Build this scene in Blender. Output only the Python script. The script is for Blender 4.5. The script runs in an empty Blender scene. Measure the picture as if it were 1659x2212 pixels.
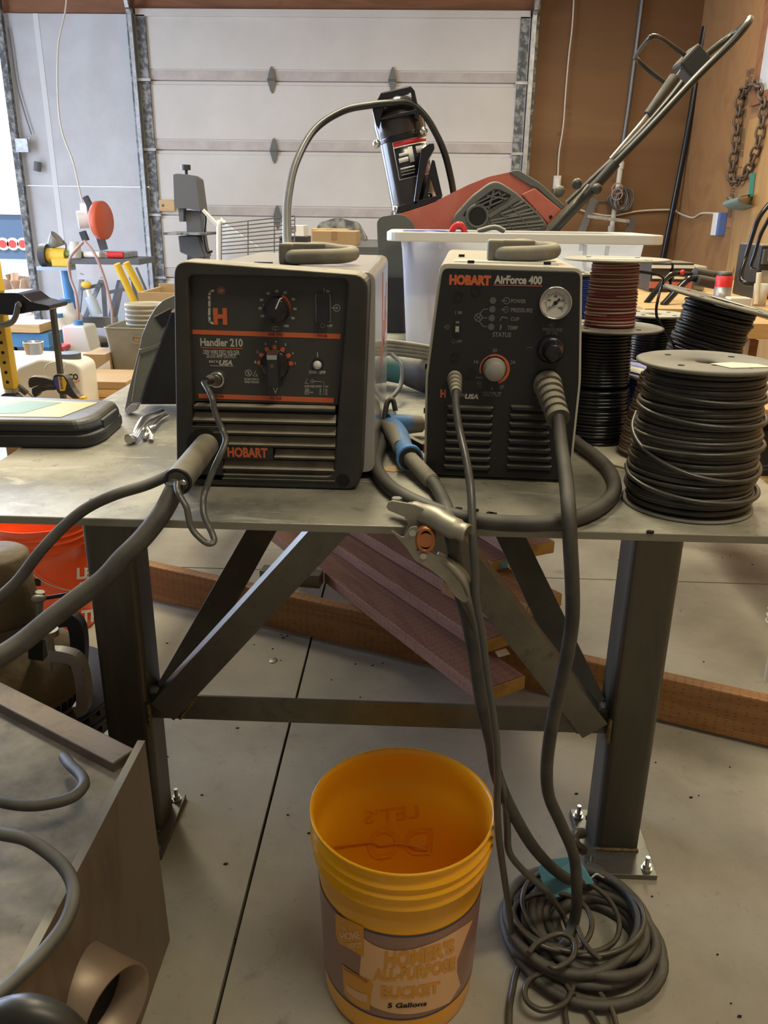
import bpy, bmesh, math, random
from mathutils import Matrix, Vector
random.seed(7)
SC = bpy.context.scene
PI = math.pi
# ------------------------------------------------------------------ camera
H = 1.266
F_PX = 1751.0
PITCH, ROLL, YAW = map(math.radians, (20.22, 0.81, -2.01))
_F = Vector((math.sin(YAW)*math.cos(PITCH), math.cos(YAW)*math.cos(PITCH), -math.sin(PITCH)))
_R0 = Vector((math.cos(YAW), -math.sin(YAW), 0))
_D0 = _F.cross(_R0)
_R = math.cos(ROLL)*_R0 - math.sin(ROLL)*_D0
_D = math.sin(ROLL)*_R0 + math.cos(ROLL)*_D0
cam_d = bpy.data.cameras.new('camera')
cam = bpy.data.objects.new('camera', cam_d)
SC.collection.objects.link(cam)
cam.matrix_world = Matrix.Translation((0, 0, H)) @ Matrix((_R, -_D, -_F)).transposed().to_4x4()
cam_d.sensor_fit = 'HORIZONTAL'
cam_d.sensor_width = 36.0
cam_d.lens = F_PX/1659*36
cam_d.clip_end = 200
SC.camera = cam
# ------------------------------------------------------------------ light and exposure
SC.view_settings.view_transform = 'Standard'
SC.view_settings.look = 'None'
SC.view_settings.gamma = 1
SC.view_settings.exposure = 0.36
SC.view_settings.use_curve_mapping = False
world = bpy.data.worlds.new('world')
SC.world = world
world.use_nodes = True
world.node_tree.nodes['Background'].inputs[0].default_value = (0.86, 0.93, 1.0, 1)
world.node_tree.nodes['Background'].inputs[1].default_value = 2.2
def area(name, loc, aim, sx, sy, power, col):
    d = bpy.data.lights.new(name, 'AREA'); d.shape = 'RECTANGLE'; d.size = sx; d.size_y = sy
    d.energy = power; d.color = col
    o = bpy.data.objects.new(name, d); SC.collection.objects.link(o)
    o.location = loc
    o.rotation_euler = (Vector(aim)-Vector(loc)).to_track_quat('-Z', 'Y').to_euler()
    return o
WARM = (1.0, 0.90, 0.67)
COOL = (0.55, 0.68, 1.0)
area('ceiling_lamp_light', (-0.3, 3.0, 3.55), (-0.3, 2.9, 0), 0.5, 2.4, 84, WARM)
area('ceiling_lamp_light', (1.6, 5.4, 3.55), (1.6, 5.2, 0), 0.5, 2.4, 64, WARM)
area('ceiling_lamp_light', (0.9, 0.2, 3.55), (0.7, 0.6, 0), 1.6, 0.5, 33, WARM)
area('ceiling_lamp_light', (-2.6, 4.6, 3.55), (-2.2, 4.2, 0), 0.5, 2.4, 58, WARM)
area('doorway_daylight', (-4.9, 8.9, 1.6), (-2.0, 3.0, 0.6), 1.7, 2.8, 330, COOL)
area('side_fill_light', (-5.6, 4.6, 1.6), (0.0, 3.6, 0.7), 3.4, 2.8, 190, COOL)  # cool fill added for a supposed doorway out of view
sun_d = bpy.data.lights.new('sun', 'SUN'); sun_d.energy = 5.0; sun_d.angle = 0.01; sun_d.color = (1, 0.95, 0.86)
sun = bpy.data.objects.new('sun', sun_d); SC.collection.objects.link(sun)
sun.rotation_euler = Vector((0.35, 0.55, -0.8)).to_track_quat('-Z', 'Y').to_euler()
# ------------------------------------------------------------------ helpers
def ray(px, py):
    return _F + (px-829.5)/F_PX*_R + (py-1106)/F_PX*_D
CAM0 = Vector((0, 0, H))
def atY(px, py, y):
    d = ray(px, py); return CAM0 + d*(y/d.y)
def atZ(px, py, z):
    d = ray(px, py); return CAM0 + d*((z-H)/d.z)
def atX(px, py, x):
    d = ray(px, py); return CAM0 + d*(x/d.x)
def WY(lst):
    return [atY(a, b, c) for a, b, c in lst]
def WZ(lst):
    return [atZ(a, b, c) for a, b, c in lst]
def zm(x0, y0, s):
    return lambda u, v: (x0+u/s, y0+v/s)

def spline(pts, n=6, closed=False):
    P = [Vector(p) for p in pts]
    if len(P) < 3: return P
    out = []
    m = len(P)
    rng = range(m) if closed else range(m-1)
    for i in rng:
        p0 = P[(i-1) % m] if (closed or i > 0) else P[0]*2-P[1]
        p1 = P[i]; p2 = P[(i+1) % m]
        p3 = P[(i+2) % m] if (closed or i+2 < m) else P[-1]*2-P[-2]
        for k in range(n):
            t = k/n
            out.append(0.5*((2*p1)+(p2-p0)*t+(2*p0-5*p1+4*p2-p3)*t*t+(3*p1-p0-3*p2+p3)*t**3))
    if not closed: out.append(P[-1])
    return out

def rrect(w, h, r, n=5, cx=0, cy=0):
    out = []
    r = min(r, w/2-1e-5, h/2-1e-5)
    for sx, sy, a0 in ((1, 1, 0), (-1, 1, 90), (-1, -1, 180), (1, -1, 270)):
        for k in range(n+1):
            a = math.radians(a0+90*k/n)
            out.append((cx+sx*(w/2-r)+r*math.cos(a), cy+sy*(h/2-r)+r*math.sin(a)))
    return out

def rpoly(corners, r, n=4):
    """round the corners of a 2D polygon"""
    out = []
    m = len(corners)
    for i in range(m):
        p = Vector(corners[i]); a = Vector(corners[i-1]); b = Vector(corners[(i+1) % m])
        da = (a-p); db = (b-p)
        ra = min(r, da.length*0.45); rb = min(r, db.length*0.45)
        s = p+da.normalized()*ra; e = p+db.normalized()*rb
        for k in range(n+1):
            t = k/n
            q = s*(1-t)**2+p*2*t*(1-t)+e*t*t
            out.append((q.x, q.y))
    return out

XZ = Matrix(((1, 0, 0, 0), (0, 0, 1, 0), (0, 1, 0, 0), (0, 0, 0, 1)))   # (x, y, h) -> (x, h, y): outline in XZ, height along Y
def frame(o, x, y):
    x = Vector(x).normalized(); y = Vector(y); y = (y-x*y.dot(x)).normalized(); z = x.cross(y)
    m = Matrix((x, y, z)).transposed().to_4x4(); m.translation = Vector(o); return m
def TR(x, y, z): return Matrix.Translation((x, y, z))
def RZ(a): return Matrix.Rotation(a, 4, 'Z')
def RX(a): return Matrix.Rotation(a, 4, 'X')
def RY(a): return Matrix.Rotation(a, 4, 'Y')

_txt = {}
def text_geo(s, off=0.0, shear=0.0):
    k = (s, off, shear)
    if k not in _txt:
        c = bpy.data.curves.new('t', 'FONT'); c.body = s; c.size = 1; c.offset = off; c.shear = shear
        c.resolution_u = 3; c.fill_mode = 'FRONT'
        o = bpy.data.objects.new('t', c); SC.collection.objects.link(o)
        bpy.context.view_layer.update()
        me = o.to_mesh()
        v = [tuple(p.co) for p in me.vertices]; f = [tuple(p.vertices) for p in me.polygons]
        o.to_mesh_clear(); bpy.data.objects.remove(o); bpy.data.curves.remove(c)
        x0 = min(p[0] for p in v); x1 = max(p[0] for p in v); y0 = min(p[1] for p in v); y1 = max(p[1] for p in v)
        _txt[k] = ([((p[0]-x0)/(x1-x0), (p[1]-y0)/(y1-y0)) for p in v], f, (x1-x0)/(y1-y0))
    return _txt[k]

class B:
    def __init__(s, M=None):
        s.v = []; s.f = []; s.sm = []; s.M = M or Matrix.Identity(4)
    def add(s, vs, fs, smooth=False, M=None):
        n = len(s.v); T = s.M @ M if M is not None else s.M
        s.v += [T @ Vector(p) for p in vs]
        s.f += [tuple(i+n for i in f) for f in fs]
        s.sm += [smooth]*len(fs)
        return s
    def box(s, x0, x1, y0, y1, z0, z1, M=None):
        v = [(x, y, z) for z in (z0, z1) for y in (y0, y1) for x in (x0, x1)]
        return s.add(v, [(0, 2, 3, 1), (4, 5, 7, 6), (0, 1, 5, 4), (2, 6, 7, 3), (0, 4, 6, 2), (1, 3, 7, 5)], False, M)
    def cbox(s, c, w, d, h, M=None):
        return s.box(c[0]-w/2, c[0]+w/2, c[1]-d/2, c[1]+d/2, c[2]-h/2, c[2]+h/2, M)
    def bar(s, a, b, w, h, up=(0, 0, 1)):
        a = Vector(a); b = Vector(b); z = (b-a); L = z.length; z.normalize()
        x = Vector(up).cross(z)
        if x.length < 1e-4: x = Vector((1, 0, 0))
        x.normalize(); y = z.cross(x)
        m = Matrix((x, y, z)).transposed().to_4x4(); m.translation = a
        return s.box(-w/2, w/2, -h/2, h/2, 0, L, m)
    def prism(s, pts, h0, h1, M=None, smooth=False, top=None):
        n = len(pts); top = top or pts
        v = [(p[0], p[1], h0) for p in pts]+[(p[0], p[1], h1) for p in top]
        s.add(v, [tuple(range(n-1, -1, -1)), tuple(range(n, 2*n))], False, M)
        return s.add(v, [(i, (i+1) % n, n+(i+1) % n, n+i) for i in range(n)], smooth, M)
    def ring(s, outer, inner, h0, h1, M=None, inner1=None, outer1=None):
        n = len(outer); inner1 = inner1 or inner; outer1 = outer1 or outer
        v = [(p[0], p[1], h0) for p in outer]+[(p[0], p[1], h0) for p in inner]+[(p[0], p[1], h1) for p in outer1]+[(p[0], p[1], h1) for p in inner1]
        f = []
        for i in range(n):
            j = (i+1) % n
            f += [(i, n+i, n+j, j), (2*n+i, 2*n+j, 3*n+j, 3*n+i), (i, j, 2*n+j, 2*n+i), (n+i, 3*n+i, 3*n+j, n+j)]
        return s.add(v, f, False, M)
    def tube(s, pts, r, seg=8, sp=6, closed=False, rr=None, flat=1.0, up=None):
        P = spline(pts, sp, closed) if sp else [Vector(p) for p in pts]
        n = len(P)
        if rr:   # radius along the spline
            R = [rr[min(len(rr)-1, int(i/(n-1)*(len(rr)-1)))]*(1-((i/(n-1)*(len(rr)-1)) % 1))+rr[min(len(rr)-1, int(i/(n-1)*(len(rr)-1))+1)]*((i/(n-1)*(len(rr)-1)) % 1) for i in range(n)]
        else: R = [r]*n
        T = []
        for i in range(n):
            a = P[i-1] if (i > 0 or closed) else P[0]; b = P[(i+1) % n] if (i < n-1 or closed) else P[-1]
            t = b-a; T.append(t.normalized() if t.length > 1e-9 else Vector((0, 0, 1)))
        u = Vector(up) if up else (Vector((0, 0, 1)) if abs(T[0].z) < 0.9 else Vector((1, 0, 0)))
        v = []
        for i in range(n):
            u = (u-T[i]*u.dot(T[i]))
            u = u.normalized() if u.length > 1e-6 else Vector((1, 0, 0))
            w = T[i].cross(u)
            for k in range(seg):
                a = 2*PI*k/seg
                v.append(P[i]+R[i]*(math.cos(a)*u*flat+math.sin(a)*w))
        f = []
        for i in range(n if closed else n-1):
            j = (i+1) % n
            for k in range(seg):
                l = (k+1) % seg
                f.append((i*seg+k, i*seg+l, j*seg+l, j*seg+k))
        s.add(v, f, True)
        if not closed:
            s.add(v[:seg], [tuple(range(seg-1, -1, -1))]); s.add(v[-seg:], [tuple(range(seg))])
        return s
    def lathe(s, prof, M=None, seg=28, a0=0, a1=2*PI, smooth=True):
        n = len(prof); full = abs(a1-a0-2*PI) < 1e-6; m = seg if full else seg+1
        v = []
        for k in range(m):
            a = a0+(a1-a0)*k/seg
            for r, z in prof: v.append((r*math.cos(a), r*math.sin(a), z))
        f = []
        for k in range(seg):
            l = (k+1) % m
            for i in range(n-1):
                f.append((k*n+i, l*n+i, l*n+i+1, k*n+i+1))
        return s.add(v, f, smooth, M)
    def cyl(s, a, b, r, r2=None, seg=20):
        a = Vector(a); b = Vector(b); r2 = r if r2 is None else r2
        m = (b-a).to_track_quat('Z', 'Y').to_matrix().to_4x4(); m.translation = a; L = (b-a).length
        s.lathe([(r, 0), (r2, L)], m, seg)
        c = [(r*math.cos(2*PI*k/seg), r*math.sin(2*PI*k/seg), 0) for k in range(seg)]
        d = [(r2*math.cos(2*PI*k/seg), r2*math.sin(2*PI*k/seg), L) for k in range(seg)]
        s.add(c, [tuple(range(seg-1, -1, -1))], False, m); s.add(d, [tuple(range(seg))], False, m)
        return s
    def ball(s, c, r, sc=(1, 1, 1), M=None, seg=16):
        prof = [(max(1e-5, r*math.sin(PI*i/10)), -r*math.cos(PI*i/10)) for i in range(11)]
        m = TR(*c) @ Matrix.Diagonal((*sc, 1))
        return s.lathe(prof, (M @ m) if M is not None else m, seg)
    def text(s, st, M, w, h, off=0.0, shear=0.0, bend=None):
        """lettering filling w x h, its lower left corner at M's origin"""
        v, f, _ = text_geo(st, off, shear)
        q = [(p[0]*w, p[1]*h, 0) for p in v]
        if bend: q = [bend(a, b) for a, b, _ in q]
        return s.add(q, f, False, M)
    def build(s, name, m, parent=None, bev=0, seg=2, origin=None, weld=False):
        if parent is not None: inv = WM[parent].inverted()
        else:
            if origin is None:
                xs = [p.x for p in s.v]; ys = [p.y for p in s.v]; zs = [p.z for p in s.v]
                origin = ((min(xs)+max(xs))/2, (min(ys)+max(ys))/2, min(zs))
            inv = Matrix.Translation(-Vector(origin))
        me = bpy.data.meshes.new(name)
        me.from_pydata([inv @ p for p in s.v], [], s.f)
        me.polygons.foreach_set('use_smooth', s.sm)
        me.materials.append(m)
        bm = bmesh.new(); bm.from_mesh(me)
        if bev or weld: bmesh.ops.remove_doubles(bm, verts=bm.verts, dist=1e-6)
        bmesh.ops.recalc_face_normals(bm, faces=bm.faces)
        bm.to_mesh(me); bm.free(); me.update()
        o = bpy.data.objects.new(name, me); SC.collection.objects.link(o)
        if parent is not None:
            o.parent = parent; WM[o] = WM[parent]
        else:
            o.location = origin; WM[o] = Matrix.Translation(origin)
        if bev:
            b = o.modifiers.new('bevel', 'BEVEL'); b.width = bev; b.segments = seg; b.limit_method = 'ANGLE'; b.angle_limit = math.radians(40)
            b.harden_normals = False
        return o
WM = {}
def tag(o, label, cat, group=None, kind=None):
    o['label'] = label; o['category'] = cat
    if group: o['group'] = group
    if kind: o['kind'] = kind
    return o
def thing(name, label, cat, loc=(0, 0, 0), rz=0, group=None):
    o = bpy.data.objects.new(name, None); SC.collection.objects.link(o)
    o.empty_display_size = 0.05
    o.location = loc; o.rotation_euler = (0, 0, rz)
    WM[o] = Matrix.Translation(loc) @ RZ(rz)
    return tag(o, label, cat, group)
def struct(o):
    o['kind'] = 'structure'; return o
def copy_tree(o, loc=None, rz=None, parent=None, label=None, rot=None):
    c = o.copy(); SC.collection.objects.link(c)
    if parent is not None: c.parent = parent
    if loc is not None: c.location = loc
    if rot is not None: c.rotation_euler = rot
    elif rz is not None: c.rotation_euler = (0, 0, rz)
    if label: c['label'] = label
    for ch in list(o.children): copy_tree(ch, parent=c)
    return c

# ------------------------------------------------------------------ materials
def mat(name, col, rough=0.5, metal=0.0, n2=None, nscale=8.0, namt=0.5, ndet=5, bump=0.0, bscale=40.0, dust=0.0,
        dustcol=(0.42, 0.36, 0.25), trans=0.0, stretch=None, emit=None, coat=0.0, spec=0.5, alpha=None, contrast=(0.35, 0.65), rvar=0.0, grit=None, streak=None):
    m = bpy.data.materials.new(name); m.use_nodes = True
    nt = m.node_tree; N = nt.nodes; L = nt.links
    p = N['Principled BSDF']
    p.inputs['Roughness'].default_value = rough; p.inputs['Metallic'].default_value = metal
    p.inputs['Specular IOR Level'].default_value = spec
    p.inputs['Coat Weight'].default_value = coat
    p.inputs['Transmission Weight'].default_value = trans
    if alpha is not None: p.inputs['Alpha'].default_value = alpha
    tc = N.new('ShaderNodeTexCoord'); mp = N.new('ShaderNodeMapping')
    L.new(tc.outputs['Object'], mp.inputs[0])
    if stretch: mp.inputs['Scale'].default_value = stretch
    src = None
    c1 = (*col, 1)
    if n2 is not None:
        nz = N.new('ShaderNodeTexNoise'); nz.inputs['Scale'].default_value = nscale; nz.inputs['Detail'].default_value = ndet
        nz.inputs['Roughness'].default_value = 0.62
        L.new(mp.outputs[0], nz.inputs['Vector'])
        rp = N.new('ShaderNodeValToRGB'); rp.color_ramp.elements[0].position = contrast[0]; rp.color_ramp.elements[1].position = contrast[1]
        rp.color_ramp.elements[0].color = c1
        rp.color_ramp.elements[1].color = (*[a*(1-namt)+b*namt for a, b in zip(col, n2)], 1)
        L.new(nz.outputs['Fac'], rp.inputs[0]); src = rp.outputs[0]
        if rvar:
            mr = N.new('ShaderNodeMapRange'); mr.inputs['To Min'].default_value = rough-rvar; mr.inputs['To Max'].default_value = rough+rvar
            L.new(nz.outputs['Fac'], mr.inputs[0]); L.new(mr.outputs[0], p.inputs['Roughness'])
    for gr_ in (grit, streak):
        if not gr_: continue
        gs, ga, gc, lo_, hi_ = gr_[:5]
        gn = N.new('ShaderNodeTexNoise'); gn.inputs['Scale'].default_value = gs; gn.inputs['Detail'].default_value = 7; gn.inputs['Roughness'].default_value = 0.7
        gn.inputs['Distortion'].default_value = 0.6 if gr_ is grit else 2.0
        if gr_ is streak:
            gm_ = N.new('ShaderNodeMapping'); gm_.inputs['Scale'].default_value = gr_[5]; L.new(tc.outputs['Object'], gm_.inputs[0]); L.new(gm_.outputs[0], gn.inputs['Vector'])
        else: L.new(tc.outputs['Object'], gn.inputs['Vector'])
        gr2_ = N.new('ShaderNodeMapRange'); gr2_.inputs['From Min'].default_value = lo_; gr2_.inputs['From Max'].default_value = hi_; gr2_.inputs['To Max'].default_value = ga
        L.new(gn.outputs['Fac'], gr2_.inputs[0])
        gx_ = N.new('ShaderNodeMix'); gx_.data_type = 'RGBA'; L.new(gr2_.outputs[0], gx_.inputs['Factor'])
        if src: L.new(src, gx_.inputs['A'])
        else: gx_.inputs['A'].default_value = c1
        gx_.inputs['B'].default_value = (*gc, 1); src = gx_.outputs['Result']
    if dust:
        g = N.new('ShaderNodeNewGeometry'); sx = N.new('ShaderNodeSeparateXYZ'); L.new(g.outputs['Normal'], sx.inputs[0])
        mr = N.new('ShaderNodeMapRange'); mr.inputs['From Min'].default_value = 0.25; mr.inputs['From Max'].default_value = 0.95
        mr.inputs['To Max'].default_value = dust; L.new(sx.outputs['Z'], mr.inputs[0])
        dn = N.new('ShaderNodeTexNoise'); dn.inputs['Scale'].default_value = 25; dn.inputs['Detail'].default_value = 4
        L.new(tc.outputs['Object'], dn.inputs['Vector'])
        mm = N.new('ShaderNodeMath'); mm.operation = 'MULTIPLY'
        m2 = N.new('ShaderNodeMapRange'); m2.inputs['From Min'].default_value = 0.25; m2.inputs['From Max'].default_value = 0.6; m2.inputs['To Min'].default_value = 0.55
        L.new(dn.outputs['Fac'], m2.inputs[0])
        L.new(mr.outputs[0], mm.inputs[0]); L.new(m2.outputs[0], mm.inputs[1])
        mx = N.new('ShaderNodeMix'); mx.data_type = 'RGBA'
        L.new(mm.outputs[0], mx.inputs['Factor'])
        if src: L.new(src, mx.inputs['A'])
        else: mx.inputs['A'].default_value = c1
        mx.inputs['B'].default_value = (*dustcol, 1); src = mx.outputs['Result']
    if src: L.new(src, p.inputs['Base Color'])
    else: p.inputs['Base Color'].default_value = c1
    if bump:
        nb = N.new('ShaderNodeTexNoise'); nb.inputs['Scale'].default_value = bscale; nb.inputs['Detail'].default_value = 4
        L.new(mp.outputs[0], nb.inputs['Vector'])
        bp = N.new('ShaderNodeBump'); bp.inputs['Strength'].default_value = bump; bp.inputs['Distance'].default_value = 0.01
        L.new(nb.outputs['Fac'], bp.inputs['Height']); L.new(bp.outputs[0], p.inputs['Normal'])
    if emit:
        p.inputs['Emission Color'].default_value = (*emit[:3], 1); p.inputs['Emission Strength'].default_value = emit[3]
    return m
def wood(name, c1, c2, axis='Y', scale=3.0, rough=0.65, knots=True, dark=(0.12, 0.05, 0.02), specks=0, ring=12):
    m = mat(name, c1, rough)
    nt = m.node_tree; N = nt.nodes; L = nt.links; p = N['Principled BSDF']
    tc = N['Texture Coordinate']; mp = N['Mapping']
    sc = {'X': (0.12, 1, 1), 'Y': (1, 0.12, 1), 'Z': (1, 1, 0.12)}[axis]
    mp.inputs['Scale'].default_value = sc
    nz = N.new('ShaderNodeTexNoise'); nz.inputs['Scale'].default_value = scale; nz.inputs['Detail'].default_value = 6; nz.inputs['Distortion'].default_value = 1.2
    L.new(mp.outputs[0], nz.inputs['Vector'])
    wv = N.new('ShaderNodeMath'); wv.operation = 'MULTIPLY'; wv.inputs[1].default_value = ring; L.new(nz.outputs['Fac'], wv.inputs[0])
    fr = N.new('ShaderNodeMath'); fr.operation = 'PINGPONG'; fr.inputs[1].default_value = 1.0; L.new(wv.outputs[0], fr.inputs[0])
    mx = N.new('ShaderNodeMix'); mx.data_type = 'RGBA'; mx.inputs['A'].default_value = (*c1, 1); mx.inputs['B'].default_value = (*c2, 1)
    L.new(fr.outputs[0], mx.inputs['Factor']); src = mx.outputs['Result']
    if knots:
        vo = N.new('ShaderNodeTexVoronoi'); vo.inputs['Scale'].default_value = 5.0
        m2 = N.new('ShaderNodeMapping'); s2 = {'X': (0.6, 1, 1), 'Y': (1, 0.6, 1), 'Z': (1, 1, 0.6)}[axis]; m2.inputs['Scale'].default_value = s2
        L.new(tc.outputs['Object'], m2.inputs[0]); L.new(m2.outputs[0], vo.inputs['Vector'])
        r = N.new('ShaderNodeMapRange'); r.inputs['From Min'].default_value = 0.04; r.inputs['From Max'].default_value = 0.12
        r.inputs['To Min'].default_value = 0.75; r.inputs['To Max'].default_value = 0.0; L.new(vo.outputs['Distance'], r.inputs[0])
        k = N.new('ShaderNodeMix'); k.data_type = 'RGBA'; L.new(src, k.inputs['A']); k.inputs['B'].default_value = (*dark, 1); L.new(r.outputs[0], k.inputs['Factor'])
        src = k.outputs['Result']
    if specks:
        vo = N.new('ShaderNodeTexVoronoi'); vo.inputs['Scale'].default_value = 1.0; vo.inputs['Randomness'].default_value = 0.25
        m2 = N.new('ShaderNodeMapping'); a, b = 45*specks, 110*specks
        m2.inputs['Scale'].default_value = {'X': (a, b, b), 'Y': (b, a, b), 'Z': (b, b, a)}[axis]
        L.new(tc.outputs['Object'], m2.inputs[0]); L.new(m2.outputs[0], vo.inputs['Vector'])
        r = N.new('ShaderNodeMapRange'); r.inputs['From Min'].default_value = 0.16; r.inputs['From Max'].default_value = 0.22
        r.inputs['To Min'].default_value = 0.8; r.inputs['To Max'].default_value = 0.0; L.new(vo.outputs['Distance'], r.inputs[0])
        k = N.new('ShaderNodeMix'); k.data_type = 'RGBA'; L.new(src, k.inputs['A']); k.inputs['B'].default_value = (*dark, 1); L.new(r.outputs[0], k.inputs['Factor'])
        src = k.outputs['Result']
    L.new(src, p.inputs['Base Color'])
    return m
DUST = (0.50, 0.44, 0.32)
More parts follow.
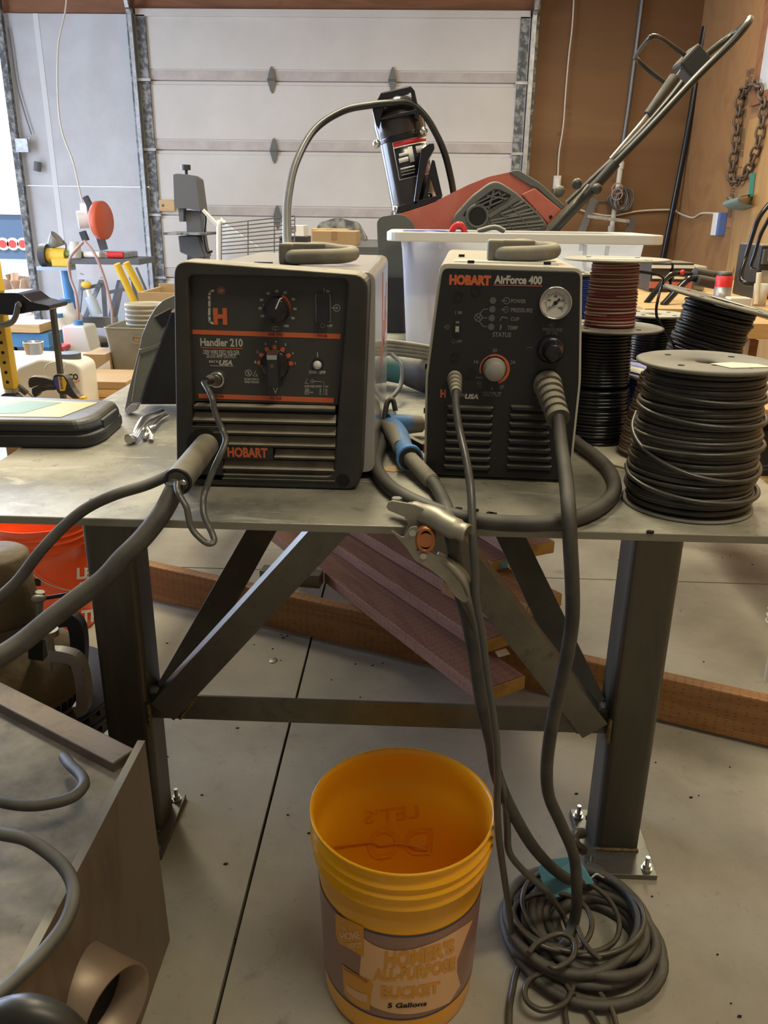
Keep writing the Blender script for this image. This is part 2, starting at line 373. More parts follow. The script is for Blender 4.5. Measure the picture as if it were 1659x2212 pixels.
M = dict(
 concrete=mat('concrete', (0.46, 0.43, 0.345), 0.55, n2=(0.24, 0.215, 0.165), nscale=2.2, namt=0.8, ndet=9, contrast=(0.38, 0.72), grit=(55, 0.5, (0.20, 0.17, 0.13), 0.6, 0.7), streak=(3.5, 0.55, (0.22, 0.19, 0.145), 0.58, 0.72, (1, 1, 1)), bump=0.05, bscale=60, spec=0.4, rvar=0.12),
 joint=mat('joint', (0.03, 0.027, 0.024), 0.9),
 ply=wood('plywood', (0.21, 0.105, 0.038), (0.145, 0.066, 0.022), 'X', 1.2, ring=5),
 ply_red=wood('plywood_red', (0.33, 0.17, 0.065), (0.24, 0.115, 0.042), 'X', 2.0, ring=4, knots=False),
 osb=wood('pale_plywood', (0.50, 0.30, 0.115), (0.36, 0.19, 0.065), 'Z', 2.5, ring=5),
 header=wood('header_board', (0.26, 0.11, 0.05), (0.19, 0.08, 0.035), 'X', 3.0),
 panel_white=mat('painted_panel', (0.56, 0.57, 0.60), 0.6, n2=(0.46, 0.46, 0.48), nscale=2.5, namt=0.8, ndet=7),
 door_white=mat('door_white', (0.66, 0.63, 0.60), 0.55, n2=(0.57, 0.54, 0.50), nscale=1.2, namt=0.8),
 door_grime=mat('door_grime', (0.55, 0.50, 0.47), 0.6, n2=(0.42, 0.37, 0.34), nscale=7, namt=0.8),
 galv=mat('galvanised', (0.33, 0.34, 0.35), 0.45, 0.7, n2=(0.62, 0.62, 0.6), nscale=18, namt=0.7),
 galv_dark=mat('dirty_galvanised', (0.10, 0.105, 0.11), 0.6, 0.3, n2=(0.42, 0.42, 0.4), nscale=16, namt=0.8, contrast=(0.45, 0.62)),
 steel_top=mat('dusty_steel_plate', (0.43, 0.405, 0.32), 0.45, 0.2, n2=(0.19, 0.18, 0.145), nscale=5.0, namt=0.9, ndet=11, spec=0.45, contrast=(0.42, 0.62), bump=0.08, bscale=30, grit=(38, 0.65, (0.16, 0.15, 0.12), 0.56, 0.68), streak=(7, 0.7, (0.62, 0.58, 0.47), 0.55, 0.7, (1, 2.2, 1)), rvar=0.12),
 steel=mat('mill_steel', (0.085, 0.082, 0.07), 0.42, 0.55, streak=(9, 0.5, (0.20, 0.19, 0.15), 0.56, 0.72, (1, 1, 0.2)), n2=(0.15, 0.14, 0.11), nscale=6, namt=0.8, stretch=(1, 1, 0.3), rvar=0.1),
 steel_lt=mat('brace_steel', (0.15, 0.15, 0.13), 0.4, 0.6, grit=(30, 0.5, (0.08, 0.08, 0.065), 0.55, 0.7), n2=(0.24, 0.235, 0.2), nscale=7, namt=0.8),
 steel_edge=mat('steel_edge', (0.26, 0.25, 0.2), 0.45, 0.5),
 weld=mat('weld_bead', (0.30, 0.22, 0.10), 0.4, 0.6, n2=(0.08, 0.07, 0.06), nscale=60, bump=0.6, bscale=200),
 zinc=mat('zinc_bolt', (0.55, 0.54, 0.5), 0.3, 0.9),
 brown_steel=mat('rusty_plate', grit=(40, 0.4, (0.30, 0.26, 0.19), 0.6, 0.72), streak=(6, 0.6, (0.08, 0.06, 0.045), 0.5, 0.7, (1, 1, 0.25)), col=(0.17, 0.13, 0.09), rough=0.42, metal=0.45, n2=(0.24, 0.19, 0.14), nscale=3, namt=0.8, ndet=8, stretch=(1, 1, 0.35), rvar=0.1),
 brown_top=mat('heat_stained_plate', (0.40, 0.35, 0.265), 0.5, 0.35, n2=(0.12, 0.10, 0.07), nscale=4.5, namt=0.95, ndet=10, contrast=(0.38, 0.6), grit=(60, 0.5, (0.1, 0.085, 0.06), 0.58, 0.7)),
 black=mat('black_plastic', (0.028, 0.028, 0.03), 0.45, dust=0.55, dustcol=DUST),
 black_clean=mat('black_panel', (0.016, 0.016, 0.018), 0.42),
 black_smooth=mat('black_gloss', (0.015, 0.015, 0.02), 0.22),
 bezel=mat('charcoal_bezel', (0.024, 0.024, 0.023), 0.55, n2=(0.07, 0.064, 0.05), nscale=7, namt=0.75, dust=0.9, dustcol=DUST, contrast=(0.45, 0.75)),
 face=mat('charcoal_faceplate', (0.040, 0.040, 0.040), 0.5, n2=(0.055, 0.052, 0.044), nscale=5, namt=0.7),
 slot=mat('dark_slot', (0.006, 0.006, 0.007), 0.8),
 orange_ink=mat('orange_ink', (0.62, 0.135, 0.045), 0.5),
 white_ink=mat('grey_ink', (0.50, 0.49, 0.44), 0.55),
 dim_ink=mat('dim_ink', (0.20, 0.195, 0.18), 0.6),
 dark_ink=mat('dark_ink', (0.12, 0.03, 0.02), 0.6),
 case=mat('grey_case', (0.40, 0.39, 0.385), 0.22, 0.1, dust=0.92, dustcol=(0.62, 0.56, 0.42), coat=0.4, n2=(0.34, 0.32, 0.31), nscale=5, namt=0.6),
 case_cream=mat('cream_case', (0.62, 0.58, 0.47), 0.35, dust=0.8, dustcol=(0.62, 0.56, 0.42)),
 red_worn=mat('worn_red', (0.50, 0.13, 0.10), 0.5),
 rubber=mat('dusty_rubber', (0.030, 0.030, 0.030), 0.6, n2=(0.075, 0.072, 0.062), nscale=18, namt=0.8, dust=0.5, dustcol=(0.22, 0.205, 0.165)),
 rubber_dusty=mat('very_dusty_rubber', (0.10, 0.096, 0.085), 0.75, n2=(0.22, 0.20, 0.16), nscale=14, namt=0.8, dust=0.8, dustcol=(0.48, 0.43, 0.31)),
 cord=mat('grey_cord', (0.065, 0.065, 0.06), 0.35, n2=(0.10, 0.098, 0.085), nscale=25),
 knob_grey=mat('grey_knob', (0.33, 0.32, 0.28), 0.5, 0.1),
 gauge=mat('gauge_face', (0.62, 0.60, 0.55), 0.4),
 glass=mat('gauge_glass', (1, 1, 1), 0.03, trans=1.0),
 chrome=mat('chrome', (0.6, 0.59, 0.56), 0.22, 0.95),
 white=mat('white_plastic', (0.75, 0.74, 0.70), 0.4),
 paper=mat('paper', (0.80, 0.77, 0.62), 0.8, n2=(0.66, 0.62, 0.48), nscale=30),
 wire_black=mat('black_cable', (0.016, 0.016, 0.016), 0.33, n2=(0.06, 0.055, 0.045), nscale=22, namt=0.7, dust=0.38, dustcol=(0.30, 0.27, 0.2)),
 wire_gloss=mat('glossy_black_wire', (0.010, 0.011, 0.014), 0.2),
 wire_brown=mat('brown_wire', (0.16, 0.10, 0.075), 0.45, dust=0.5, dustcol=DUST),
 wire_blue=mat('blue_wire', (0.02, 0.055, 0.27), 0.3),
 wire_yellow=mat('yellow_wire', (0.62, 0.42, 0.02), 0.35),
 flange=mat('grey_flange', (0.17, 0.162, 0.14), 0.6, n2=(0.30, 0.275, 0.21), nscale=9, namt=0.7, ndet=8),
 flange_dk=mat('dark_flange', (0.08, 0.078, 0.075), 0.5, dust=0.75, dustcol=(0.38, 0.35, 0.28)),
 flange_cream=mat('cream_flange', (0.40, 0.375, 0.30), 0.55, n2=(0.4, 0.37, 0.29), nscale=8),
 flange_blue=mat('blue_label_flange', (0.24, 0.25, 0.55), 0.5),
 bucket=mat('orange_plastic', (0.95, 0.47, 0.010), 0.33, n2=(0.92, 0.42, 0.01), nscale=6, namt=0.6, coat=0.2),
 bucket_red=mat('red_orange_plastic', (0.90, 0.095, 0.012), 0.35, coat=0.2),
 tubmat=mat('translucent_tub', (0.80, 0.82, 0.86), 0.35, trans=0.0),
 red=mat('snow_thrower_red', (0.44, 0.10, 0.07), 0.4, n2=(0.55, 0.24, 0.17), nscale=4, dust=0.75, dustcol=(0.62, 0.38, 0.25), coat=0.2),
 grey_pl=mat('grey_plastic', (0.10, 0.105, 0.098), 0.6, dust=0.75, dustcol=(0.45, 0.40, 0.30)),
 chute=mat('chute_black', (0.03, 0.027, 0.027), 0.2, coat=0.5, n2=(0.05, 0.042, 0.04), nscale=4),
 tubes=mat('painted_tube', (0.022, 0.023, 0.022), 0.28, dust=0.6, dustcol=(0.30, 0.28, 0.22)),
 blue_pl=mat('blue_torch', (0.11, 0.27, 0.56), 0.4, n2=(0.30, 0.31, 0.28), nscale=12, namt=0.7, contrast=(0.5, 0.62)),
 dusty_blue=mat('dusty_blue_torch', (0.30, 0.27, 0.21), 0.7, n2=(0.22, 0.21, 0.18), nscale=20),
 copper=mat('copper', (0.50, 0.20, 0.08), 0.4, 0.6, n2=(0.35, 0.14, 0.06), nscale=30),
 peach=mat('peach_cup', (0.62, 0.40, 0.20), 0.6, n2=(0.5, 0.33, 0.18), nscale=30),
 clampsteel=mat('clamp_steel', (0.36, 0.34, 0.28), 0.45, 0.5, n2=(0.22, 0.205, 0.165), nscale=14, namt=0.8, dust=0.5, dustcol=(0.55, 0.49, 0.36)),
 lumber=wood('treated_lumber', (0.28, 0.135, 0.085), (0.20, 0.09, 0.055), 'X', 9, specks=1.0, knots=False),
 lumber_y=wood('amber_lumber', (0.33, 0.165, 0.055), (0.24, 0.11, 0.032), 'X', 9, specks=1.0, knots=False),
 endgrain=mat('lumber_end', (0.50, 0.33, 0.08), 0.7, n2=(0.34, 0.20, 0.06), nscale=25, namt=0.9),
 pine=wood('pine', (0.62, 0.42, 0.20), (0.52, 0.33, 0.14), 'X', 6, knots=False),
 card=mat('cardboard', (0.42, 0.29, 0.15), 0.8, n2=(0.36, 0.24, 0.12), nscale=8),
 yellow=mat('yellow_paint', (0.72, 0.47, 0.04), 0.45),
 bluepaint=mat('blue_paint', (0.06, 0.20, 0.40), 0.45),
 redpaint=mat('red_paint', (0.65, 0.03, 0.03), 0.4),
 orange=mat('saw_orange', (0.62, 0.12, 0.05), 0.45),
 grey_dk=mat('bandsaw_grey', (0.11, 0.115, 0.12), 0.45),
 olive=mat('grey_hood', (0.20, 0.20, 0.17), 0.35, dust=0.5, dustcol=(0.5, 0.45, 0.33)),
 tank=mat('white_tank', (0.72, 0.71, 0.66), 0.4),
 tarp=mat('brown_tarp', (0.40, 0.27, 0.19), 0.8, n2=(0.28, 0.18, 0.12), nscale=6, bump=0.8, bscale=8),
 stainless=mat('stainless', (0.55, 0.53, 0.48), 0.25, 0.9),
 pail=mat('galvanised_pail', (0.27, 0.27, 0.23), 0.5, 0.4, n2=(0.36, 0.35, 0.29), nscale=12, dust=0.3),
 teal=mat('teal_paint', (0.05, 0.24, 0.22), 0.5),
 teal_grey=mat('teal_grey_sheet', (0.20, 0.27, 0.23), 0.55),
 cyan_tag=mat('cyan_tag', (0.13, 0.38, 0.52), 0.6),
 pvc=mat('pvc_pipe', (0.62, 0.60, 0.53), 0.4),
 conduit=mat('conduit', (0.17, 0.17, 0.17), 0.35, 0.6),
 white_cable=mat('white_cable', (0.62, 0.56, 0.46), 0.5),
 hose_red=mat('dusty_red_hose', (0.42, 0.27, 0.24), 0.6),
 green=mat('green_label', (0.14, 0.24, 0.05), 0.5),
 yellow_lbl=mat('yellow_label', (0.52, 0.46, 0.08), 0.5, n2=(0.42, 0.40, 0.22), nscale=10),
 leather=mat('brown_leather', (0.13, 0.095, 0.05), 0.75, n2=(0.20, 0.15, 0.08), nscale=7, namt=0.8, bump=0.6, bscale=25, dust=0.3, dustcol=(0.3, 0.24, 0.14)),
 navy=mat('blue_black_steel', (0.04, 0.045, 0.065), 0.4, 0.4, dust=0.3, dustcol=(0.16, 0.16, 0.18)),
)
M['wire_dark'] = mat('dark_cable', (0.012, 0.012, 0.012), 0.4, dust=0.15, dustcol=(0.2, 0.18, 0.14))
M['dull'] = mat('dull_board', (0.20, 0.18, 0.145), 0.8, n2=(0.15, 0.13, 0.10), nscale=3)
M['case_black'] = mat('case_black', (0.018, 0.018, 0.018), 0.45, dust=0.35, dustcol=(0.35, 0.31, 0.23))
M['hinge'] = mat('hinge_grey', (0.16, 0.165, 0.16), 0.45, 0.5)
# ================================================================== the room
WALL_Y = 8.6
XR = 2.54
XL = -5.9
YB = -1.6
CEIL = 3.75
# floor: slabs with open joints over a dark bed
jx = (atZ(680, 1347, 0).x+atZ(463, 2212, 0).x)/2
jy = atZ(1450, 1256, 0).y
b = B()
for x0, x1 in ((XL-0.2, jx-3.05), (jx-3.05, jx), (jx, XR+0.2)):
    for y0, y1 in ((YB-0.2, jy-3.05 if jy-3.05 > YB else jy), (jy-3.05 if jy-3.05 > YB else jy, jy), (jy, jy+3.0), (jy+3.0, WALL_Y+0.2)):
        if y1-y0 < 0.05: continue
        b.box(x0+0.0035, x1-0.0035, y0+0.0035, y1-0.0035, -0.02, 0)
fl = struct(b.build('floor', M['concrete'], origin=(0, 0, 0)))
struct(B().box(XL-0.2, XR+0.2, YB-0.2, WALL_Y+0.2, -0.08, -0.015).build('floor', M['joint'], origin=(0, 0, 0)))
struct(B().box(XL-0.2, XR+0.2, YB-0.2, WALL_Y+0.2, CEIL, CEIL+0.1).build('ceiling', M['dull']))
# end wall: plywood right of the door, painted panel left of it, header over both
DX0, DX1, DZ1 = -2.66, 0.955, 3.01
PX0 = -3.66        # painted panel's left edge, where the open doorway starts
struct(B().box(DX1+0.03, XR, WALL_Y, WALL_Y+0.12, 0, CEIL).build('wall_back', M['ply']))
struct(B().box(XL-0.2, XR+0.2, WALL_Y+0.02, WALL_Y+0.14, DZ1-0.02, CEIL).build('wall_back', M['header']))
pn = struct(B().box(PX0-0.32, DX0-0.02, WALL_Y, WALL_Y+0.12, 0, 1.478).box(PX0-0.32, PX0+0.02, WALL_Y, WALL_Y+0.12, 1.486, DZ1-0.03)
            .box(PX0+0.03, DX0-0.02, WALL_Y, WALL_Y+0.12, 1.486, DZ1-0.03).build('wall_back', M['panel_white']))
struct(B().box(XL-0.2, -5.85, WALL_Y+0.02, WALL_Y+0.14, 0, DZ1).build('wall_back', M['panel_white']))
struct(B().box(PX0+0.0, PX0+0.05, WALL_Y-0.004, WALL_Y, 0, DZ1-0.03).build('trim_1', mat('seam_paint', (0.66, 0.66, 0.68), 0.6)))
# right wall: red-brown sheet at the corner, pale sheet nearer
struct(B().box(XR, XR+0.12, 7.05, WALL_Y, 0, CEIL).box(XR+0.001, XR+0.12, YB, 7.05, 1.98, CEIL).build('wall_right', M['ply_red']))
struct(B().box(XR, XR+0.12, YB, 7.05, 0, 1.985).build('wall_right', M['osb']))
wx = B().box(XR-0.012, XR, 5.6, 6.95, 2.13, 3.1).build('window_1', M['panel_white']); struct(wx)
wf = B().ring(rrect(1.47, 1.09, 0.001, 1, 6.275, 2.615), rrect(1.31, 0.93, 0.001, 1, 6.275, 2.615), XR-0.03, XR-0.01, Matrix(((0, 0, 1, 0), (1, 0, 0, 0), (0, 1, 0, 0), (0, 0, 0, 1))))
wf.build('window_frame', M['header'], wx)
# unseen walls close the room; the left one has an opening added to let daylight in
struct(B().box(XL-0.12, XL, YB, 2.6, 0, CEIL).box(XL-0.12, XL, 6.8, WALL_Y, 0, CEIL).box(XL-0.12, XL, 2.6, 6.8, 3.0, CEIL).box(XL-0.12, XL, 2.6, 6.8, 0.0, 0.05).build('wall_left', M['dull']))
struct(B().box(XL-0.2, XR+0.2, YB-0.12, YB, 0, CEIL).build('wall_front', M['dull']))
# closed sectional door
door = B(); dg = B()
B_BACK = True
SEC = [0.0, 0.615, 1.222, 1.822, 2.43, DZ1]
for i in range(5):
    z0, z1 = SEC[i], SEC[i+1]
    door.box(DX0, DX1, WALL_Y+0.004, WALL_Y+0.05, z0+0.004, z1-0.004)
    if i: dg.box(DX0+0.05, DX1-0.05, WALL_Y-0.004, WALL_Y+0.003, z0+0.008, z0+0.085); 
    door.box(DX0+0.06, DX1-0.06, WALL_Y-0.006, WALL_Y+0.004, z0+0.10, z1-0.035)
door.box(DX0, DX1, WALL_Y+0.03, WALL_Y+0.06, 0, DZ1)
d1 = struct(door.build('door_1', M['door_white'], bev=0.003))
dg.build('rail_band', M['door_grime'], d1)
b = B(); b.box(DX0-0.02, DX1+0.02, WALL_Y-0.03, WALL_Y+0.0, DZ1-0.05, DZ1+0.01); b.build('top_rail', M['door_white'], d1)
for (hx, hy) in ((587, 173), (592, 326), (599, 470), (848, 174), (853, 468)):
    c = atY(hx, hy, WALL_Y-0.01)
    b = B().prism([(0, 0.115), (0.016, 0.09), (0.036, 0.02), (0.036, -0.02), (0.016, -0.09), (0, -0.115), (-0.016, -0.09), (-0.036, -0.02), (-0.036, 0.02), (-0.016, 0.09)], -0.012, 0.008, TR(c.x, c.y, c.z) @ XZ)
    b.cyl((c.x-0.04, c.y-0.012, c.z), (c.x+0.04, c.y-0.012, c.z), 0.009, seg=8)
    b.build('hinge', M['hinge'], d1)
# edge stiles, rollers and tracks
for side, x in ((-1, DX0), (1, DX1)):
    b = B().box(x-0.045*(side > 0)-0.02, x+0.045*(side < 0)+0.02, WALL_Y-0.03, WALL_Y+0.0, 0.0, DZ1-0.04)
    b.build('stile', M['galv_dark'], d1)
    for z in SEC[1:5]:
        B().box(x-0.08, x+0.08, WALL_Y-0.045, WALL_Y-0.028, z-0.012, z+0.012).build('roller_bracket', M['galv'], d1)
    xx = x+side*0.055
    pts = [(xx, WALL_Y-0.06, 0), (xx, WALL_Y-0.06, 2.75), (xx, WALL_Y-0.12, 3.02), (xx, WALL_Y-0.35, 3.28), (xx, WALL_Y-0.9, 3.42)]
    b = B()
    P = spline(pts, 6)
    for p, q in zip(P[:-1], P[1:]):
        b.bar(p, q, 0.03, 0.07, up=(1, 0, 0)) if False else b.bar(p, q, 0.07, 0.035, up=(1, 0, 0))
    b.build('track', M['galv'], d1)
    B().box(xx+side*0.02, xx+side*0.05, WALL_Y-0.04, WALL_Y, 0, CEIL-0.1).build('jamb', M['galv_dark'], d1)
# open doorway on the left: track and jamb
d2 = struct(B().box(PX0-0.36, PX0-0.31, WALL_Y-0.02, WALL_Y+0.12, 0, DZ1).build('door_2', mat('jamb_metal', (0.42, 0.43, 0.45), 0.4, 0.4)))
P = [Vector(p) for p in ((PX0-0.30, WALL_Y-0.07, 0), (PX0-0.30, WALL_Y-0.07, 3.2))]
b = B().bar(P[0], P[1], 0.02, 0.06, up=(1, 0, 0)).bar(P[0]+Vector((0.02, 0.03, 0)), P[1]+Vector((0.02, 0.03, 0)), 0.05, 0.012, up=(1, 0, 0)); b.build('track', M['galv_dark'], d2)
c = atY(45, 312, WALL_Y-0.08)
b = B().box(c.x-0.04, c.x+0.08, c.y-0.03, c.y+0.02, c.z-0.07, c.z+0.05).cyl((c.x+0.05, c.y, c.z-0.02), (c.x+0.10, c.y, c.z+0.06), 0.012); b.build('latch', M['galv'], d2)
# outside: bright drive with a parked trailer
struct(B().box(-14, 1.0, WALL_Y+0.1, 30, -0.1, -0.02).build('ground_outside', mat('sunlit_gravel', (0.78, 0.74, 0.68), 0.9, n2=(0.6, 0.56, 0.5), nscale=5), origin=(-5, 18, -0.1)))
t = thing('trailer', 'blue and white trailer tail with three round red lights seen outside the open doorway', 'trailer', (-5.6, 12.0, 0))
y = 12.0
a = atY(-60, 462, y); c = atY(64, 560, y)
B().box(a.x, c.x+0.02, y, y+2.0, c.z, a.z).build('tail_panel', mat('trailer_blue', (0.04, 0.08, 0.16), 0.4), t)
B().box(a.x, c.x+0.02, y-0.05, y+2, a.z, a.z+0.12).build('top_rail', M['tank'], t)
a2 = atY(-60, 556, y); c2 = atY(66, 606, y)
B().box(a2.x, c2.x, y+0.3, y+2.0, c2.z, a2.z).build('bumper', mat('trailer_pale', (0.62, 0.68, 0.72), 0.4), t)
for px in (-12, 7, 28, 50):
    c = atY(px, 527, y-0.02)
    ring = B().cyl((c.x, y, c.z), (c.x, y-0.03, c.z), 0.085, seg=20).build('light_ring', M['tank'], t)
    B().cyl((c.x, y-0.025, c.z), (c.x, y-0.045, c.z), 0.055, seg=20).build('red_lens', M['redpaint'], ring)
c = atY(30, 640, 10.5)
tg = B()
pts = [(c.x-0.6+0.1*i, 0.85+0.05*math.sin(i*1.7)) for i in range(12)]
P0 = atY(-30, 600, 10.5); P1 = atY(82, 602, 10.5); P2 = atY(84, 690, 10.5)
vs = []; fs = []
for j in range(9):
    for i in range(25):
        u, v = i/24, j/8
        vs.append((P0.x+(P1.x-P0.x)*u, 10.5+0.06*math.sin(u*34+v*2)+0.05*math.sin(u*13+v*5), P1.z+(0-P1.z)*v+0.03*math.sin(u*9)*(1-v)))
for j in range(8):
    for i in range(24): k = j*25+i; fs.append((k, k+1, k+26, k+25))
n = len(vs)
vs += [(x, y_+0.5, z) for x, y_, z in vs]
fs += [tuple(n+i for i in f) for f in fs[:]]
tg.add(vs, fs, True)
tag(tg.build('tarp', M['tarp']), 'brown crumpled tarp hanging outside the open doorway under the trailer lights', 'tarp')
# -------- wall fittings
def cable_on_wall(name, pts, r, m, label, cat='cable', group=None):
    return tag(B().tube(WY(pts), r, 6).build(name, m), label, cat, group)
Y0 = WALL_Y-0.03
cable_on_wall('hanging_cord', [(144, -5, Y0-0.3), (140, 30, Y0-0.3), (127, 90, Y0-0.3), (124, 160, Y0-0.3), (127, 240, Y0-0.3), (137, 295, Y0-0.3), (158, 350, Y0-0.3), (175, 425, Y0-0.3), (182, 450, Y0-0.35)], 0.008, M['white_cable'], 'thin pale cord hanging down past the white panel to the chop saw', 'cord')
cable_on_wall('wall_wire', [(1240, -5, Y0), (1236, 60, Y0), (1229, 120, Y0), (1222, 200, Y0), (1217, 270, Y0), (1208, 330, Y0), (1205, 384, Y0)], 0.008, M['white_cable'], 'white wire running down the brown plywood to the outlet box right of the garage door', 'wire')
c = atY(1203, 394, Y0)
t = thing('outlet_box', 'white outlet box on the brown plywood at the end of the hanging wire', 'outlet', (c.x, Y0+0.03, c.z))
B().cbox((c.x, Y0, c.z), 0.07, 0.06, 0.12).build('housing', M['pvc'], t, bev=0.006)
B().cbox((c.x, Y0-0.034, c.z), 0.04, 0.01, 0.07).build('socket', M['white'], t, bev=0.003)
tag(B().tube(WY([(1388, -5, Y0), (1376, 90, Y0), (1367, 160, Y0), (1358, 230, Y0), (1341, 345, Y0)]), 0.022, 8).build('conduit', M['conduit']), 'grey metal conduit running down the plywood behind the handlebar', 'conduit')
tag(B().tube(WY([(1342, 346, Y0), (1337, 390, Y0), (1325, 470, Y0), (1320, 505, Y0)]), 0.026, 8).cyl(atY(1342, 350, Y0), atY(1340, 365, Y0), 0.032).cyl(atY(1321, 488, Y0), atY(1320, 500, Y0), 0.034).build('pvc_pipe', M['pvc']), 'pale plastic pipe below the grey conduit on the plywood', 'pipe')
tag(B().tube([(atY(1523, 57, 8.5)), atY(1483, 300, 8.5), atY(1444, 500, 8.5), atY(1432, 560, 8.5)], 0.028, 8).build('corner_pipe', M['wire_gloss']), 'black pipe standing in the corner between the two plywood walls', 'pipe')
cable_on_wall('wall_wire', [(1245, 450, Y0), (1270, 458, Y0), (1320, 466, Y0), (1380, 456, Y0), (1440, 453, Y0), (1462, 455, Y0)], 0.009, M['white_cable'], 'tan wire running sideways across the end plywood above the clear tote', 'wire')
tag(B().tube([atX(1458, 456, XR-0.02), atX(1480, 466, XR-0.02), atX(1498, 470, XR-0.02), atX(1515, 461, XR-0.02), atX(1540, 461, XR-0.02), atX(1551, 464, XR-0.02)], 0.009, 6).build('wall_wire', M['white_cable']), 'tan wire sagging along the right wall to the blue edged outlet', 'wire')
c = atX(1554, 484, XR-0.03)
t = thing('outlet_box', 'white and blue outlet box on the right wall at the tan wire end', 'outlet', (XR, c.y, c.z))
B().cbox((XR-0.035, c.y+0.02, c.z), 0.07, 0.10, 0.18).build('cover', M['white'], t, bev=0.004)
B().cbox((XR-0.03, c.y-0.05, c.z), 0.06, 0.05, 0.18).build('side', mat('outlet_blue', (0.08, 0.14, 0.38), 0.5), t, bev=0.004)
# ladder against the end wall
t = thing('step_ladder', 'dark metal ladder leaning on the plywood behind the clear tote', 'ladder', (atY(1262, 500, 8.2).x, 8.2, 0))
p0 = atY(1283, 430, 8.45); q0 = atY(1254, 505, 8.3); d = (p0-q0)/(p0.z-q0.z)
foot = q0-d*q0.z
B().bar(foot, p0, 0.07, 0.03, up=(0, 1, 0)).build('rail', M['conduit'], t)
B().bar(foot+Vector((0.4, 0, 0)), p0+Vector((0.4, 0, -0.18)), 0.07, 0.03, up=(0, 1, 0)).build('rail', M['conduit'], t)
for k in range(4):
    q = foot+(p0-foot)*(0.25+0.22*k-0.02)
    B().bar(q, q+Vector((0.4, 0, -0.04)), 0.06, 0.03).build('rung', M['galv'], t)
# wall hook rack with wire coil
t = thing('wire_coil', 'tangled coil of grey and red wire hanging on the plywood behind the plastic pipe', 'wire coil', tuple(atY(1335, 430, Y0-0.02)))
c = atY(1335, 430, Y0-0.04)
b = B()
for k in range(7):
    a = [c+Vector(((0.07+0.02*random.random())*math.cos(i*PI/5)+0.02*(random.random()-.5)+0.03*(k % 3), -0.012*k+0.01*random.random(), (0.09+0.02*random.random())*math.sin(i*PI/5))) for i in range(10)]
    b.tube(a, 0.006, 5, 3, closed=True)
b.build('loops', M['conduit'], t)
b = B()
for k in range(2):
    a = [c+Vector(((0.05)*math.cos(i*PI/4)-0.03, -0.06-0.01*k, 0.09+(0.05)*math.sin(i*PI/4)-0.05*k)) for i in range(8)]
    b.tube(a, 0.006, 5, 3, closed=True)
b.build('red_strand', M['hose_red'], t)
c = atY(1250, 432, Y0); e = atY(1345, 436, Y0)
tag(B().tube([c, e], 0.007, 6, 0).tube([atY(1290, 433, Y0-0.02), atY(1292, 445, Y0-0.05), atY(1284, 450, Y0-0.06), atY(1278, 443, Y0-0.06)], 0.006, 6).build('wall_hook', M['conduit']), 'thin dark rod with hooks on the plywood above the ladder', 'hook')
# chain on the right wall
t = thing('chain', 'large rusty chain looped on the pale right plywood wall', 'chain', tuple(atX(1610, 290, XR)))
zc = zm(1100, 0, 2.968)
loop = [(1480, 620), (1500, 575), (1560, 545), (1600, 545), (1620, 610), (1632, 690), (1622, 760), (1612, 830), (1600, 900), (1580, 970), (1552, 1040), (1520, 1110), (1470, 1160), (1425, 1165), (1420, 1110), (1435, 1030), (1447, 950), (1455, 870), (1462, 790), (1470, 700)]
pts = spline([atX(*zc(*p), XR-0.04) for p in loop], 8, True)
L = [0]
for i in range(len(pts)): L.append(L[-1]+(pts[(i+1) % len(pts)]-pts[i]).length)
nl = 30
lm = mat('rusty_chain', (0.10, 0.075, 0.055), 0.6, 0.4, n2=(0.2, 0.12, 0.07), nscale=30)
def along(s):
    s = s % L[-1]
    for i in range(len(pts)):
        if L[i+1] >= s: return pts[i]+(pts[(i+1) % len(pts)]-pts[i])*((s-L[i])/max(1e-9, L[i+1]-L[i]))
    return pts[0]
for k in range(nl):
    s0 = L[-1]*k/nl; a = along(s0-0.002); c = along(s0+L[-1]/nl); mid = (a+c)/2; ax = (c-a).normalized(); hl = (c-a).length*0.62
    side = Vector((1, 0, 0)) if k % 2 else ax.cross(Vector((1, 0, 0))).normalized()
    b = B().tube([mid+ax*hl*math.copysign(abs(math.cos(q))**0.7, math.cos(q))+side*0.03*math.sin(q) for q in [i*PI/6 for i in range(12)]], 0.0105, 6, 1, closed=True)
    b.build('link', lm, t)
# teal bracket below chain
t = thing('sheet_bracket', 'teal grey bent sheet metal scoop fixed to the right wall below the chain', 'scoop', tuple(atX(1600, 435, XR)))
a = [zc(*p) for p in ((1450, 1290), (1560, 1262), (1578, 1300), (1480, 1332))]
P = [atX(*p, XR-0.03) for p in a]
q = [p+Vector((-0.12, 0, 0.0)) for p in P]
n = 8
vs = []; fs = []
for i in range(n+1):
    u = i/n; x = 0.12*math.sin(u*PI)*1.0; 
    for A, Bq in ((P[0], P[3]), (P[1], P[2])):
        c = A*(1-u)+Bq*u; vs.append(c+Vector((-x, 0, 0.02*math.cos(u*PI))))
for i in range(n): fs.append((2*i, 2*i+1, 2*i+3, 2*i+2))
m0 = len(vs); vs += [v+Vector((0.006, 0, 0)) for v in vs]; fs += [tuple(m0+i for i in f) for f in fs[:]]
B().add(vs, fs, True).build('scoop', M['teal_grey'], t)
P = [atX(*zc(*p), XR-0.05) for p in ((1392, 1258), (1400, 1262), (1420, 1290), (1448, 1296), (1440, 1325), (1392, 1335), (1400, 1300))]
B().add([*P, *[p+Vector((0.04, 0, 0)) for p in P]], [tuple(range(7)), tuple(range(13, 6, -1))]+[(i, (i+1) % 7, 7+(i+1) % 7, 7+i) for i in range(7)]).build('tip', M['flange_dk'], t)
B().bar(atX(*zc(1562, 1110), XR-0.02), atX(*zc(1545, 1262), XR-0.02), 0.03, 0.02).build('handle', M['teal'], t)
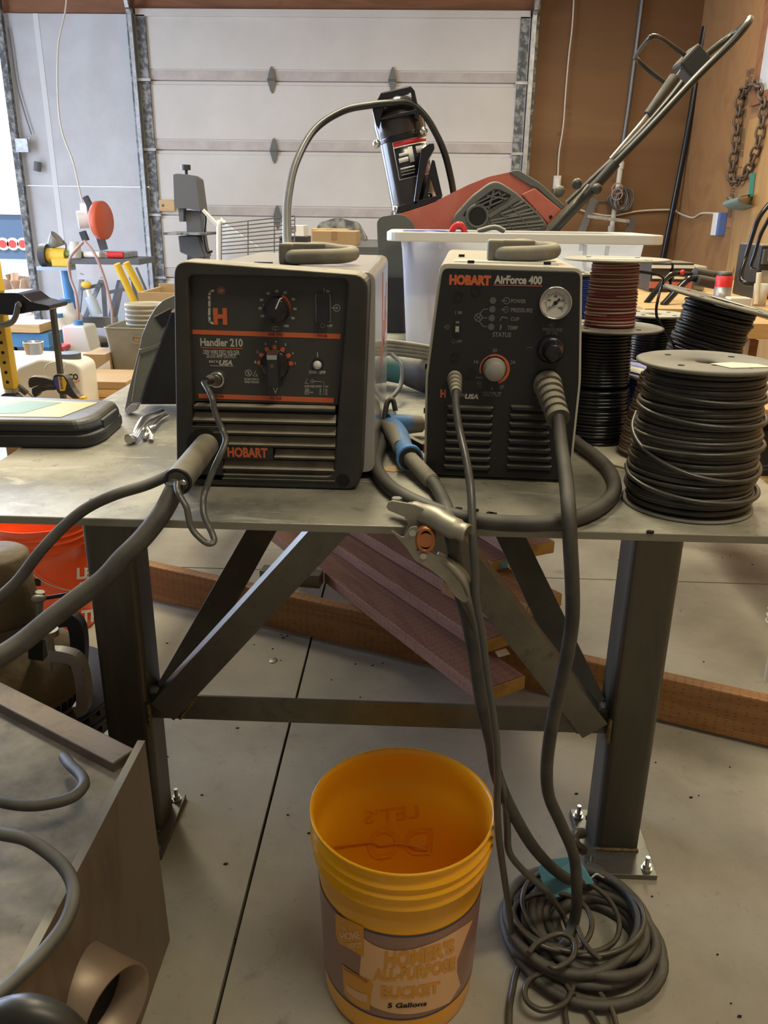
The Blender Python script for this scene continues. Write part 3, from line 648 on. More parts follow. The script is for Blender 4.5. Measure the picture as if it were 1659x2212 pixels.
# printed grade stamps on the pale sheet: rows of short bars
b = B()
for col_x, y0_, y1_ in ((1505, 180*0, 0),):
    pass
random.seed(3)
for (u0, v0, u1, v1) in ((1535, 450, 1400, 1470), (1520, 560, 1480, 1080), (1560, 440, 1540, 520)):
    n = int(abs(v1-v0)/9)
    for i in range(n):
        if random.random() < 0.18 or (i // 7) % 4 == 3: continue
        f = i/n; u = u0+(u1-u0)*f; v = v0+(v1-v0)*f
        a = atX(*zc(u-12, v), XR-0.002); c = atX(*zc(u+12, v+3), XR-0.002)
        b.bar(a, c, 0.008, 0.002, up=(1, 0, 0))
b.build('stamp', mat('stamp_ink', (0.16, 0.09, 0.04), 0.8)).name = 'trim_2'
struct(bpy.data.objects['trim_2'])
# small block on painted panel
c = atY(83, 362, WALL_Y-0.02)
tag(B().cyl((c.x, WALL_Y-0.06, c.z-0.035), (c.x+0.015, WALL_Y-0.05, c.z+0.05), 0.035).build('door_bumper', M['grey_dk']), 'small dark rubber bumper on the white wall panel by the open doorway', 'bumper')
tag(B().tube(WY([(18, 60, Y0), (26, 110, Y0), (36, 180, Y0), (52, 240, Y0), (68, 290, Y0)]), 0.006, 5).build('pull_cord', M['conduit']), 'thin grey pull cord drooping along the white panel near the doorway', 'cord')

# ================================================================== steel bench
TT = 0.87
TX0, TX1, TY0, TY1 = -0.689, 0.567, 1.020, 3.46
bench = thing('steel_workbench', 'steel plate workbench carrying the two welding machines, with braced square legs', 'workbench', (0, TY0, 0))
B().box(TX0, TX1, TY0, TY1, TT-0.0115, TT).build('tabletop', M['steel_top'], bench, bev=0.0012)
B().box(TX0, TX1, TY0-0.0006, TY0+0.002, TT-0.011, TT-0.001).build('front_edge', M['steel_edge'], bench)
RLX, LLX, LY = 0.452, -0.565, 1.425
def leg(x, y, seen=True):
    o = rrect(0.094, 0.094, 0.014, 4, x, y)
    l = B().prism(o, 0.012, TT-0.012).build('leg', M['steel'], bench)
    B().box(x-0.075, x+0.068, y-0.115, y+0.075, 0, 0.012, ).build('base_plate', M['steel_lt'], l, bev=0.001)
    for (dx, dy) in ((-0.062, -0.097), (0.05, -0.097), (-0.062, 0.05), (0.052, 0.055)):
        b = B().cyl((x+dx, y+dy, 0.012), (x+dx, y+dy, 0.015), 0.011, seg=16)
        b.cyl((x+dx, y+dy, 0.015), (x+dx, y+dy, 0.024), 0.0085, seg=6).cyl((x+dx, y+dy, 0.024), (x+dx, y+dy, 0.042), 0.0045, seg=8)
        b.build('anchor_bolt', M['zinc'], l)
    b = B()
    for s_ in (-1, 1):
        b.tube([(x-0.045, y+s_*0.048, 0.014), (x, y+s_*0.049, 0.015), (x+0.045, y+s_*0.048, 0.014)], 0.004, 6, 3)
    b.build('weld_bead', M['weld'], l)
    return l
leg(RLX, LY); leg(LLX, LY); leg(RLX, 3.25); leg(LLX, 3.25)
def angle(a, c, w, t, d1, d2, name, m):
    """L section from a to c, flanges along unit vectors d1 and d2"""
    a = Vector(a); c = Vector(c); ax = (c-a).normalized()
    d1 = Vector(d1); d1 = (d1-ax*d1.dot(ax)).normalized(); d2 = Vector(d2); d2 = (d2-ax*d2.dot(ax)-d1*d2.dot(d1)).normalized()
    prof = [(0, 0), (w, 0), (w, t), (t, t), (t, w), (0, w)]
    vs = [a+d1*p+d2*q for p, q in prof]+[c+d1*p+d2*q for p, q in prof]
    return B().add(vs, [(0, 1, 2, 3, 4, 5), (11, 10, 9, 8, 7, 6)]+[(i, (i+1) % 6, 6+(i+1) % 6, 6+i) for i in range(6)]).build(name, m, bench, bev=0.0008)
# front cross member between the legs
zb0 = 0.281
angle((-0.518, 1.40, zb0+0.004), (0.405, 1.40, zb0+0.004), 0.056, 0.006, (0, 0, 1), (0, 1, 0), 'cross_member', M['steel_lt'])
# front pair of diagonal braces (wide face to the front), rear pair rising to the plate's middle
angle((-0.512, 1.375, 0.335), (-0.072, 1.36, 0.856), 0.058, 0.006, (1, 0, -0.9), (0, 1, 0), 'diagonal_brace', M['steel_lt'])
angle((0.400, 1.375, 0.325), (-0.01, 1.36, 0.856), 0.058, 0.006, (-1, 0, -0.9), (0, 1, 0), 'diagonal_brace', M['steel_lt'])
angle((-0.515, 1.43, 0.345), (-0.215, 1.92, 0.856), 0.06, 0.006, (1, 0, -0.3), (0.2, 1, -0.6), 'diagonal_brace', M['steel'])
angle((0.405, 1.43, 0.345), (0.105, 1.93, 0.856), 0.06, 0.006, (-1, 0, -0.3), (-0.2, 1, -0.6), 'diagonal_brace', M['steel_lt'])
for x, s_ in ((-0.515, 1), (0.402, -1)):
    b = B()
    for k in range(10):
        b.ball((x-s_*0.003, 1.378+0.001*random.random(), 0.33-k*0.0052), 0.006, (0.8, 1, 0.7), seg=8)
    for k in range(8):
        b.ball((x+s_*(0.055+k*0.0045), 1.395, 0.292+k*0.0065), 0.005, (1, 0.9, 1), seg=8)
    b.build('weld_bead', M['weld'], bench)
# steel channel lying across the timber further back
a = atY(560, 1236, 2.36); c = atY(690, 1246, 2.33)
a.z = c.z = 0.185
tag(B().box(0, (c-a).length, 0, 0.05, -0.045, 0, frame(a, c-a, (0, 1, 0))).build('steel_channel', M['steel_lt'], bev=0.002), 'grey steel bar lying across behind the left diagonal braces under the bench', 'steel bar')
# ================================================================== wire feed welder
class Panel:
    """a vertical face of a machine: pixel -> local (x, z) on the plane y = off in the machine's own frame"""
    def __init__(s, root): s.inv = WM[root].inverted(); s.W = WM[root]
    def p(s, px, py, off=0.0):
        o = s.inv @ CAM0; d = s.inv.to_3x3() @ ray(px, py)
        q = o+d*((off-o.y)/d.y); return q.x, q.z
    def q(s, lst, off=0.0): return [s.p(a, b, off) for a, b in lst]
def label(b, pn, s, box, off, zf, bold=0.0, shear=0.0):
    """text filling the photo box (u0, v0, u1, v1)"""
    u0, v0, u1, v1 = box
    x0, z0 = pn.p(*zf(u0, v1), off); x1, z1 = pn.p(*zf(u1, v0), off)
    m = b.M @ Matrix.Identity(4)
    b.text(s, Matrix(((1, 0, 0, x0), (0, 0, -1, off-0.0006), (0, 1, 0, z0), (0, 0, 0, 1))), abs(x1-x0), z1-z0, bold, shear)
def arc(cx, cz, r0, r1, a0, a1, n=20):
    A = [math.radians(a0+(a1-a0)*i/n) for i in range(n+1)]
    return [(cx+r1*math.cos(a), cz+r1*math.sin(a)) for a in A]+[(cx+r0*math.cos(a), cz+r0*math.sin(a)) for a in reversed(A)]
def flatp(b, pts, off, t=0.0006): b.prism(pts, off-t, off, XZ)
def line(b, pn, p0, p1, w, off, zf):
    a = Vector(pn.p(*zf(*p0), off)); c = Vector(pn.p(*zf(*p1), off)); d = (c-a).normalized(); n = Vector((-d.y, d.x))*w/2
    flatp(b, [tuple(a+n), tuple(c+n), tuple(c-n), tuple(a-n)], off)
def circ(b, pn, c, r, w, off, zf, n=20):
    x, z = pn.p(*zf(*c), off); b.ring([(x+r*math.cos(2*PI*i/n), z+r*math.sin(2*PI*i/n)) for i in range(n)], [(x+(r-w)*math.cos(2*PI*i/n), z+(r-w)*math.sin(2*PI*i/n)) for i in range(n)], off-0.0006, off, XZ)
def disc(b, pn, c, r, off, zf, n=16, t=0.0006):
    x, z = pn.p(*zf(*c), off); b.prism([(x+r*math.cos(2*PI*i/n), z+r*math.sin(2*PI*i/n)) for i in range(n)], off-t, off, XZ)

Z3 = zm(360, 480, 3.318)
WYF = 1.165
wl = thing('wire_feed_welder', 'large charcoal fronted wire feed welder with two orange stripes on the steel bench', 'welding machine', (-0.205, WYF, TT))
pw = Panel(wl); LB = lambda: B(WM[wl])
D_BZ = 0.06
oc = pw.q([Z3(*p) for p in ((48, 272), (1445, 378), (1384, 1958), (92, 1888))])
oc[3] = (oc[3][0]-0.004, 0.003); oc[2] = (oc[2][0], 0.001)
outer = rpoly(oc, 0.022, 6)
ic = pw.q([Z3(*p) for p in ((150, 378), (1300, 405), (1192, 1880), (205, 1850))], 0.0)
ic[2] = (ic[2][0], 0.022); ic[3] = (ic[3][0]+0.0, 0.022)
inner = rpoly(ic, 0.012, 6)
back = [(x*1.015, z*1.004) for x, z in outer]
LB().ring(outer, inner, -0.0, D_BZ, XZ, outer1=back).build('bezel', M['bezel'], wl, bev=0.004, seg=3)
# faceplate set back inside the bezel, ledge below it
OF = 0.016
fc = pw.q([Z3(*p) for p in ((120, 350), (1330, 375), (1225, 1310), (175, 1280))], OF)
LB().prism(fc, OF, D_BZ-0.005, XZ).build('faceplate', M['face'], wl)
fp = [o for o in wl.children if o.name.startswith('faceplate')][0]
lc = pw.q([Z3(*p) for p in ((198, 1292), (1198, 1318), (1192, 1362), (204, 1340))], 0.0)
zl0 = min(p[1] for p in lc); zl1 = max(p[1] for p in lc)
xl0 = lc[0][0]; xl1 = lc[1][0]
LB().prism([(xl0-0.002, -0.001), (xl1+0.002, -0.001), (xl1+0.002, OF+0.004), (xl0-0.002, OF+0.004)], zl0, zl1-0.004).build('ledge', M['bezel'], wl, bev=0.002)
# louvred lower grille
gb = LB(); gb.box(ic[3][0]-0.004, ic[2][0]+0.004, 0.014, D_BZ-0.006, 0.01, zl0+0.004)
gb.build('grille_back', M['slot'], wl)
g = LB()
def lx(z):
    t = (z-0.022)/(zl0-0.022); return ic[3][0]+(xl0-ic[3][0])*t-0.003, ic[2][0]+(xl1-ic[2][0])*t+0.003
rows = [(1385, 1437), (1468, 1522), (1552, 1606), (1640, 1690), (1722, 1778), (1795, 1850)]
for i, (va, vb) in enumerate(rows):
    za = pw.p(*Z3(700, va))[1]; zb_ = pw.p(*Z3(700, vb))[1]
    x0, x1 = lx(zb_)
    if i == 3: x0 = pw.p(*Z3(770, va))[0]
    if i >= 2 and i != 3: x0 = pw.p(*Z3(395, va))[0]
    g.prism([(0.013, za), (0.004, zb_+0.003), (-0.001, zb_+0.002), (-0.001, zb_-0.001), (0.013, zb_-0.001)], x0, x1, Matrix(((0, 0, 1, 0), (1, 0, 0, 0), (0, 1, 0, 0), (0, 0, 0, 1))))
x0, x1 = lx(0.03)
g.box(x0, x1, 0.002, 0.014, 0.012, pw.p(*Z3(700, 1862))[1])
g.build('grille_slats', M['bezel'], wl)
# the plate that carries the gun opening and the maker's name
px0 = pw.p(*Z3(170, 1600))[0]; 
xn = pw.p(*Z3(762, 1650))[0]; zn0 = pw.p(*Z3(600, 1700))[1]; zn1 = pw.p(*Z3(600, 1612))[1]
LB().prism(rpoly([(lx(zn1)[0], zn1+0.03), (pw.p(*Z3(395, 1600))[0], zn1+0.03), (pw.p(*Z3(395, 1600))[0], zn1), (xn, zn1), (xn, zn0), (pw.p(*Z3(395, 1600))[0], zn0), (pw.p(*Z3(395, 1600))[0], 0.012), (lx(zn0)[0], 0.012)], 0.001), 0.0, 0.013, XZ).build('name_plate', M['bezel'], wl)
lo = LB(); label(lo, pw, 'HOBART', (438, 1617, 722, 1683), 0.0, Z3, 0.045); lo.build('maker_lettering', M['orange_ink'], wl)['label'] = 'orange maker lettering low on the grille'
# gun opening
gx, gz = pw.p(*Z3(268, 1600))
LB().prism([(gx+0.026*math.cos(a), gz+0.026*math.sin(a)) for a in [2*PI*i/24 for i in range(24)]], -0.0012, 0.004, XZ).build('gun_opening', M['slot'], wl)
# round keyhole near the lower right corner
hx, hz = pw.p(*Z3(1264, 1862)); hz += 0.003
k = LB().prism([(hx+0.010*math.cos(a), hz+0.010*math.sin(a)) for a in [2*PI*i/20 for i in range(20)]], -0.001, 0.002, XZ).build('foot_hole', M['slot'], wl)
# case behind the bezel
cx0, cx1 = oc[0][0]+0.004, -0.060+0.205
prof = rpoly([(cx0-0.004, 0.012), (cx0, 0.318), (cx1, 0.316), (cx1+0.001, 0.012)], 0.016, 6)
LB().prism(prof, D_BZ-0.004, 0.565, XZ, smooth=False).build('case', M['case'], wl, bev=0.001)
b = LB()
for x in (cx0+0.03, cx1-0.03):
    for y in (0.09, 0.5): b.cyl((x, y, 0), (x, y, 0.013), 0.012, seg=12)
for i, (x, y) in enumerate(((cx0+0.03, 0.09), (cx1-0.03, 0.09), (cx0+0.03, 0.5), (cx1-0.03, 0.5))):
    LB().cyl((x, y, 0), (x, y, 0.014), 0.013, seg=12).build('rubber_foot', M['rubber'], wl)
# worn red decal streaks on the side
b = LB()
for (y0, y1, z0, z1) in ((0.30, 0.33, 0.17, 0.29), (0.36, 0.44, 0.16, 0.20), (0.24, 0.29, 0.145, 0.17), (0.41, 0.43, 0.2, 0.24), (0.45, 0.5, 0.175, 0.21), (0.26, 0.275, 0.10, 0.15), (0.31, 0.33, 0.12, 0.165), (0.34, 0.39, 0.155, 0.172), (0.47, 0.485, 0.2, 0.26)):
    b.prism([(y0, z0), (y1, z0+0.006), (y1+0.004, z1), (y0+0.01, z1+0.01)], cx1-0.0005, cx1+0.0008, Matrix(((0, 0, 1, 0), (1, 0, 0, 0), (0, 1, 0, 0), (0, 0, 0, 1))))
b.build('side_decal', M['red_worn'], wl)['label'] = 'worn red streaks on the side'
b = LB()
for (y, x) in ((0.12, -0.02), (0.2, -0.06), (0.26, 0.0)):
    b.prism(rpoly([(x, y), (x+0.03, y+0.002), (x+0.03, y+0.01), (x, y+0.008)], 0.003), 0.3178, 0.3192)
b.build('top_slot', M['slot'], wl)
# folded handle on top
def top_handle(root, x0, x1, y, z, w, m):
    h = B(WM[root]).box(x0, x0+0.024, y-0.026, y+0.03, z-0.001, z+0.032).build('handle_bracket', m, root, bev=0.004)
    b = B(WM[root]).tube([(x0+0.02, y+0.02, z+0.012), (x0+0.02, y-0.022, z+0.011), (x0+0.04, y-0.032, z+0.012), (x1-0.02, y-0.032, z+0.014), (x1, y-0.01, z+0.016), (x1, y+0.015, z+0.018), (x1-0.02, y+0.035, z+0.018), (x0+0.05, y+0.035, z+0.022)], 0.0115, 12, 6, closed=True)
    b.build('handle', m, root)
    B(WM[root]).prism(rpoly([(x0+0.018, y-0.02), (x0+0.075, y-0.006), (x0+0.055, y+0.03), (x0+0.018, y+0.03)], 0.006), z+0.018, z+0.032).build('handle_strap', m, root, bev=0.003)
a = pw.p(606, 560, 0.2)
top_handle(wl, a[0], pw.p(766, 560, 0.2)[0]-0.006, 0.205, 0.3175, 0.07, M['rubber_dusty'])
# ---- printing on the faceplate
Y = OF
Z7 = zm(420, 540, 5.184)
for v0, v1, u0, u1 in ((770, 802, 178, 1248), (1228, 1260, 226, 1200)):
    b = LB(); flatp(b, pw.q([Z3(u0, v0), Z3(u1, v0+31), Z3(u1-4, v1+35), Z3(u0+6, v1)], Y), Y); b.build('orange_stripe', M['orange_ink'], fp)['label'] = 'orange stripe'
b = LB()
x0, z0 = pw.p(*Z7(218, 836), Y); x1, z1 = pw.p(*Z7(362, 650), Y)
b.text('H', Matrix(((1, 0, 0, x0), (0, 0, -1, Y-0.0008), (0, 1, 0, z0), (0, 0, 0, 1))), x1-x0, z1-z0, 0.06)
flatp(b, pw.q([Z7(*p) for p in ((215, 836), (262, 836), (262, 650), (215, 650))], Y), Y, 0.0007)
flatp(b, pw.q([Z7(*p) for p in ((318, 836), (364, 836), (364, 650), (318, 650))], Y), Y, 0.0007)
for a_ in range(0, 180, 30):
    u, v = 300, 455; du, dv = 62*math.cos(math.radians(a_)), 52*math.sin(math.radians(a_))
    if a_ % 60 == 0: line(b, pw, (u-du, v-dv), (u+du, v+dv), 0.0006, Y, Z7)
cx_, cz_ = pw.p(*Z3(785, 612), Y)
kx, kz = cx_, cz_
sc = abs(pw.p(*Z3(885, 612), Y)[0]-cx_)/100
flatp(b, arc(kx, kz, 72*sc, 103*sc, -62, 62), Y)
flatp(b, arc(kx, kz, 80*sc, 92*sc, 165, 215, 6), Y)
vx, vz = pw.p(*Z3(778, 1010), Y)
for i in range(7):
    a_ = math.radians(180-30*i); ca, sa = math.cos(a_), math.sin(a_)
    c0 = Vector((vx+ca*98*sc, vz+sa*98*sc)); c1 = Vector((vx+ca*118*sc, vz+sa*118*sc)); n = Vector((-sa, ca))*15*sc
    pts = [tuple(c0-n), tuple(c1-n)]+[tuple(c1+n*(-math.cos(t))+Vector((ca, sa))*15*sc*math.sin(t)) for t in [PI*j/6 for j in range(1, 6)]]+[tuple(c1+n), tuple(c0+n)]
    flatp(b, pts, Y)
flatp(b, pw.q([Z3(244, 896), Z3(545, 903), Z3(545, 909), Z3(244, 902)], Y), Y)
b.build('orange_print', M['orange_ink'], fp)['label'] = 'orange letter H, dial arc and tick marks'
b = LB()
label(b, pw, 'Handler 210', (243, 835, 545, 888), Y, Z3, 0.035)
label(b, pw, '230V WIRE FEED WELDER', (262, 918, 522, 944), Y, Z3, 0.02)
label(b, pw, '25-210 AMP OUTPUT', (286, 948, 500, 972), Y, Z3, 0.02)
label(b, pw, 'BUILT IN', (306, 990, 372, 1006), Y, Z3, 0.03)
label(b, pw, 'USA', (378, 988, 472, 1026), Y, Z3, 0.05, 0.2)
flatp(b, pw.q([Z3(312, 1026), Z3(480, 1031), Z3(480, 1034), Z3(312, 1029)], Y), Y)
for s_, u, v in (('10', 688, 672), ('20', 670, 616), ('30', 680, 556), ('40', 727, 510), ('50', 790, 494), ('60', 850, 504), ('70', 907, 553), ('80', 920, 621), ('90', 905, 688), ('100', 857, 743)):
    label(b, pw, s_, (u-6*len(s_), v-9, u+6*len(s_), v+9), Y, Z3, 0.03)
for s_, u, v in (('1', 636, 1002), ('2', 651, 928), ('3', 709, 872), ('4', 782, 856), ('5', 852, 877), ('6', 906, 937), ('7', 923, 1013)):
    label(b, pw, s_, (u-5, v-9, u+5, v+9), Y, Z3, 0.03)
label(b, pw, 'ON', (1142, 486, 1168, 506), Y, Z3, 0.04); line(b, pw, (1129, 472), (1129, 508), 0.0006, Y, Z3)
circ(b, pw, (1118, 741), 16*sc, 2.4*sc, Y, Z3); label(b, pw, 'OFF', (1148, 732, 1188, 752), Y, Z3, 0.04)
circ(b, pw, (1220, 615), 25*sc, 4*sc, Y, Z3); line(b, pw, (1180, 614), (1222, 616), 0.0008, Y, Z3); circ(b, pw, (1220, 615), 8*sc, 3*sc, Y, Z3)
circ(b, pw, (768, 759), 13*sc, 2*sc, Y, Z3); circ(b, pw, (792, 759), 13*sc, 2*sc, Y, Z3); line(b, pw, (780, 740), (780, 778), 0.0006, Y, Z3)
label(b, pw, 'OVER TEMP', (1020, 1064, 1140, 1086), Y, Z3, 0.03)
line(b, pw, (1082, 932), (1082, 960), 0.0012, Y, Z3); disc(b, pw, (1082, 964), 4*sc, Y, Z3)
circ(b, pw, (586, 1080), 25*sc, 3.5*sc, Y, Z3); line(b, pw, (570, 1062), (602, 1098), 0.0008, Y, Z3); line(b, pw, (590, 1066), (584, 1094), 0.001, Y, Z3)
line(b, pw, (618, 1102), (656, 1104), 0.0006, Y, Z3); line(b, pw, (620, 1102), (640, 1062), 0.0006, Y, Z3); line(b, pw, (640, 1086), (652, 1104), 0.0006, Y, Z3)
label(b, pw, 'DO NOT SWITCH', (558, 1118, 662, 1132), Y, Z3, 0.03); label(b, pw, 'WHILE WELDING', (558, 1138, 662, 1152), Y, Z3, 0.03)
label(b, pw, 'V', (762, 1184, 798, 1228), Y, Z3, 0.01)
line(b, pw, (990, 1154), (1020, 1156), 0.0005, Y, Z3); line(b, pw, (992, 1154), (1008, 1122), 0.0005, Y, Z3); circ(b, pw, (1044, 1140), 13*sc, 2.5*sc, Y, Z3); line(b, pw, (1044, 1140), (1115, 1143), 0.0005, Y, Z3)
line(b, pw, (1127, 1138), (1127, 1238), 0.0004, Y, Z3)
label(b, pw, 'RATED WELD OUTPUT', (990, 1170, 1114, 1182), Y, Z3, 0.03); label(b, pw, '230V', (1134, 1172, 1160, 1184), Y, Z3, 0.03)
for i, s_ in enumerate(('VOLTS', 'AMPS', 'DUTY CYCLE %', 'MAX OCV')):
    label(b, pw, s_, (990, 1190+i*12, 1022+14*(i == 2)*2, 1199+i*12), Y, Z3, 0.03)
    label(b, pw, str(25-3*i), (1096, 1192+i*12, 1108, 1201+i*12), Y, Z3, 0.03); label(b, pw, str(30+i), (1138, 1194+i*12, 1152, 1203+i*12), Y, Z3, 0.03)
# torch and sparks beside the letter
tp = [pw.p(*Z7(*p), Y) for p in ((208, 825), (172, 800), (166, 740), (168, 640), (168, 560), (165, 510), (180, 470), (215, 452))]
for p, q in zip(tp[:-1], tp[1:]):
    a_ = Vector(p); c_ = Vector(q); d = (c_-a_).normalized(); n = Vector((-d.y, d.x))*0.0016
    flatp(b, [tuple(a_+n-d*0.0006), tuple(c_+n+d*0.0006), tuple(c_-n+d*0.0006), tuple(a_-n-d*0.0006)], Y)
for a_ in range(15, 180, 60):
    u, v = 300, 455; du, dv = 50*math.cos(math.radians(a_+15)), 44*math.sin(math.radians(a_+15)); line(b, pw, (u-du, v-dv), (u+du, v+dv), 0.0006, Y, Z7)
b.build('white_print', M['white_ink'], fp)['label'] = 'pale grey lettering, dial numbers and symbols'
b = LB(); label(b, pw, 'WIRE FEED', (724, 793, 834, 815), Y-0.0003, Z3, 0.03); label(b, pw, 'POWER', (1080, 806, 1154, 824), Y-0.0003, Z3, 0.03)
label(b, pw, 'VOLTAGE', (736, 1250, 824, 1270), Y-0.0003, Z3, 0.03); label(b, pw, 'TRIGGER', (330, 1238, 412, 1256), Y-0.0003, Z3, 0.03)
b.build('dark_print', M['dark_ink'], fp)['label'] = 'dark words on the orange stripes'
# knobs, switch, lamp
kx, kz = pw.p(*Z3(785, 622), Y); fx, fz = pw.p(*Z3(757, 588), Y-0.028)
b = LB(); b.lathe([(0.0001, 0.024), (0.0160, 0.024), (0.0168, 0.0228), (0.0182, 0.0), (0.0001, 0)], TR(kx+0.002, Y, kz) @ RX(PI/2), 32); kb = b.build('wire_feed_knob', M['black_smooth'], wl)
b = LB(); b.box(-0.0009, 0.0009, -0.0004, 0.0, 0.003, 0.0165, TR(kx+0.002, Y-0.024, kz) @ RY(math.radians(25))); b.box(-0.0009, 0.0009, -0.0, 0.020, 0.0166, 0.0180, TR(kx+0.002, Y-0.024, kz) @ RY(math.radians(25))); b.build('pointer', M['white'], kb)
b = LB(); vx, vz = pw.p(*Z3(776, 1020), Y)
b.lathe([(0.0001, 0.008), (0.0200, 0.008), (0.0208, 0.006), (0.0212, 0.0), (0.0001, 0)], TR(vx, Y, vz) @ RX(PI/2), 36); kb = b.build('voltage_knob', M['black_smooth'], wl, )
b = LB(); b.prism(rpoly([(-0.0095, -0.031), (0.0095, -0.031), (0.0090, 0.022), (-0.0090, 0.022)], 0.002), 0.006, 0.024, TR(vx, Y, vz) @ RX(PI/2), top=rpoly([(-0.0078, -0.0285), (0.0078, -0.0285), (0.0072, 0.017), (-0.0072, 0.017)], 0.002)); b.build('grip_bar', M['black'], kb, bev=0.001)
LB().prism([(-0.0080, 0.0145), (0.0080, 0.0145), (0.0088, 0.0222), (-0.0088, 0.0222)], 0.012, 0.0242, TR(vx, Y-0.0002, vz) @ RX(PI/2), top=[(-0.0070, 0.0110), (0.0070, 0.0110), (0.0074, 0.0175), (-0.0074, 0.0175)]).build('pointer', M['chrome'], kb)
LB().cyl((vx, Y-0.0245, vz+0.002), (vx, Y-0.023, vz+0.002), 0.0028, seg=12).build('screw', M['brown_steel'], kb)
sx0, sz0 = pw.p(*Z3(1078, 708), Y); sx1, sz1 = pw.p(*Z3(1170, 522), Y)
sw = LB().box(sx0, sx1, Y-0.003, Y, sz0, sz1).build('power_switch', M['black'], wl, bev=0.001)
LB().ring(rrect(sx1-sx0+0.004, sz1-sz0+0.004, 0.002, 3, (sx0+sx1)/2, (sz0+sz1)/2), rrect(sx1-sx0-0.001, sz1-sz0-0.001, 0.001, 3, (sx0+sx1)/2, (sz0+sz1)/2), Y-0.0034, Y-0.0005, XZ).build('switch_frame', M['grey_pl'], sw)  # paler ring colour stands in for light on the switch frame
cxm = (sx0+sx1)/2; czm = (sz0+sz1)/2
LB().prism([(Y-0.0032, czm-0.018), (Y-0.0095, czm-0.019), (Y-0.0045, czm+0.002), (Y-0.007, czm+0.020), (Y-0.0032, czm+0.020)], cxm-0.0082, cxm+0.0082, Matrix(((0, 0, 1, 0), (1, 0, 0, 0), (0, 1, 0, 0), (0, 0, 0, 1)))).build('rocker', M['black_smooth'], sw)
lx_, lz_ = pw.p(*Z3(1081, 1022), Y)
LB().cyl((lx_, Y, lz_), (lx_, Y-0.002, lz_), 0.0088, seg=18).build('lamp_ring', M['black_smooth'], wl)
LB().ball((lx_, Y-0.002, lz_), 0.0064, (1, 0.8, 1)).build('over_temp_lamp', M['white'], wl)
# socket of the trigger plug
qx, qz = pw.p(*Z3(365, 1122), Y)
b = LB(); b.lathe([(0.0001, 0.004), (0.008, 0.004), (0.008, 0.010), (0.0112, 0.011), (0.0125, 0.008), (0.0130, 0.003), (0.0135, 0.0)], TR(qx, Y, qz) @ RX(PI/2), 24); b.build('trigger_socket', M['chrome'], wl)
# ---- gun cable: thick grey sleeve leaving the opening, cable running off to the left
gw = WM[wl] @ Vector((gx, 0, gz))
end = atY(385, 1040, 1.035)
cab = thing('welding_gun_cable', 'thick grey welding gun cable running from the large welder down to the lower left', 'cable', tuple(end-Vector((0, 0, 0.05))))
g0 = gw+Vector((0.006, 0.03, 0.004)); ax = (end-g0).normalized()
B().cyl(g0, end, 0.0178, 0.0192, 24).build('sleeve', M['rubber_dusty'], cab)
ringM = end.copy()
b = B(); fr = ax.to_track_quat('Z', 'Y').to_matrix().to_4x4(); fr.translation = end-ax*0.001
b.lathe([(0.0192, 0), (0.0192, 0.003), (0.0150, 0.003), (0.0145, -0.02)], fr, 24); b.build('sleeve_mouth', M['black_clean'], cab)
B().tube([end+Vector((-0.014, -0.006, -0.002)), end+Vector((0.0, -0.012, 0.0)), end+Vector((0.012, -0.008, 0.003))], 0.0028, 6).ball(end+Vector((0.009, -0.010, 0.002)), 0.005, (1.2, .6, .8), seg=8).build('clip', M['chrome'], cab)
gun = WY([(384, 1044, 1.04), (352, 1105, 1.01), (310, 1160, 0.985), (262, 1208, 0.965), (222, 1252, 0.95), (160, 1298, 0.93), (105, 1340, 0.91), (50, 1385, 0.89), (0, 1418, 0.87), (-60, 1450, 0.85)])
B().tube(gun, 0.0135, 12, 6).build('cable', M['rubber'], cab)
# second cable, from behind the sleeve to the left edge
s2 = WY([(420, 995, 1.12), (372, 1022, 1.08), (318, 1047, 1.04), (250, 1068, 1.01), (190, 1096, 1.0), (140, 1135, 0.985), (88, 1190, 0.965), (40, 1252, 0.95), (0, 1290, 0.94), (-50, 1335, 0.93)])
tag(B().tube(s2, 0.0078, 10, 6).build('ground_cable', M['rubber']), 'thinner grey cable passing over the bench edge towards the lower left, above the gun cable', 'cable')
# trigger plug and its flat grey cord
tw = WM[wl] @ Vector((qx, Y, qz))
tc_ = thing('trigger_cord', 'flat grey trigger cord with a dark plug hanging in a loop off the bench edge', 'cord', tuple(tw))
pe = atY(441, 824, 1.128)
pd = (pe-tw).normalized()
b = B(); b.cyl(tw+Vector((0, -0.012, 0)), tw+pd*0.030, 0.0085, 0.0080, 16); b.build('plug_ring', M['chrome'], tc_)
B().cyl(tw+pd*0.026, tw+pd*0.046, 0.0072, 0.0055, 14).build('plug', M['black'], tc_)
ZB = zm(340, 860, 6.505)
fl_ = [(*ZB(*p), y) for p, y in (((770, 0), 1.10), ((800, 150), 1.095), ((850, 300), 1.09), ((920, 450), 1.085), ((962, 580), 1.075), ((930, 700), 1.065), ((860, 850), 1.055), ((790, 1000), 1.05), ((720, 1180), 1.04), ((660, 1340), 1.03), ((640, 1480), 1.015), ((650, 1620), 1.005), ((700, 1760), 0.995), ((760, 1880), 0.985), ((795, 1990), 0.978), ((760, 2045), 0.972), ((680, 2030), 0.972), ((560, 1930), 0.976), ((480, 1820), 0.98), ((440, 1680), 0.985), ((410, 1540), 0.99), ((350, 1430), 0.995), ((300, 1340), 1.0), ((275, 1260), 1.01), ((280, 1180), 1.02))]
B().tube([tw+pd*0.046]+WY([(441, 826, 1.125), (450, 842, 1.11)])+WY(fl_), 0.0044, 8, 5, flat=0.55).build('cord', M['cord'], tc_)

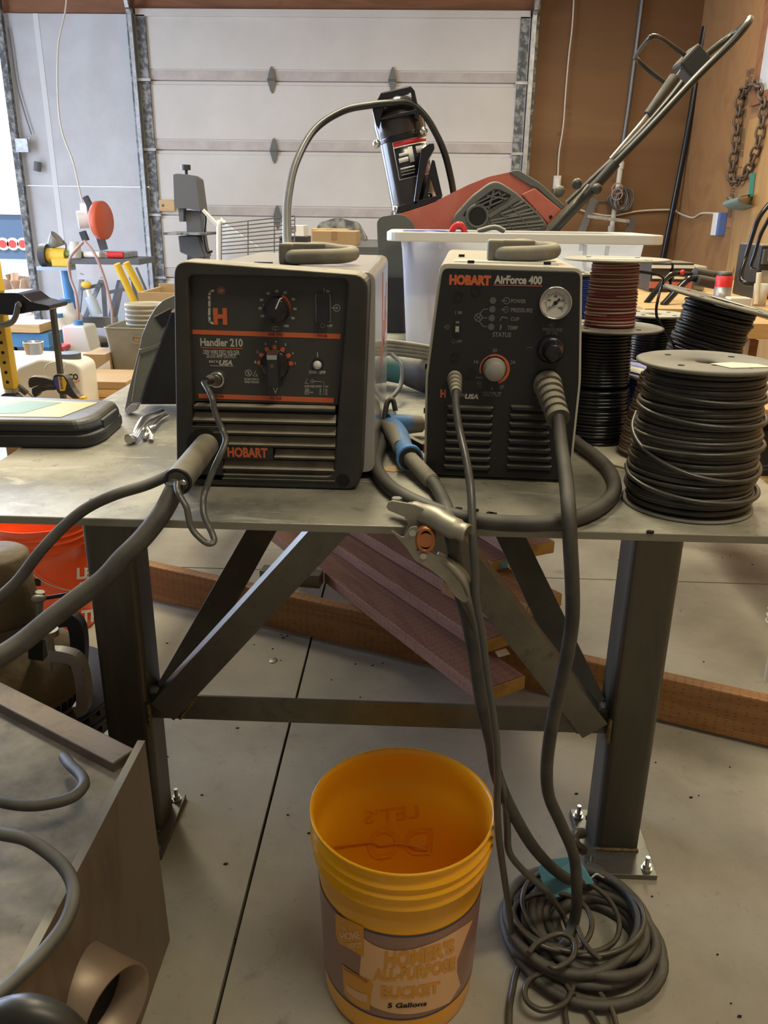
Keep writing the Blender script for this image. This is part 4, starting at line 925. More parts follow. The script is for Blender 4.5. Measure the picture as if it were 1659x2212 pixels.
# ================================================================== plasma cutter
PA = math.radians(-3.3)
po = atZ(1065, 1040, TT)
pc = thing('plasma_cutter', 'tall narrow black fronted plasma cutter with pressure gauge on the steel bench', 'plasma cutter', (po.x, 1.233, TT), PA)
pp = Panel(pc); PB = lambda: B(WM[pc])
Z4 = zm(880, 500, 3.95)
# a three point twist keeps the front close to the photograph
fo = pp.q([Z4(*p) for p in ((300, 308), (1478, 344), (1462, 1290), (1378, 2090), (160, 2080), (176, 1250))])
fo[3] = (fo[3][0], 0.006); fo[4] = (fo[4][0], 0.006)
PB().prism(rpoly(fo, 0.010, 5), 0.0, 0.012, XZ).build('front_panel', M['black_clean'], pc, bev=0.0015)
fpn = [o for o in pc.children if o.name.startswith('front_panel')][0]
co = [(x+dx, z+dz) for (x, z), (dx, dz) in zip(fo, ((-0.004, 0.006), (0.003, 0.005), (0.004, 0), (0.004, -0.002), (-0.004, -0.002), (-0.004, 0)))]
tl, tr = co[0], co[1]
PB().prism(rpoly(co, 0.012, 5), 0.006, 0.50, XZ).build('case', M['case_cream'], pc, bev=0.001)
zt = tl[1]
b = PB(); b.box(tl[0]+0.02, tr[0]-0.03, 0.045, 0.10, zt-0.003, zt+0.0012); b.build('top_recess', M['white'], pc)
for (x, y) in ((tl[0]+0.045, 0.012), (tr[0]-0.05, 0.012), (tl[0]+0.03, 0.2)):
    PB().box(x-0.005, x+0.005, y, y+0.006, zt, zt+0.004).build('clip_slot', M['slot'], pc)
for (zx, sx) in ((0.1, -1), (0.17, -1)):
    PB().box(co[5][0]-0.002, co[5][0]+0.003, 0.02, 0.026, zx, zx+0.008).build('side_clip', M['slot'], pc)
a = pp.p(1052, 560, 0.1)
top_handle(pc, a[0], pp.p(1192, 560, 0.1)[0], 0.105, zt-0.0005, 0.07, M['rubber_dusty'])
for x in (fo[4][0]+0.02, fo[3][0]-0.02):
    for y in (0.04, 0.45): PB().cyl((x, y, 0), (x, y, 0.007), 0.012, seg=12).build('rubber_foot', M['rubber'], pc)
# louvres: two columns
for col, (u0, u1, us) in enumerate(((330, 742, -4.8), (872, 1180, -5.5))):
    for i in range(8):
        v = 1490+i*71.5
        ua = u0+us*i*0.9; ub = (742-4.5*i) if col == 0 else min(1290-5*i, 1240 if i > 5 else 1200+6*i)
        xa, za = pp.p(*Z4(ua, v)); xb, zb_ = pp.p(*Z4(ub, v)); h = 0.0062
        s_ = PB()
        n = 6
        for k in range(1):
            s_.prism([(0.0, za+0.0022), (-0.0045, za-0.0005), (-0.0052, za-0.0038), (-0.0045, za-0.0052), (0.0, za-0.0052)], xa+0.004, xb-0.004, Matrix(((0, 0, 1, 0), (1, 0, 0, 0), (0, 1, 0, 0), (0, 0, 0, 1))))
            s_.ball((xa+0.004, 0, za-0.0015), 0.0042, (1, 1.05, 0.9), seg=10); s_.ball((xb-0.004, 0, za-0.0015), 0.0042, (1, 1.05, 0.9), seg=10)
        s_.build('louvre', M['case_black'], fpn)  # dust tone on the lips stands in for their highlights
        PB().box(xa+0.003, xb-0.003, -0.0006, 0.0, za-0.0105, za-0.0052).build('louvre_slot', M['slot'], fpn)
b = PB(); label(b, pp, 'HOBART', (356, 374, 716, 456), 0, Z4, 0.07); line(b, pp, (735, 456), (1150, 466), 0.0011, 0, Z4)
ox, oz = pp.p(*Z4(742, 1175)); ps = abs(pp.p(*Z4(842, 1175))[0]-ox)/100
flatp(b, arc(ox, oz, 108*ps, 132*ps, -70, 40), 0); flatp(b, arc(ox, oz, 113*ps, 130*ps, 40, 110), 0); flatp(b, arc(ox, oz, 118*ps, 127*ps, 110, 198), 0)
x0, z0 = pp.p(*Z4(280, 1416)); x1, z1 = pp.p(*Z4(330, 1348))
b.text('H', Matrix(((1, 0, 0, x0), (0, 0, -1, -0.0008), (0, 1, 0, z0), (0, 0, 0, 1))), x1-x0, z1-z0, 0.06)
b.build('orange_print', M['orange_ink'], fpn)['label'] = 'orange maker lettering and dial arc'
b = PB(); label(b, pp, 'AirForce 400', (740, 380, 1153, 446), 0, Z4, 0.045, 0.0)
label(b, pp, 'USA', (490, 1388, 608, 1428), 0, Z4, 0.05, 0.2)
b.build('white_print', M['white_ink'], fpn)['label'] = 'white model lettering'
b = PB()
for s_, bx in (('POWER', (884, 578, 1012, 610)), ('PRESSURE', (882, 656, 1070, 688)), ('CUP', (880, 732, 955, 762)), ('TEMP', (852, 806, 944, 838)), ('STATUS', (726, 862, 886, 898)), ('PRESSURE', (1152, 824, 1322, 850)), ('60 PSI', (1186, 856, 1282, 880)), ('20', (724, 1000, 766, 1028)), ('16', (568, 1096, 606, 1124)), ('24', (878, 1100, 920, 1130)), ('27', (786, 1312, 828, 1340)), ('A', (710, 1326, 734, 1354)), ('OUTPUT', (640, 1370, 802, 1404)), ('OFF', (420, 926, 466, 948)), ('MADE IN', (462, 1384, 492, 1406))):
    label(b, pp, s_, bx, 0, Z4, 0.02)
line(b, pp, (411, 674), (411, 708), 0.0008, 0, Z4); label(b, pp, 'ON', (430, 680, 464, 704), 0, Z4, 0.06)
circ(b, pp, (392, 936), 16*ps, 3*ps, 0, Z4); circ(b, pp, (342, 814), 20*ps, 3*ps, 0, Z4); line(b, pp, (310, 814), (350, 814), 0.0007, 0, Z4)
circ(b, pp, (846, 591), 28*ps, 5*ps, 0, Z4); line(b, pp, (800, 590), (850, 592), 0.001, 0, Z4)
circ(b, pp, (840, 667), 24*ps, 4*ps, 0, Z4); line(b, pp, (798, 666), (845, 667), 0.001, 0, Z4)
circ(b, pp, (606, 734), 34*ps, 6*ps, 0, Z4); line(b, pp, (584, 712), (628, 756), 0.001, 0, Z4); line(b, pp, (628, 712), (584, 756), 0.001, 0, Z4)
for p, q in (((618, 702), (652, 662)), ((652, 662), (688, 662)), ((640, 737), (684, 738)), ((612, 768), (650, 812)), ((650, 812), (678, 813))): line(b, pp, p, q, 0.001, 0, Z4)
line(b, pp, (790, 762), (806, 728), 0.0012, 0, Z4); line(b, pp, (806, 728), (856, 742), 0.0012, 0, Z4); line(b, pp, (796, 796), (792, 842), 0.0012, 0, Z4); line(b, pp, (802, 796), (800, 836), 0.0007, 0, Z4)
circ(b, pp, (1236, 797), 18*ps, 3*ps, 0, Z4); line(b, pp, (1198, 800), (1240, 800), 0.0008, 0, Z4)
x, z = pp.p(*Z4(1044, 1016)); flatp(b, arc(x, z, 26*ps, 29*ps, 30, 150, 8), 0); x, z = pp.p(*Z4(620, 1345)); flatp(b, arc(x, z, 18*ps, 21*ps, 30, 150, 8), 0); circ(b, pp, (616, 1296), 16*ps, 3*ps, 0, Z4); line(b, pp, (596, 1296), (616, 1296), 0.0006, 0, Z4)
label(b, pp, 'CONSTANT', (584, 1242, 654, 1252), 0, Z4, 0.02)
b.build('grey_print', M['dim_ink'], fpn)['label'] = 'dim grey status words, dial numbers and symbols'
for v in (590, 664, 740, 814):
    x, z = pp.p(*Z4(730-(v-590)*0.07, v)); PB().cyl((x, 0, z), (x, -0.0012, z), 0.0048, seg=16).build('status_lamp', M['grey_pl'], pc)
for (u, v) in ((590, 503), (438, 548), (410, 1066), (550, 1206)):
    x, z = pp.p(*Z4(u, v)); PB().ring([(x+0.0075*math.cos(a), z+0.0075*math.sin(a)) for a in [PI*i/6 for i in range(12)]], [(x+0.0055*math.cos(a), z+0.0055*math.sin(a)) for a in [PI*i/6 for i in range(12)]], -0.002, 0, XZ).build('panel_screw', M['black_smooth'], pc)
xa, za = pp.p(*Z4(396, 885)); xb, zb_ = pp.p(*Z4(456, 742))
sw = PB().box(xa, xb, -0.0015, 0, za, zb_).build('power_switch', M['black_smooth'], pc)
PB().prism([(-0.0015, (za+zb_)/2+0.001), (-0.003, (za+zb_)/2+0.0005), (-0.0085, za+0.006), (-0.0015, za+0.003)], xa+0.002, xb-0.002, Matrix(((0, 0, 1, 0), (1, 0, 0, 0), (0, 1, 0, 0), (0, 0, 0, 1)))).build('rocker', M['grey_pl'], sw)
PB().box(xa+0.002, xb-0.002, -0.002, -0.0014, zb_-0.007, zb_-0.004).build('switch_edge', M['dim_ink'], sw)
# output knob
b = PB(); b.lathe([(0.0001, 0.022), (0.0140, 0.022), (0.0148, 0.0208), (0.0152, 0.009), (0.0165, 0.007), (0.0175, 0.0)], TR(ox, 0, oz) @ RX(PI/2), 36); b.build('output_knob', M['knob_grey'], pc)
# gauge
x, z = pp.p(*Z4(1258, 605)); gr = 134*ps
ga = PB().lathe([(gr, 0), (gr, 0.012), (gr*0.96, 0.0145), (gr*0.88, 0.0125), (gr*0.87, 0.008)], TR(x, 0, z) @ RX(PI/2), 40).build('pressure_gauge', M['chrome'], pc)
PB().cyl((x, 0, z), (x, -0.008, z), gr*0.88, seg=36).build('dial_face', M['gauge'], ga)
b = PB()
for i in range(25):
    a = math.radians(225-11.25*i); r0, r1 = gr*0.52, gr*(0.62 if i % 4 else 0.68)
    d = Vector((math.cos(a), math.sin(a))); n = Vector((-d.y, d.x))*0.0003
    c = Vector((x, z)); flatp(b, [tuple(c+d*r0+n), tuple(c+d*r1+n), tuple(c+d*r1-n), tuple(c+d*r0-n)], -0.008, 0.0003)
for i, s_ in enumerate(('0', '40', '80', '120', '160')):
    a = math.radians(225-67.5*i); q = (x+math.cos(a)*gr*0.40-0.0025, z+math.sin(a)*gr*0.40-0.0018)
    b.text(s_, Matrix(((1, 0, 0, q[0]), (0, 0, -1, -0.0083), (0, 1, 0, q[1]), (0, 0, 0, 1))), 0.0022*len(s_), 0.0036, 0.02)
b.build('dial_marks', M['slot'], ga)
b = PB(); d = Vector((math.cos(math.radians(225)), math.sin(math.radians(225)))); c = Vector((x, z)); n = Vector((-d.y, d.x))*0.0007
flatp(b, [tuple(c+d*gr*0.62), tuple(c+n*1.2), tuple(c-d*gr*0.35+n*2), tuple(c-d*gr*0.35-n*2), tuple(c-n*1.2)], -0.0095, 0.0004); b.cyl((x, -0.008, z), (x, -0.0102, z), 0.0028, seg=14); b.build('needle', M['slot'], ga)
# regulator knob
x, z = pp.p(*Z4(1222, 1005)); rk = PB().lathe([(0.0205, 0), (0.021, 0.005), (0.019, 0.010), (0.016, 0.012), (0.012, 0.013)], TR(x, 0, z) @ RX(PI/2), 12).build('lock_ring', M['black_smooth'], pc)
b = PB(); b.lathe([(0.0001, 0.036), (0.0105, 0.036), (0.0122, 0.034), (0.0128, 0.024), (0.0152, 0.022), (0.0155, 0.011), (0.013, 0.010)], TR(x+0.001, 0, z) @ RX(PI/2), 14); b.build('regulator_knob', M['black_smooth'], pc)
def bellows(root, p0, p1, r0, r1, n, m, name):
    p0 = Vector(p0); p1 = Vector(p1); mm = (p1-p0).to_track_quat('Z', 'Y').to_matrix().to_4x4(); mm.translation = p0; Lh = (p1-p0).length
    pr = [(0.0001, 0), (r0*0.9, 0)]
    for i in range(n):
        z0 = Lh*(0.08+0.80*i/n); z1 = Lh*(0.08+0.80*(i+1)/n); r = r0+(r1-r0)*i/n
        pr += [(r, z0), (r, z0+(z1-z0)*0.55), (r*0.80, z0+(z1-z0)*0.62), (r*0.80, z0+(z1-z0)*0.95)]
    pr += [(r1*1.05, Lh*0.90), (r1*1.05, Lh), (r1*0.6, Lh), (0.0001, Lh)]
    return B().lathe(pr, mm, 24, smooth=False).build(name, m, root)
# torch lead out of the right boot, over the edge, into the coil on the floor
pcw = WM[pc]
x, z = pp.p(*Z4(1185, 1275)); s0 = pcw @ Vector((x, 0.0, z)); e0 = atY(1206, 905, 1.150)
tl_ = thing('torch_lead', 'thick grey plasma torch lead hanging off the bench from the ribbed right hand boot', 'cable', tuple(s0))
bellows(tl_, s0, e0, 0.0215, 0.0165, 5, M['rubber_dusty'], 'strain_relief')
lead = WY([(1205, 900, 1.152), (1212, 960, 1.12), (1222, 1030, 1.06), (1228, 1100, 1.005), (1232, 1180, 0.985), (1236, 1260, 0.985), (1236, 1340, 0.99), (1224, 1420, 1.0), (1206, 1500, 1.015), (1190, 1580, 1.03), (1181, 1660, 1.05), (1186, 1720, 1.065), (1212, 1780, 1.085), (1240, 1850, 1.10), (1246, 1930, 1.11)])+WZ([(1240, 1990, 0.08), (1215, 2045, 0.05), (1160, 2075, 0.035), (1110, 2060, 0.02)])
B().tube(lead, 0.0098, 10, 6).build('lead', M['rubber'], tl_)
# work cable out of the left plug
x, z = pp.p(*Z4(402, 1240)); s1 = pcw @ Vector((x, 0.0, z)); e1 = atY(985, 850, 1.17)
gl = thing('work_lead', 'thinner grey work cable hanging from the small ribbed left hand plug of the plasma cutter', 'cable', tuple(s1))
bellows(gl, s1, e1, 0.0115, 0.0080, 4, M['rubber_dusty'], 'strain_relief')
wk = WY([(985, 846, 1.172), (985, 880, 1.15), (993, 930, 1.12), (1007, 990, 1.07), (1016, 1050, 1.03), (1020, 1120, 1.0), (1022, 1170, 0.985), (1026, 1230, 0.98), (1027, 1290, 0.98), (1040, 1360, 0.98), (1050, 1440, 0.98), (1062, 1520, 0.985), (1072, 1600, 0.99), (1075, 1680, 1.0), (1074, 1740, 1.01), (1078, 1810, 1.03), (1090, 1900, 1.06), (1102, 1980, 1.10)])+WZ([(1106, 2025, 0.045), (1101, 2033, 0.04)])
B().tube(wk, 0.0056, 8, 6).build('lead', M['cord'], gl)
# ================================================================== wire spools on the bench
def tiltM(base, ax=0.0, ay=0.0):
    return TR(*base) @ RY(ay) @ RX(ax)
def winding(root, Mx, z0, z1, r0, r1, wr, m, name='wire', wob=0.0, seed=1, seg=6, per=26, bulge=0.0, core=True, phase=0.0, step=None):
    rnd = random.Random(seed)
    st = step or wr*1.9
    turns = max(1, int((z1-z0)/st)); n = turns*per
    off = [rnd.uniform(-1, 1) for _ in range(turns*3+4)]
    def nz(t):
        i = int(t); f = t-i; f = f*f*(3-2*f); return off[i % len(off)]*(1-f)+off[(i+1) % len(off)]*f
    pts = []
    for k in range(n+1):
        u = k/n; a = 2*PI*k/per+phase
        r = r0+(r1-r0)*u+bulge*math.sin(PI*u)+wob*nz(u*turns*2.3)
        z = z0+wr+(z1-z0-2*wr)*u+wob*0.8*nz(u*turns*1.7+5)*math.sin(a*0.5+3)
        pts.append(Mx @ Vector((r*math.cos(a), r*math.sin(a), z)))
    b = B().tube(pts, wr, seg, 0)
    if core: b.lathe([(0.0001, z0+wr), (r0-wr*0.6, z0+wr*0.8), *[(r0+(r1-r0)*i/6+bulge*math.sin(PI*i/6)-wr*0.5-wob*0.5, z0+(z1-z0)*i/6) for i in range(1, 6)], (r1-wr*0.6, z1-wr*0.8), (0.0001, z1-wr)], Mx, 26)
    return b.build(name, m, root)
def flange(root, Mx, z, r, t, m, name='flange', hole=0.016, holes=4):
    b = B().lathe([(hole, 0), (r-0.003, 0), (r, t*0.3), (r, t*1.0), (r-0.004, t*1.25), (r-0.008, t), (hole*2.4, t), (hole*2.3, t*0.8), (hole, t*0.8), (hole, 0)], Mx @ TR(0, 0, z), 44)
    o = b.build(name, m, root)
    q = B()
    for i in range(holes):
        a = 2*PI*i/holes+0.7; c = (r*0.66*math.cos(a), r*0.66*math.sin(a))
        B().prism([(c[0]+0.0048*math.cos(k*PI/5), c[1]+0.0048*math.sin(k*PI/5)) for k in range(10)], z+t*0.9, z+t+0.0006, Mx).build('drive_hole', M['slot'], o)
    return o
def paper(root, Mx, pts, z, m='paper', name='paper_label'):
    n = len(pts)
    b = B().prism(pts, z, z+0.0008, Mx); return b.build(name, M[m], root)
# big black spool, front right
c0 = (0.406, 1.147, TT)
sp = thing('wire_spool', 'large grey flanged spool packed with thick black cable, nearest on the right', 'wire spool', c0)
M0 = tiltM(c0)
flange(sp, M0, 0, 0.092, 0.004, M['flange'])
flange(sp, M0, 0.2045, 0.0945, 0.005, M['flange'])
winding(sp, M0, 0.006, 0.203, 0.0865, 0.077, 0.0037, M['wire_black'], wob=0.003, seed=4, seg=8, per=30, bulge=0.002, step=0.0062)
for k, (za, zb_, ra, dr) in enumerate(((0.125, 0.06, 0.0875, 0.004), (0.15, 0.135, 0.085, 0.003), (0.05, 0.03, 0.09, 0.004), (0.09, 0.10, 0.0875, 0.003), (0.175, 0.165, 0.082, 0.003))):
    pts = []
    for i in range(15):
        a = math.radians(150+i*20+k*7); u = i/14
        pts.append(M0 @ Vector(((ra+dr*math.sin(PI*u))*math.cos(a), (ra+dr*math.sin(PI*u))*math.sin(a), za+(zb_-za)*math.sin(PI*u*0.9))))
    B().tube(pts, 0.0037, 8, 4).build('loose_turn', M['wire_black'], sp)
paper(sp, M0, [(-0.004, -0.025), (0.012, -0.058), (0.072, -0.044), (0.060, -0.022), (0.03, -0.012)], 0.2098)
pts = [M0 @ Vector((0.075, 0.02, 0.05)), M0 @ Vector((0.11, 0.035, 0.045)), M0 @ Vector((0.16, 0.05, 0.05)), M0 @ Vector((0.20, 0.06, 0.06))]
B().tube(pts, 0.0035, 8, 5).build('loose_end', M['wire_gloss'], sp)
# tall coil of black wire
c1 = (0.340, 1.492, TT)
t = thing('wire_coil', 'tall glossy black wire coil standing beside the plasma cutter under the red wire spool', 'wire coil', c1)
winding(t, tiltM(c1), 0, 0.105, 0.057, 0.053, 0.0033, M['wire_gloss'], name='lower_turns', wob=0.0018, seed=9, seg=8)
winding(t, tiltM(c1), 0.105, 0.207, 0.050, 0.045, 0.0030, M['wire_gloss'], name='upper_turns', wob=0.0004, seed=10, seg=8)
# red and white spool on top
c2 = (0.347, 1.496, TT+0.2075)
t = thing('wire_spool', 'spool of twisted red and white wire standing on top of the black coil', 'wire spool', c2)
M2 = tiltM(c2)
flange(t, M2, 0, 0.095, 0.004, M['flange_dk'])
flange(t, M2, 0.117, 0.0915, 0.003, M['flange_cream'])
winding(t, M2, 0.004, 0.117, 0.0435, 0.0385, 0.0019, mat('red_wire', (0.24, 0.06, 0.06), 0.55), name='red_wire', wob=0.0008, seed=2, step=0.0056)
winding(t, M2, 0.005, 0.117, 0.0440, 0.0390, 0.0016, mat('pink_wire', (0.40, 0.29, 0.25), 0.55), name='white_wire', wob=0.0022, seed=3, core=False, phase=2.4, step=0.0058)
paper(t, M2, [(-0.06, -0.045), (0.05, -0.05), (0.04, -0.01), (-0.045, -0.005)], 0.1202)
# blue over pinkish spools behind
c3 = (0.318, 1.76, TT)
t = thing('wire_spool', 'spool of dull pink and brown wire half hidden behind the black coil', 'wire spool', c3)
flange(t, tiltM(c3), 0, 0.07, 0.004, M['flange']); flange(t, tiltM(c3), 0.160, 0.068, 0.004, M['flange'])
winding(t, tiltM(c3), 0.004, 0.158, 0.058, 0.056, 0.0026, M['hose_red'], wob=0.001, seed=5)
c3b = (0.318, 1.76, TT+0.165)
t = thing('wire_spool', 'blue wire spool on top of the pink one, just right of the plasma cutter', 'wire spool', c3b)
flange(t, tiltM(c3b), 0, 0.060, 0.003, M['flange']); flange(t, tiltM(c3b), 0.118, 0.060, 0.003, M['flange_dk'])
winding(t, tiltM(c3b), 0.003, 0.116, 0.054, 0.054, 0.0022, M['wire_blue'], wob=0.0005, seed=6)
# pale flanged spool with dark wire
c4 = (0.520, 1.82, TT)
t = thing('wire_spool', 'pale round topped spool of dark wire standing behind the red wire spool', 'wire spool', c4)
flange(t, tiltM(c4), 0, 0.066, 0.004, M['flange']); flange(t, tiltM(c4), 0.196, 0.070, 0.004, M['flange_cream'])
winding(t, tiltM(c4), 0.004, 0.194, 0.050, 0.050, 0.003, M['wire_gloss'], wob=0.0008, seed=7)
# tilted black spool behind the big one
c5 = (0.527, 1.62, TT)
M5 = tiltM(c5, ax=math.radians(2), ay=math.radians(13))
t = thing('wire_spool', 'tilted wide grey flanged spool of black cable behind the largest spool', 'wire spool', c5)
flange(t, M5, 0.015, 0.062, 0.004, M['flange_dk']); flange(t, M5, 0.250, 0.118, 0.005, M['flange'])
winding(t, M5, 0.020, 0.248, 0.066, 0.064, 0.0036, M['wire_dark'], wob=0.003, seed=8)
paper(t, M5, [(-0.02, 0.045), (0.012, 0.055), (0.045, 0.03), (0.075, 0.01), (0.05, -0.018), (0.022, 0.0), (0.0, 0.02)], 0.2555, name='torn_label')
q = [M5 @ Vector(p) for p in ((-0.115, 0.02, 0.256), (-0.13, 0.0, 0.27), (-0.18, -0.02, 0.268), (-0.26, -0.03, 0.255))]
B().tube(q, 0.0028, 6, 5).tube([M5 @ Vector(p) for p in ((-0.115, 0.02, 0.256), (-0.122, 0.0, 0.24), (-0.118, -0.02, 0.20), (-0.085, -0.03, 0.17), (-0.062, -0.02, 0.15))], 0.0028, 6, 5).build('loose_end', M['wire_gloss'], t)
# brown spool on a pale base
c6 = (0.424, 1.392, TT)
t = thing('wire_spool', 'spool of dusty brown wire on a pale round base, left behind the largest spool', 'wire spool', c6)
M6 = tiltM(c6, ay=math.radians(3))
flange(t, tiltM(c6), 0, 0.106, 0.004, mat('pale_base', (0.62, 0.57, 0.44), 0.5, n2=(0.5, 0.46, 0.35), nscale=10))
winding(t, M6, 0.005, 0.15, 0.060, 0.043, 0.0031, M['wire_brown'], wob=0.001, seed=12)
# blue labelled spool and yellow coil under it
c7 = (0.418, 1.562, TT)
t = thing('wire_coil', 'small coil of yellow wire low down beside the black coil', 'wire coil', c7)
winding(t, tiltM(c7), 0, 0.055, 0.044, 0.04, 0.003, M['wire_yellow'], wob=0.0012, seed=14)
c8 = (0.418, 1.562, TT+0.055)
t = thing('wire_spool', 'small spool of blue wire with a blue top plate and torn label', 'wire spool', c8)
M8 = tiltM(c8, ax=math.radians(8), ay=math.radians(8))
flange(t, M8, 0, 0.046, 0.003, M['flange']); flange(t, M8, 0.066, 0.056, 0.003, M['flange_blue'], holes=0)
B().lathe([(0.052, 0.0665), (0.058, 0.0665), (0.058, 0.0715), (0.054, 0.0715)], M8, 40).build('rim', M['flange_cream'], t)
winding(t, M8, 0.003, 0.066, 0.044, 0.044, 0.003, M['wire_blue'], wob=0.0012, seed=15)
paper(t, M8, [(-0.035, 0.0), (-0.03, -0.02), (0.01, -0.035), (0.03, -0.015), (0.005, 0.01), (-0.02, 0.015)], 0.0705)
# ================================================================== cables and tools on the bench
hz = TT+0.0115
hose = [atZ(*p, hz) for p in ((812, 900), (806, 950), (812, 1000), (838, 1048), (900, 1086), (985, 1116), (1090, 1130), (1200, 1128), (1280, 1105), (1325, 1065), (1318, 1020), (1285, 985), (1245, 955), (1200, 930), (1150, 905))]
hose[0] = Vector((-0.045, 1.62, hz)); hose[1] = Vector((-0.052, 1.45, hz))
hose[-2] = Vector((0.285, 1.62, hz)); hose[-1] = Vector((0.25, 1.80, hz))
tag(B().tube(hose, 0.0112, 12, 7).build('air_hose', M['rubber']), 'thick grey hose curving across the bench around the plasma cutter', 'hose')
# plasma torch
pt = thing('plasma_torch', 'blue hand torch with peach tip lying on the bench between the two machines', 'torch', tuple(atZ(870, 960, TT)))
h0 = atY(846, 925, 1.46); h1 = atY(884, 988, 1.265)
b = B().tube([h0+Vector((-0.012, 0.035, -0.004)), h0, h0.lerp(h1, 0.35)+Vector((0.002, 0, 0.004)), h0.lerp(h1, 0.7), h1], 0.02, 16, 6, rr=[0.015, 0.020, 0.018, 0.016, 0.018])
b.build('handle', M['blue_pl'], pt)
b = B().tube([h0+Vector((-0.014, 0.02, 0.003)), h0.lerp(h1, 0.3)+Vector((-0.005, 0, 0.006)), h0.lerp(h1, 0.72)+Vector((-0.006, 0, 0.002))], 0.0165, 12, 6, rr=[0.010, 0.0165, 0.0130]); b.build('dusty_grip', M['dusty_blue'], pt)['label'] = 'dust covered grey brown side of the handle'
dr = (h1-h0).normalized()
B().tube([h1-dr*0.006, h1+dr*0.008], 0.0215, 20, 0).build('rear_collar', mat('blue_collar', (0.09, 0.27, 0.62), 0.4), pt)
B().cyl(h1+dr*0.0082, h1+dr*0.0088, 0.0185, seg=20).build('collar_mouth', M['black_clean'], pt)
n0 = h0+Vector((-0.006, 0.012, 0.004)); nd = (atY(926, 916, 1.50)-n0).normalized()
B().cyl(n0, n0+nd*0.044, 0.0195, 0.0180, 22).build('torch_head', M['blue_pl'], pt)
B().cyl(n0+nd*0.042, n0+nd*0.066, 0.0178, 0.0155, 22).build('shield_cup', M['dusty_blue'], pt)
B().lathe([(0.0155, 0), (0.0145, 0.006), (0.011, 0.012), (0.0095, 0.020), (0.006, 0.021), (0.0055, 0.030), (0.0001, 0.030)], frame(n0+nd*0.080, nd.cross(Vector((0, 0, 1))), Vector((0, 0, 1))-nd*nd.z) @ RY(0) if False else Matrix.Translation(n0+nd*0.064) @ Matrix.Scale(0.8, 4) @ nd.to_track_quat('Z', 'Y').to_matrix().to_4x4(), 18).build('tip', M['peach'], pt)
tg0 = h0.lerp(h1, 0.45)+Vector((0.018, 0, 0.002))
B().bar(tg0, tg0+Vector((0.026, -0.02, -0.008)), 0.010, 0.012).build('trigger', M['black'], pt)
B().bar(tg0+Vector((0.026, -0.02, -0.008)), tg0+Vector((0.034, -0.024, -0.008)), 0.011, 0.016).build('safety_catch', M['redpaint'], pt)
hk0 = h0+Vector((-0.004, 0.018, 0.012))
B().tube([hk0+Vector((-0.010, 0, 0)), hk0+Vector((-0.006, 0.012, 0.028)), hk0+Vector((0.004, 0.016, 0.034)), hk0+Vector((0.010, 0.010, 0.014))], 0.005, 8, 5).build('hanger_loop', M['black'], pt)
rl = [h1+dr*0.004, *WY([(910, 1016, 1.215), (935, 1042, 1.17)])]
b = B(); P = spline(rl, 14)
rr = []
b.tube(P, 0.0115, 12, 0)
for i in range(2, len(P)-1, 1):
    b.tube([P[i]-(P[i+1]-P[i])*0.3, P[i]+(P[i+1]-P[i])*0.3], 0.0128, 12, 0)
b.build('strain_relief', M['rubber_dusty'], pt)
b = B().tube([P[-2]]+WY([(940, 1048, 1.155), (955, 1075, 1.11), (968, 1110, 1.038), (976, 1160, 0.995), (986, 1220, 1.015), (994, 1280, 1.03), (1008, 1330, 1.03), (1025, 1420, 1.03), (1040, 1520, 1.03), (1060, 1600, 1.03), (1075, 1680, 1.035), (1110, 1760, 1.05), (1160, 1840, 1.10), (1220, 1895, 1.19), (1275, 1908, 1.24)])+WZ([(1300, 1900, 0.02), (1296, 1880, 0.02), (1270, 1870, 0.015)]), 0.0098, 12, 6)
b.build('lead', M['rubber'], pt)
# ground clamp gripping the bench edge
gc = thing('ground_clamp', 'steel spring ground clamp gripping the front edge of the bench', 'clamp', tuple(atY(900, 1130, 1.02)))
B().tube(WY([(842, 1092, 1.06), (862, 1098, 1.05), (890, 1106, 1.035)]), 0.01, 10, 5, rr=[0.0075, 0.011, 0.014], flat=0.6).build('upper_jaw', M['clampsteel'], gc)
ZG = zm(780, 860, 2.86)
b = B(); U = spline(WY([(884, 1104, 1.035), (905, 1112, 1.02), (940, 1122, 1.0), (975, 1142, 0.98), (1012, 1156, 0.965)]), 6)
rad = [0.013, 0.0165, 0.017, 0.0165, 0.014]
vs = []; fs = []; n = len(U); K = 12
for i, p in enumerate(U):
    t_ = (U[min(i+1, n-1)]-U[max(i-1, 0)]).normalized(); r = rad[min(4, int(i/(n-1)*4+0.5))]
    up = (Vector((0.25, -0.2, 1))-t_*t_.dot(Vector((0.25, -0.2, 1)))).normalized(); sd = t_.cross(up)
    for rr_ in (r, r-0.002):
        for k in range(K+1):
            a = -0.35+(PI+0.7)*k/K; vs.append(p+sd*rr_*math.cos(a)+up*rr_*math.sin(a))
W = 2*(K+1)
for i in range(n-1):
    for k in range(K):
        a0 = i*W+k; a1 = (i+1)*W+k; fs.append((a0, a0+1, a1+1, a1)); fs.append((a0+K+1, a1+K+1, a1+K+2, a0+K+2))
    fs.append((i*W, (i+1)*W, (i+1)*W+K+1, i*W+K+1)); fs.append((i*W+K, i*W+2*K+1, (i+1)*W+2*K+1, (i+1)*W+K))
for i in (0, n-1):
    for k in range(K): fs.append((i*W+k, i*W+k+1, i*W+k+K+2, i*W+k+K+1))
b.add(vs, fs, True); b.build('upper_handle', M['clampsteel'], gc)
def yprism(b, pts, y0, y1, zmin=0.0):
    """outline from the photo at depth y0, given real thickness"""
    P = [atY(a, c, y0) for a, c in pts]
    return b.prism([(p.x, max(p.z, zmin)) for p in P], y0, y1, XZ)
up_ = [(160, 650), (190, 635), (330, 660), (400, 690), (350, 740), (350, 800), (320, 860), (280, 870), (262, 850), (290, 790), (280, 740), (160, 690)]
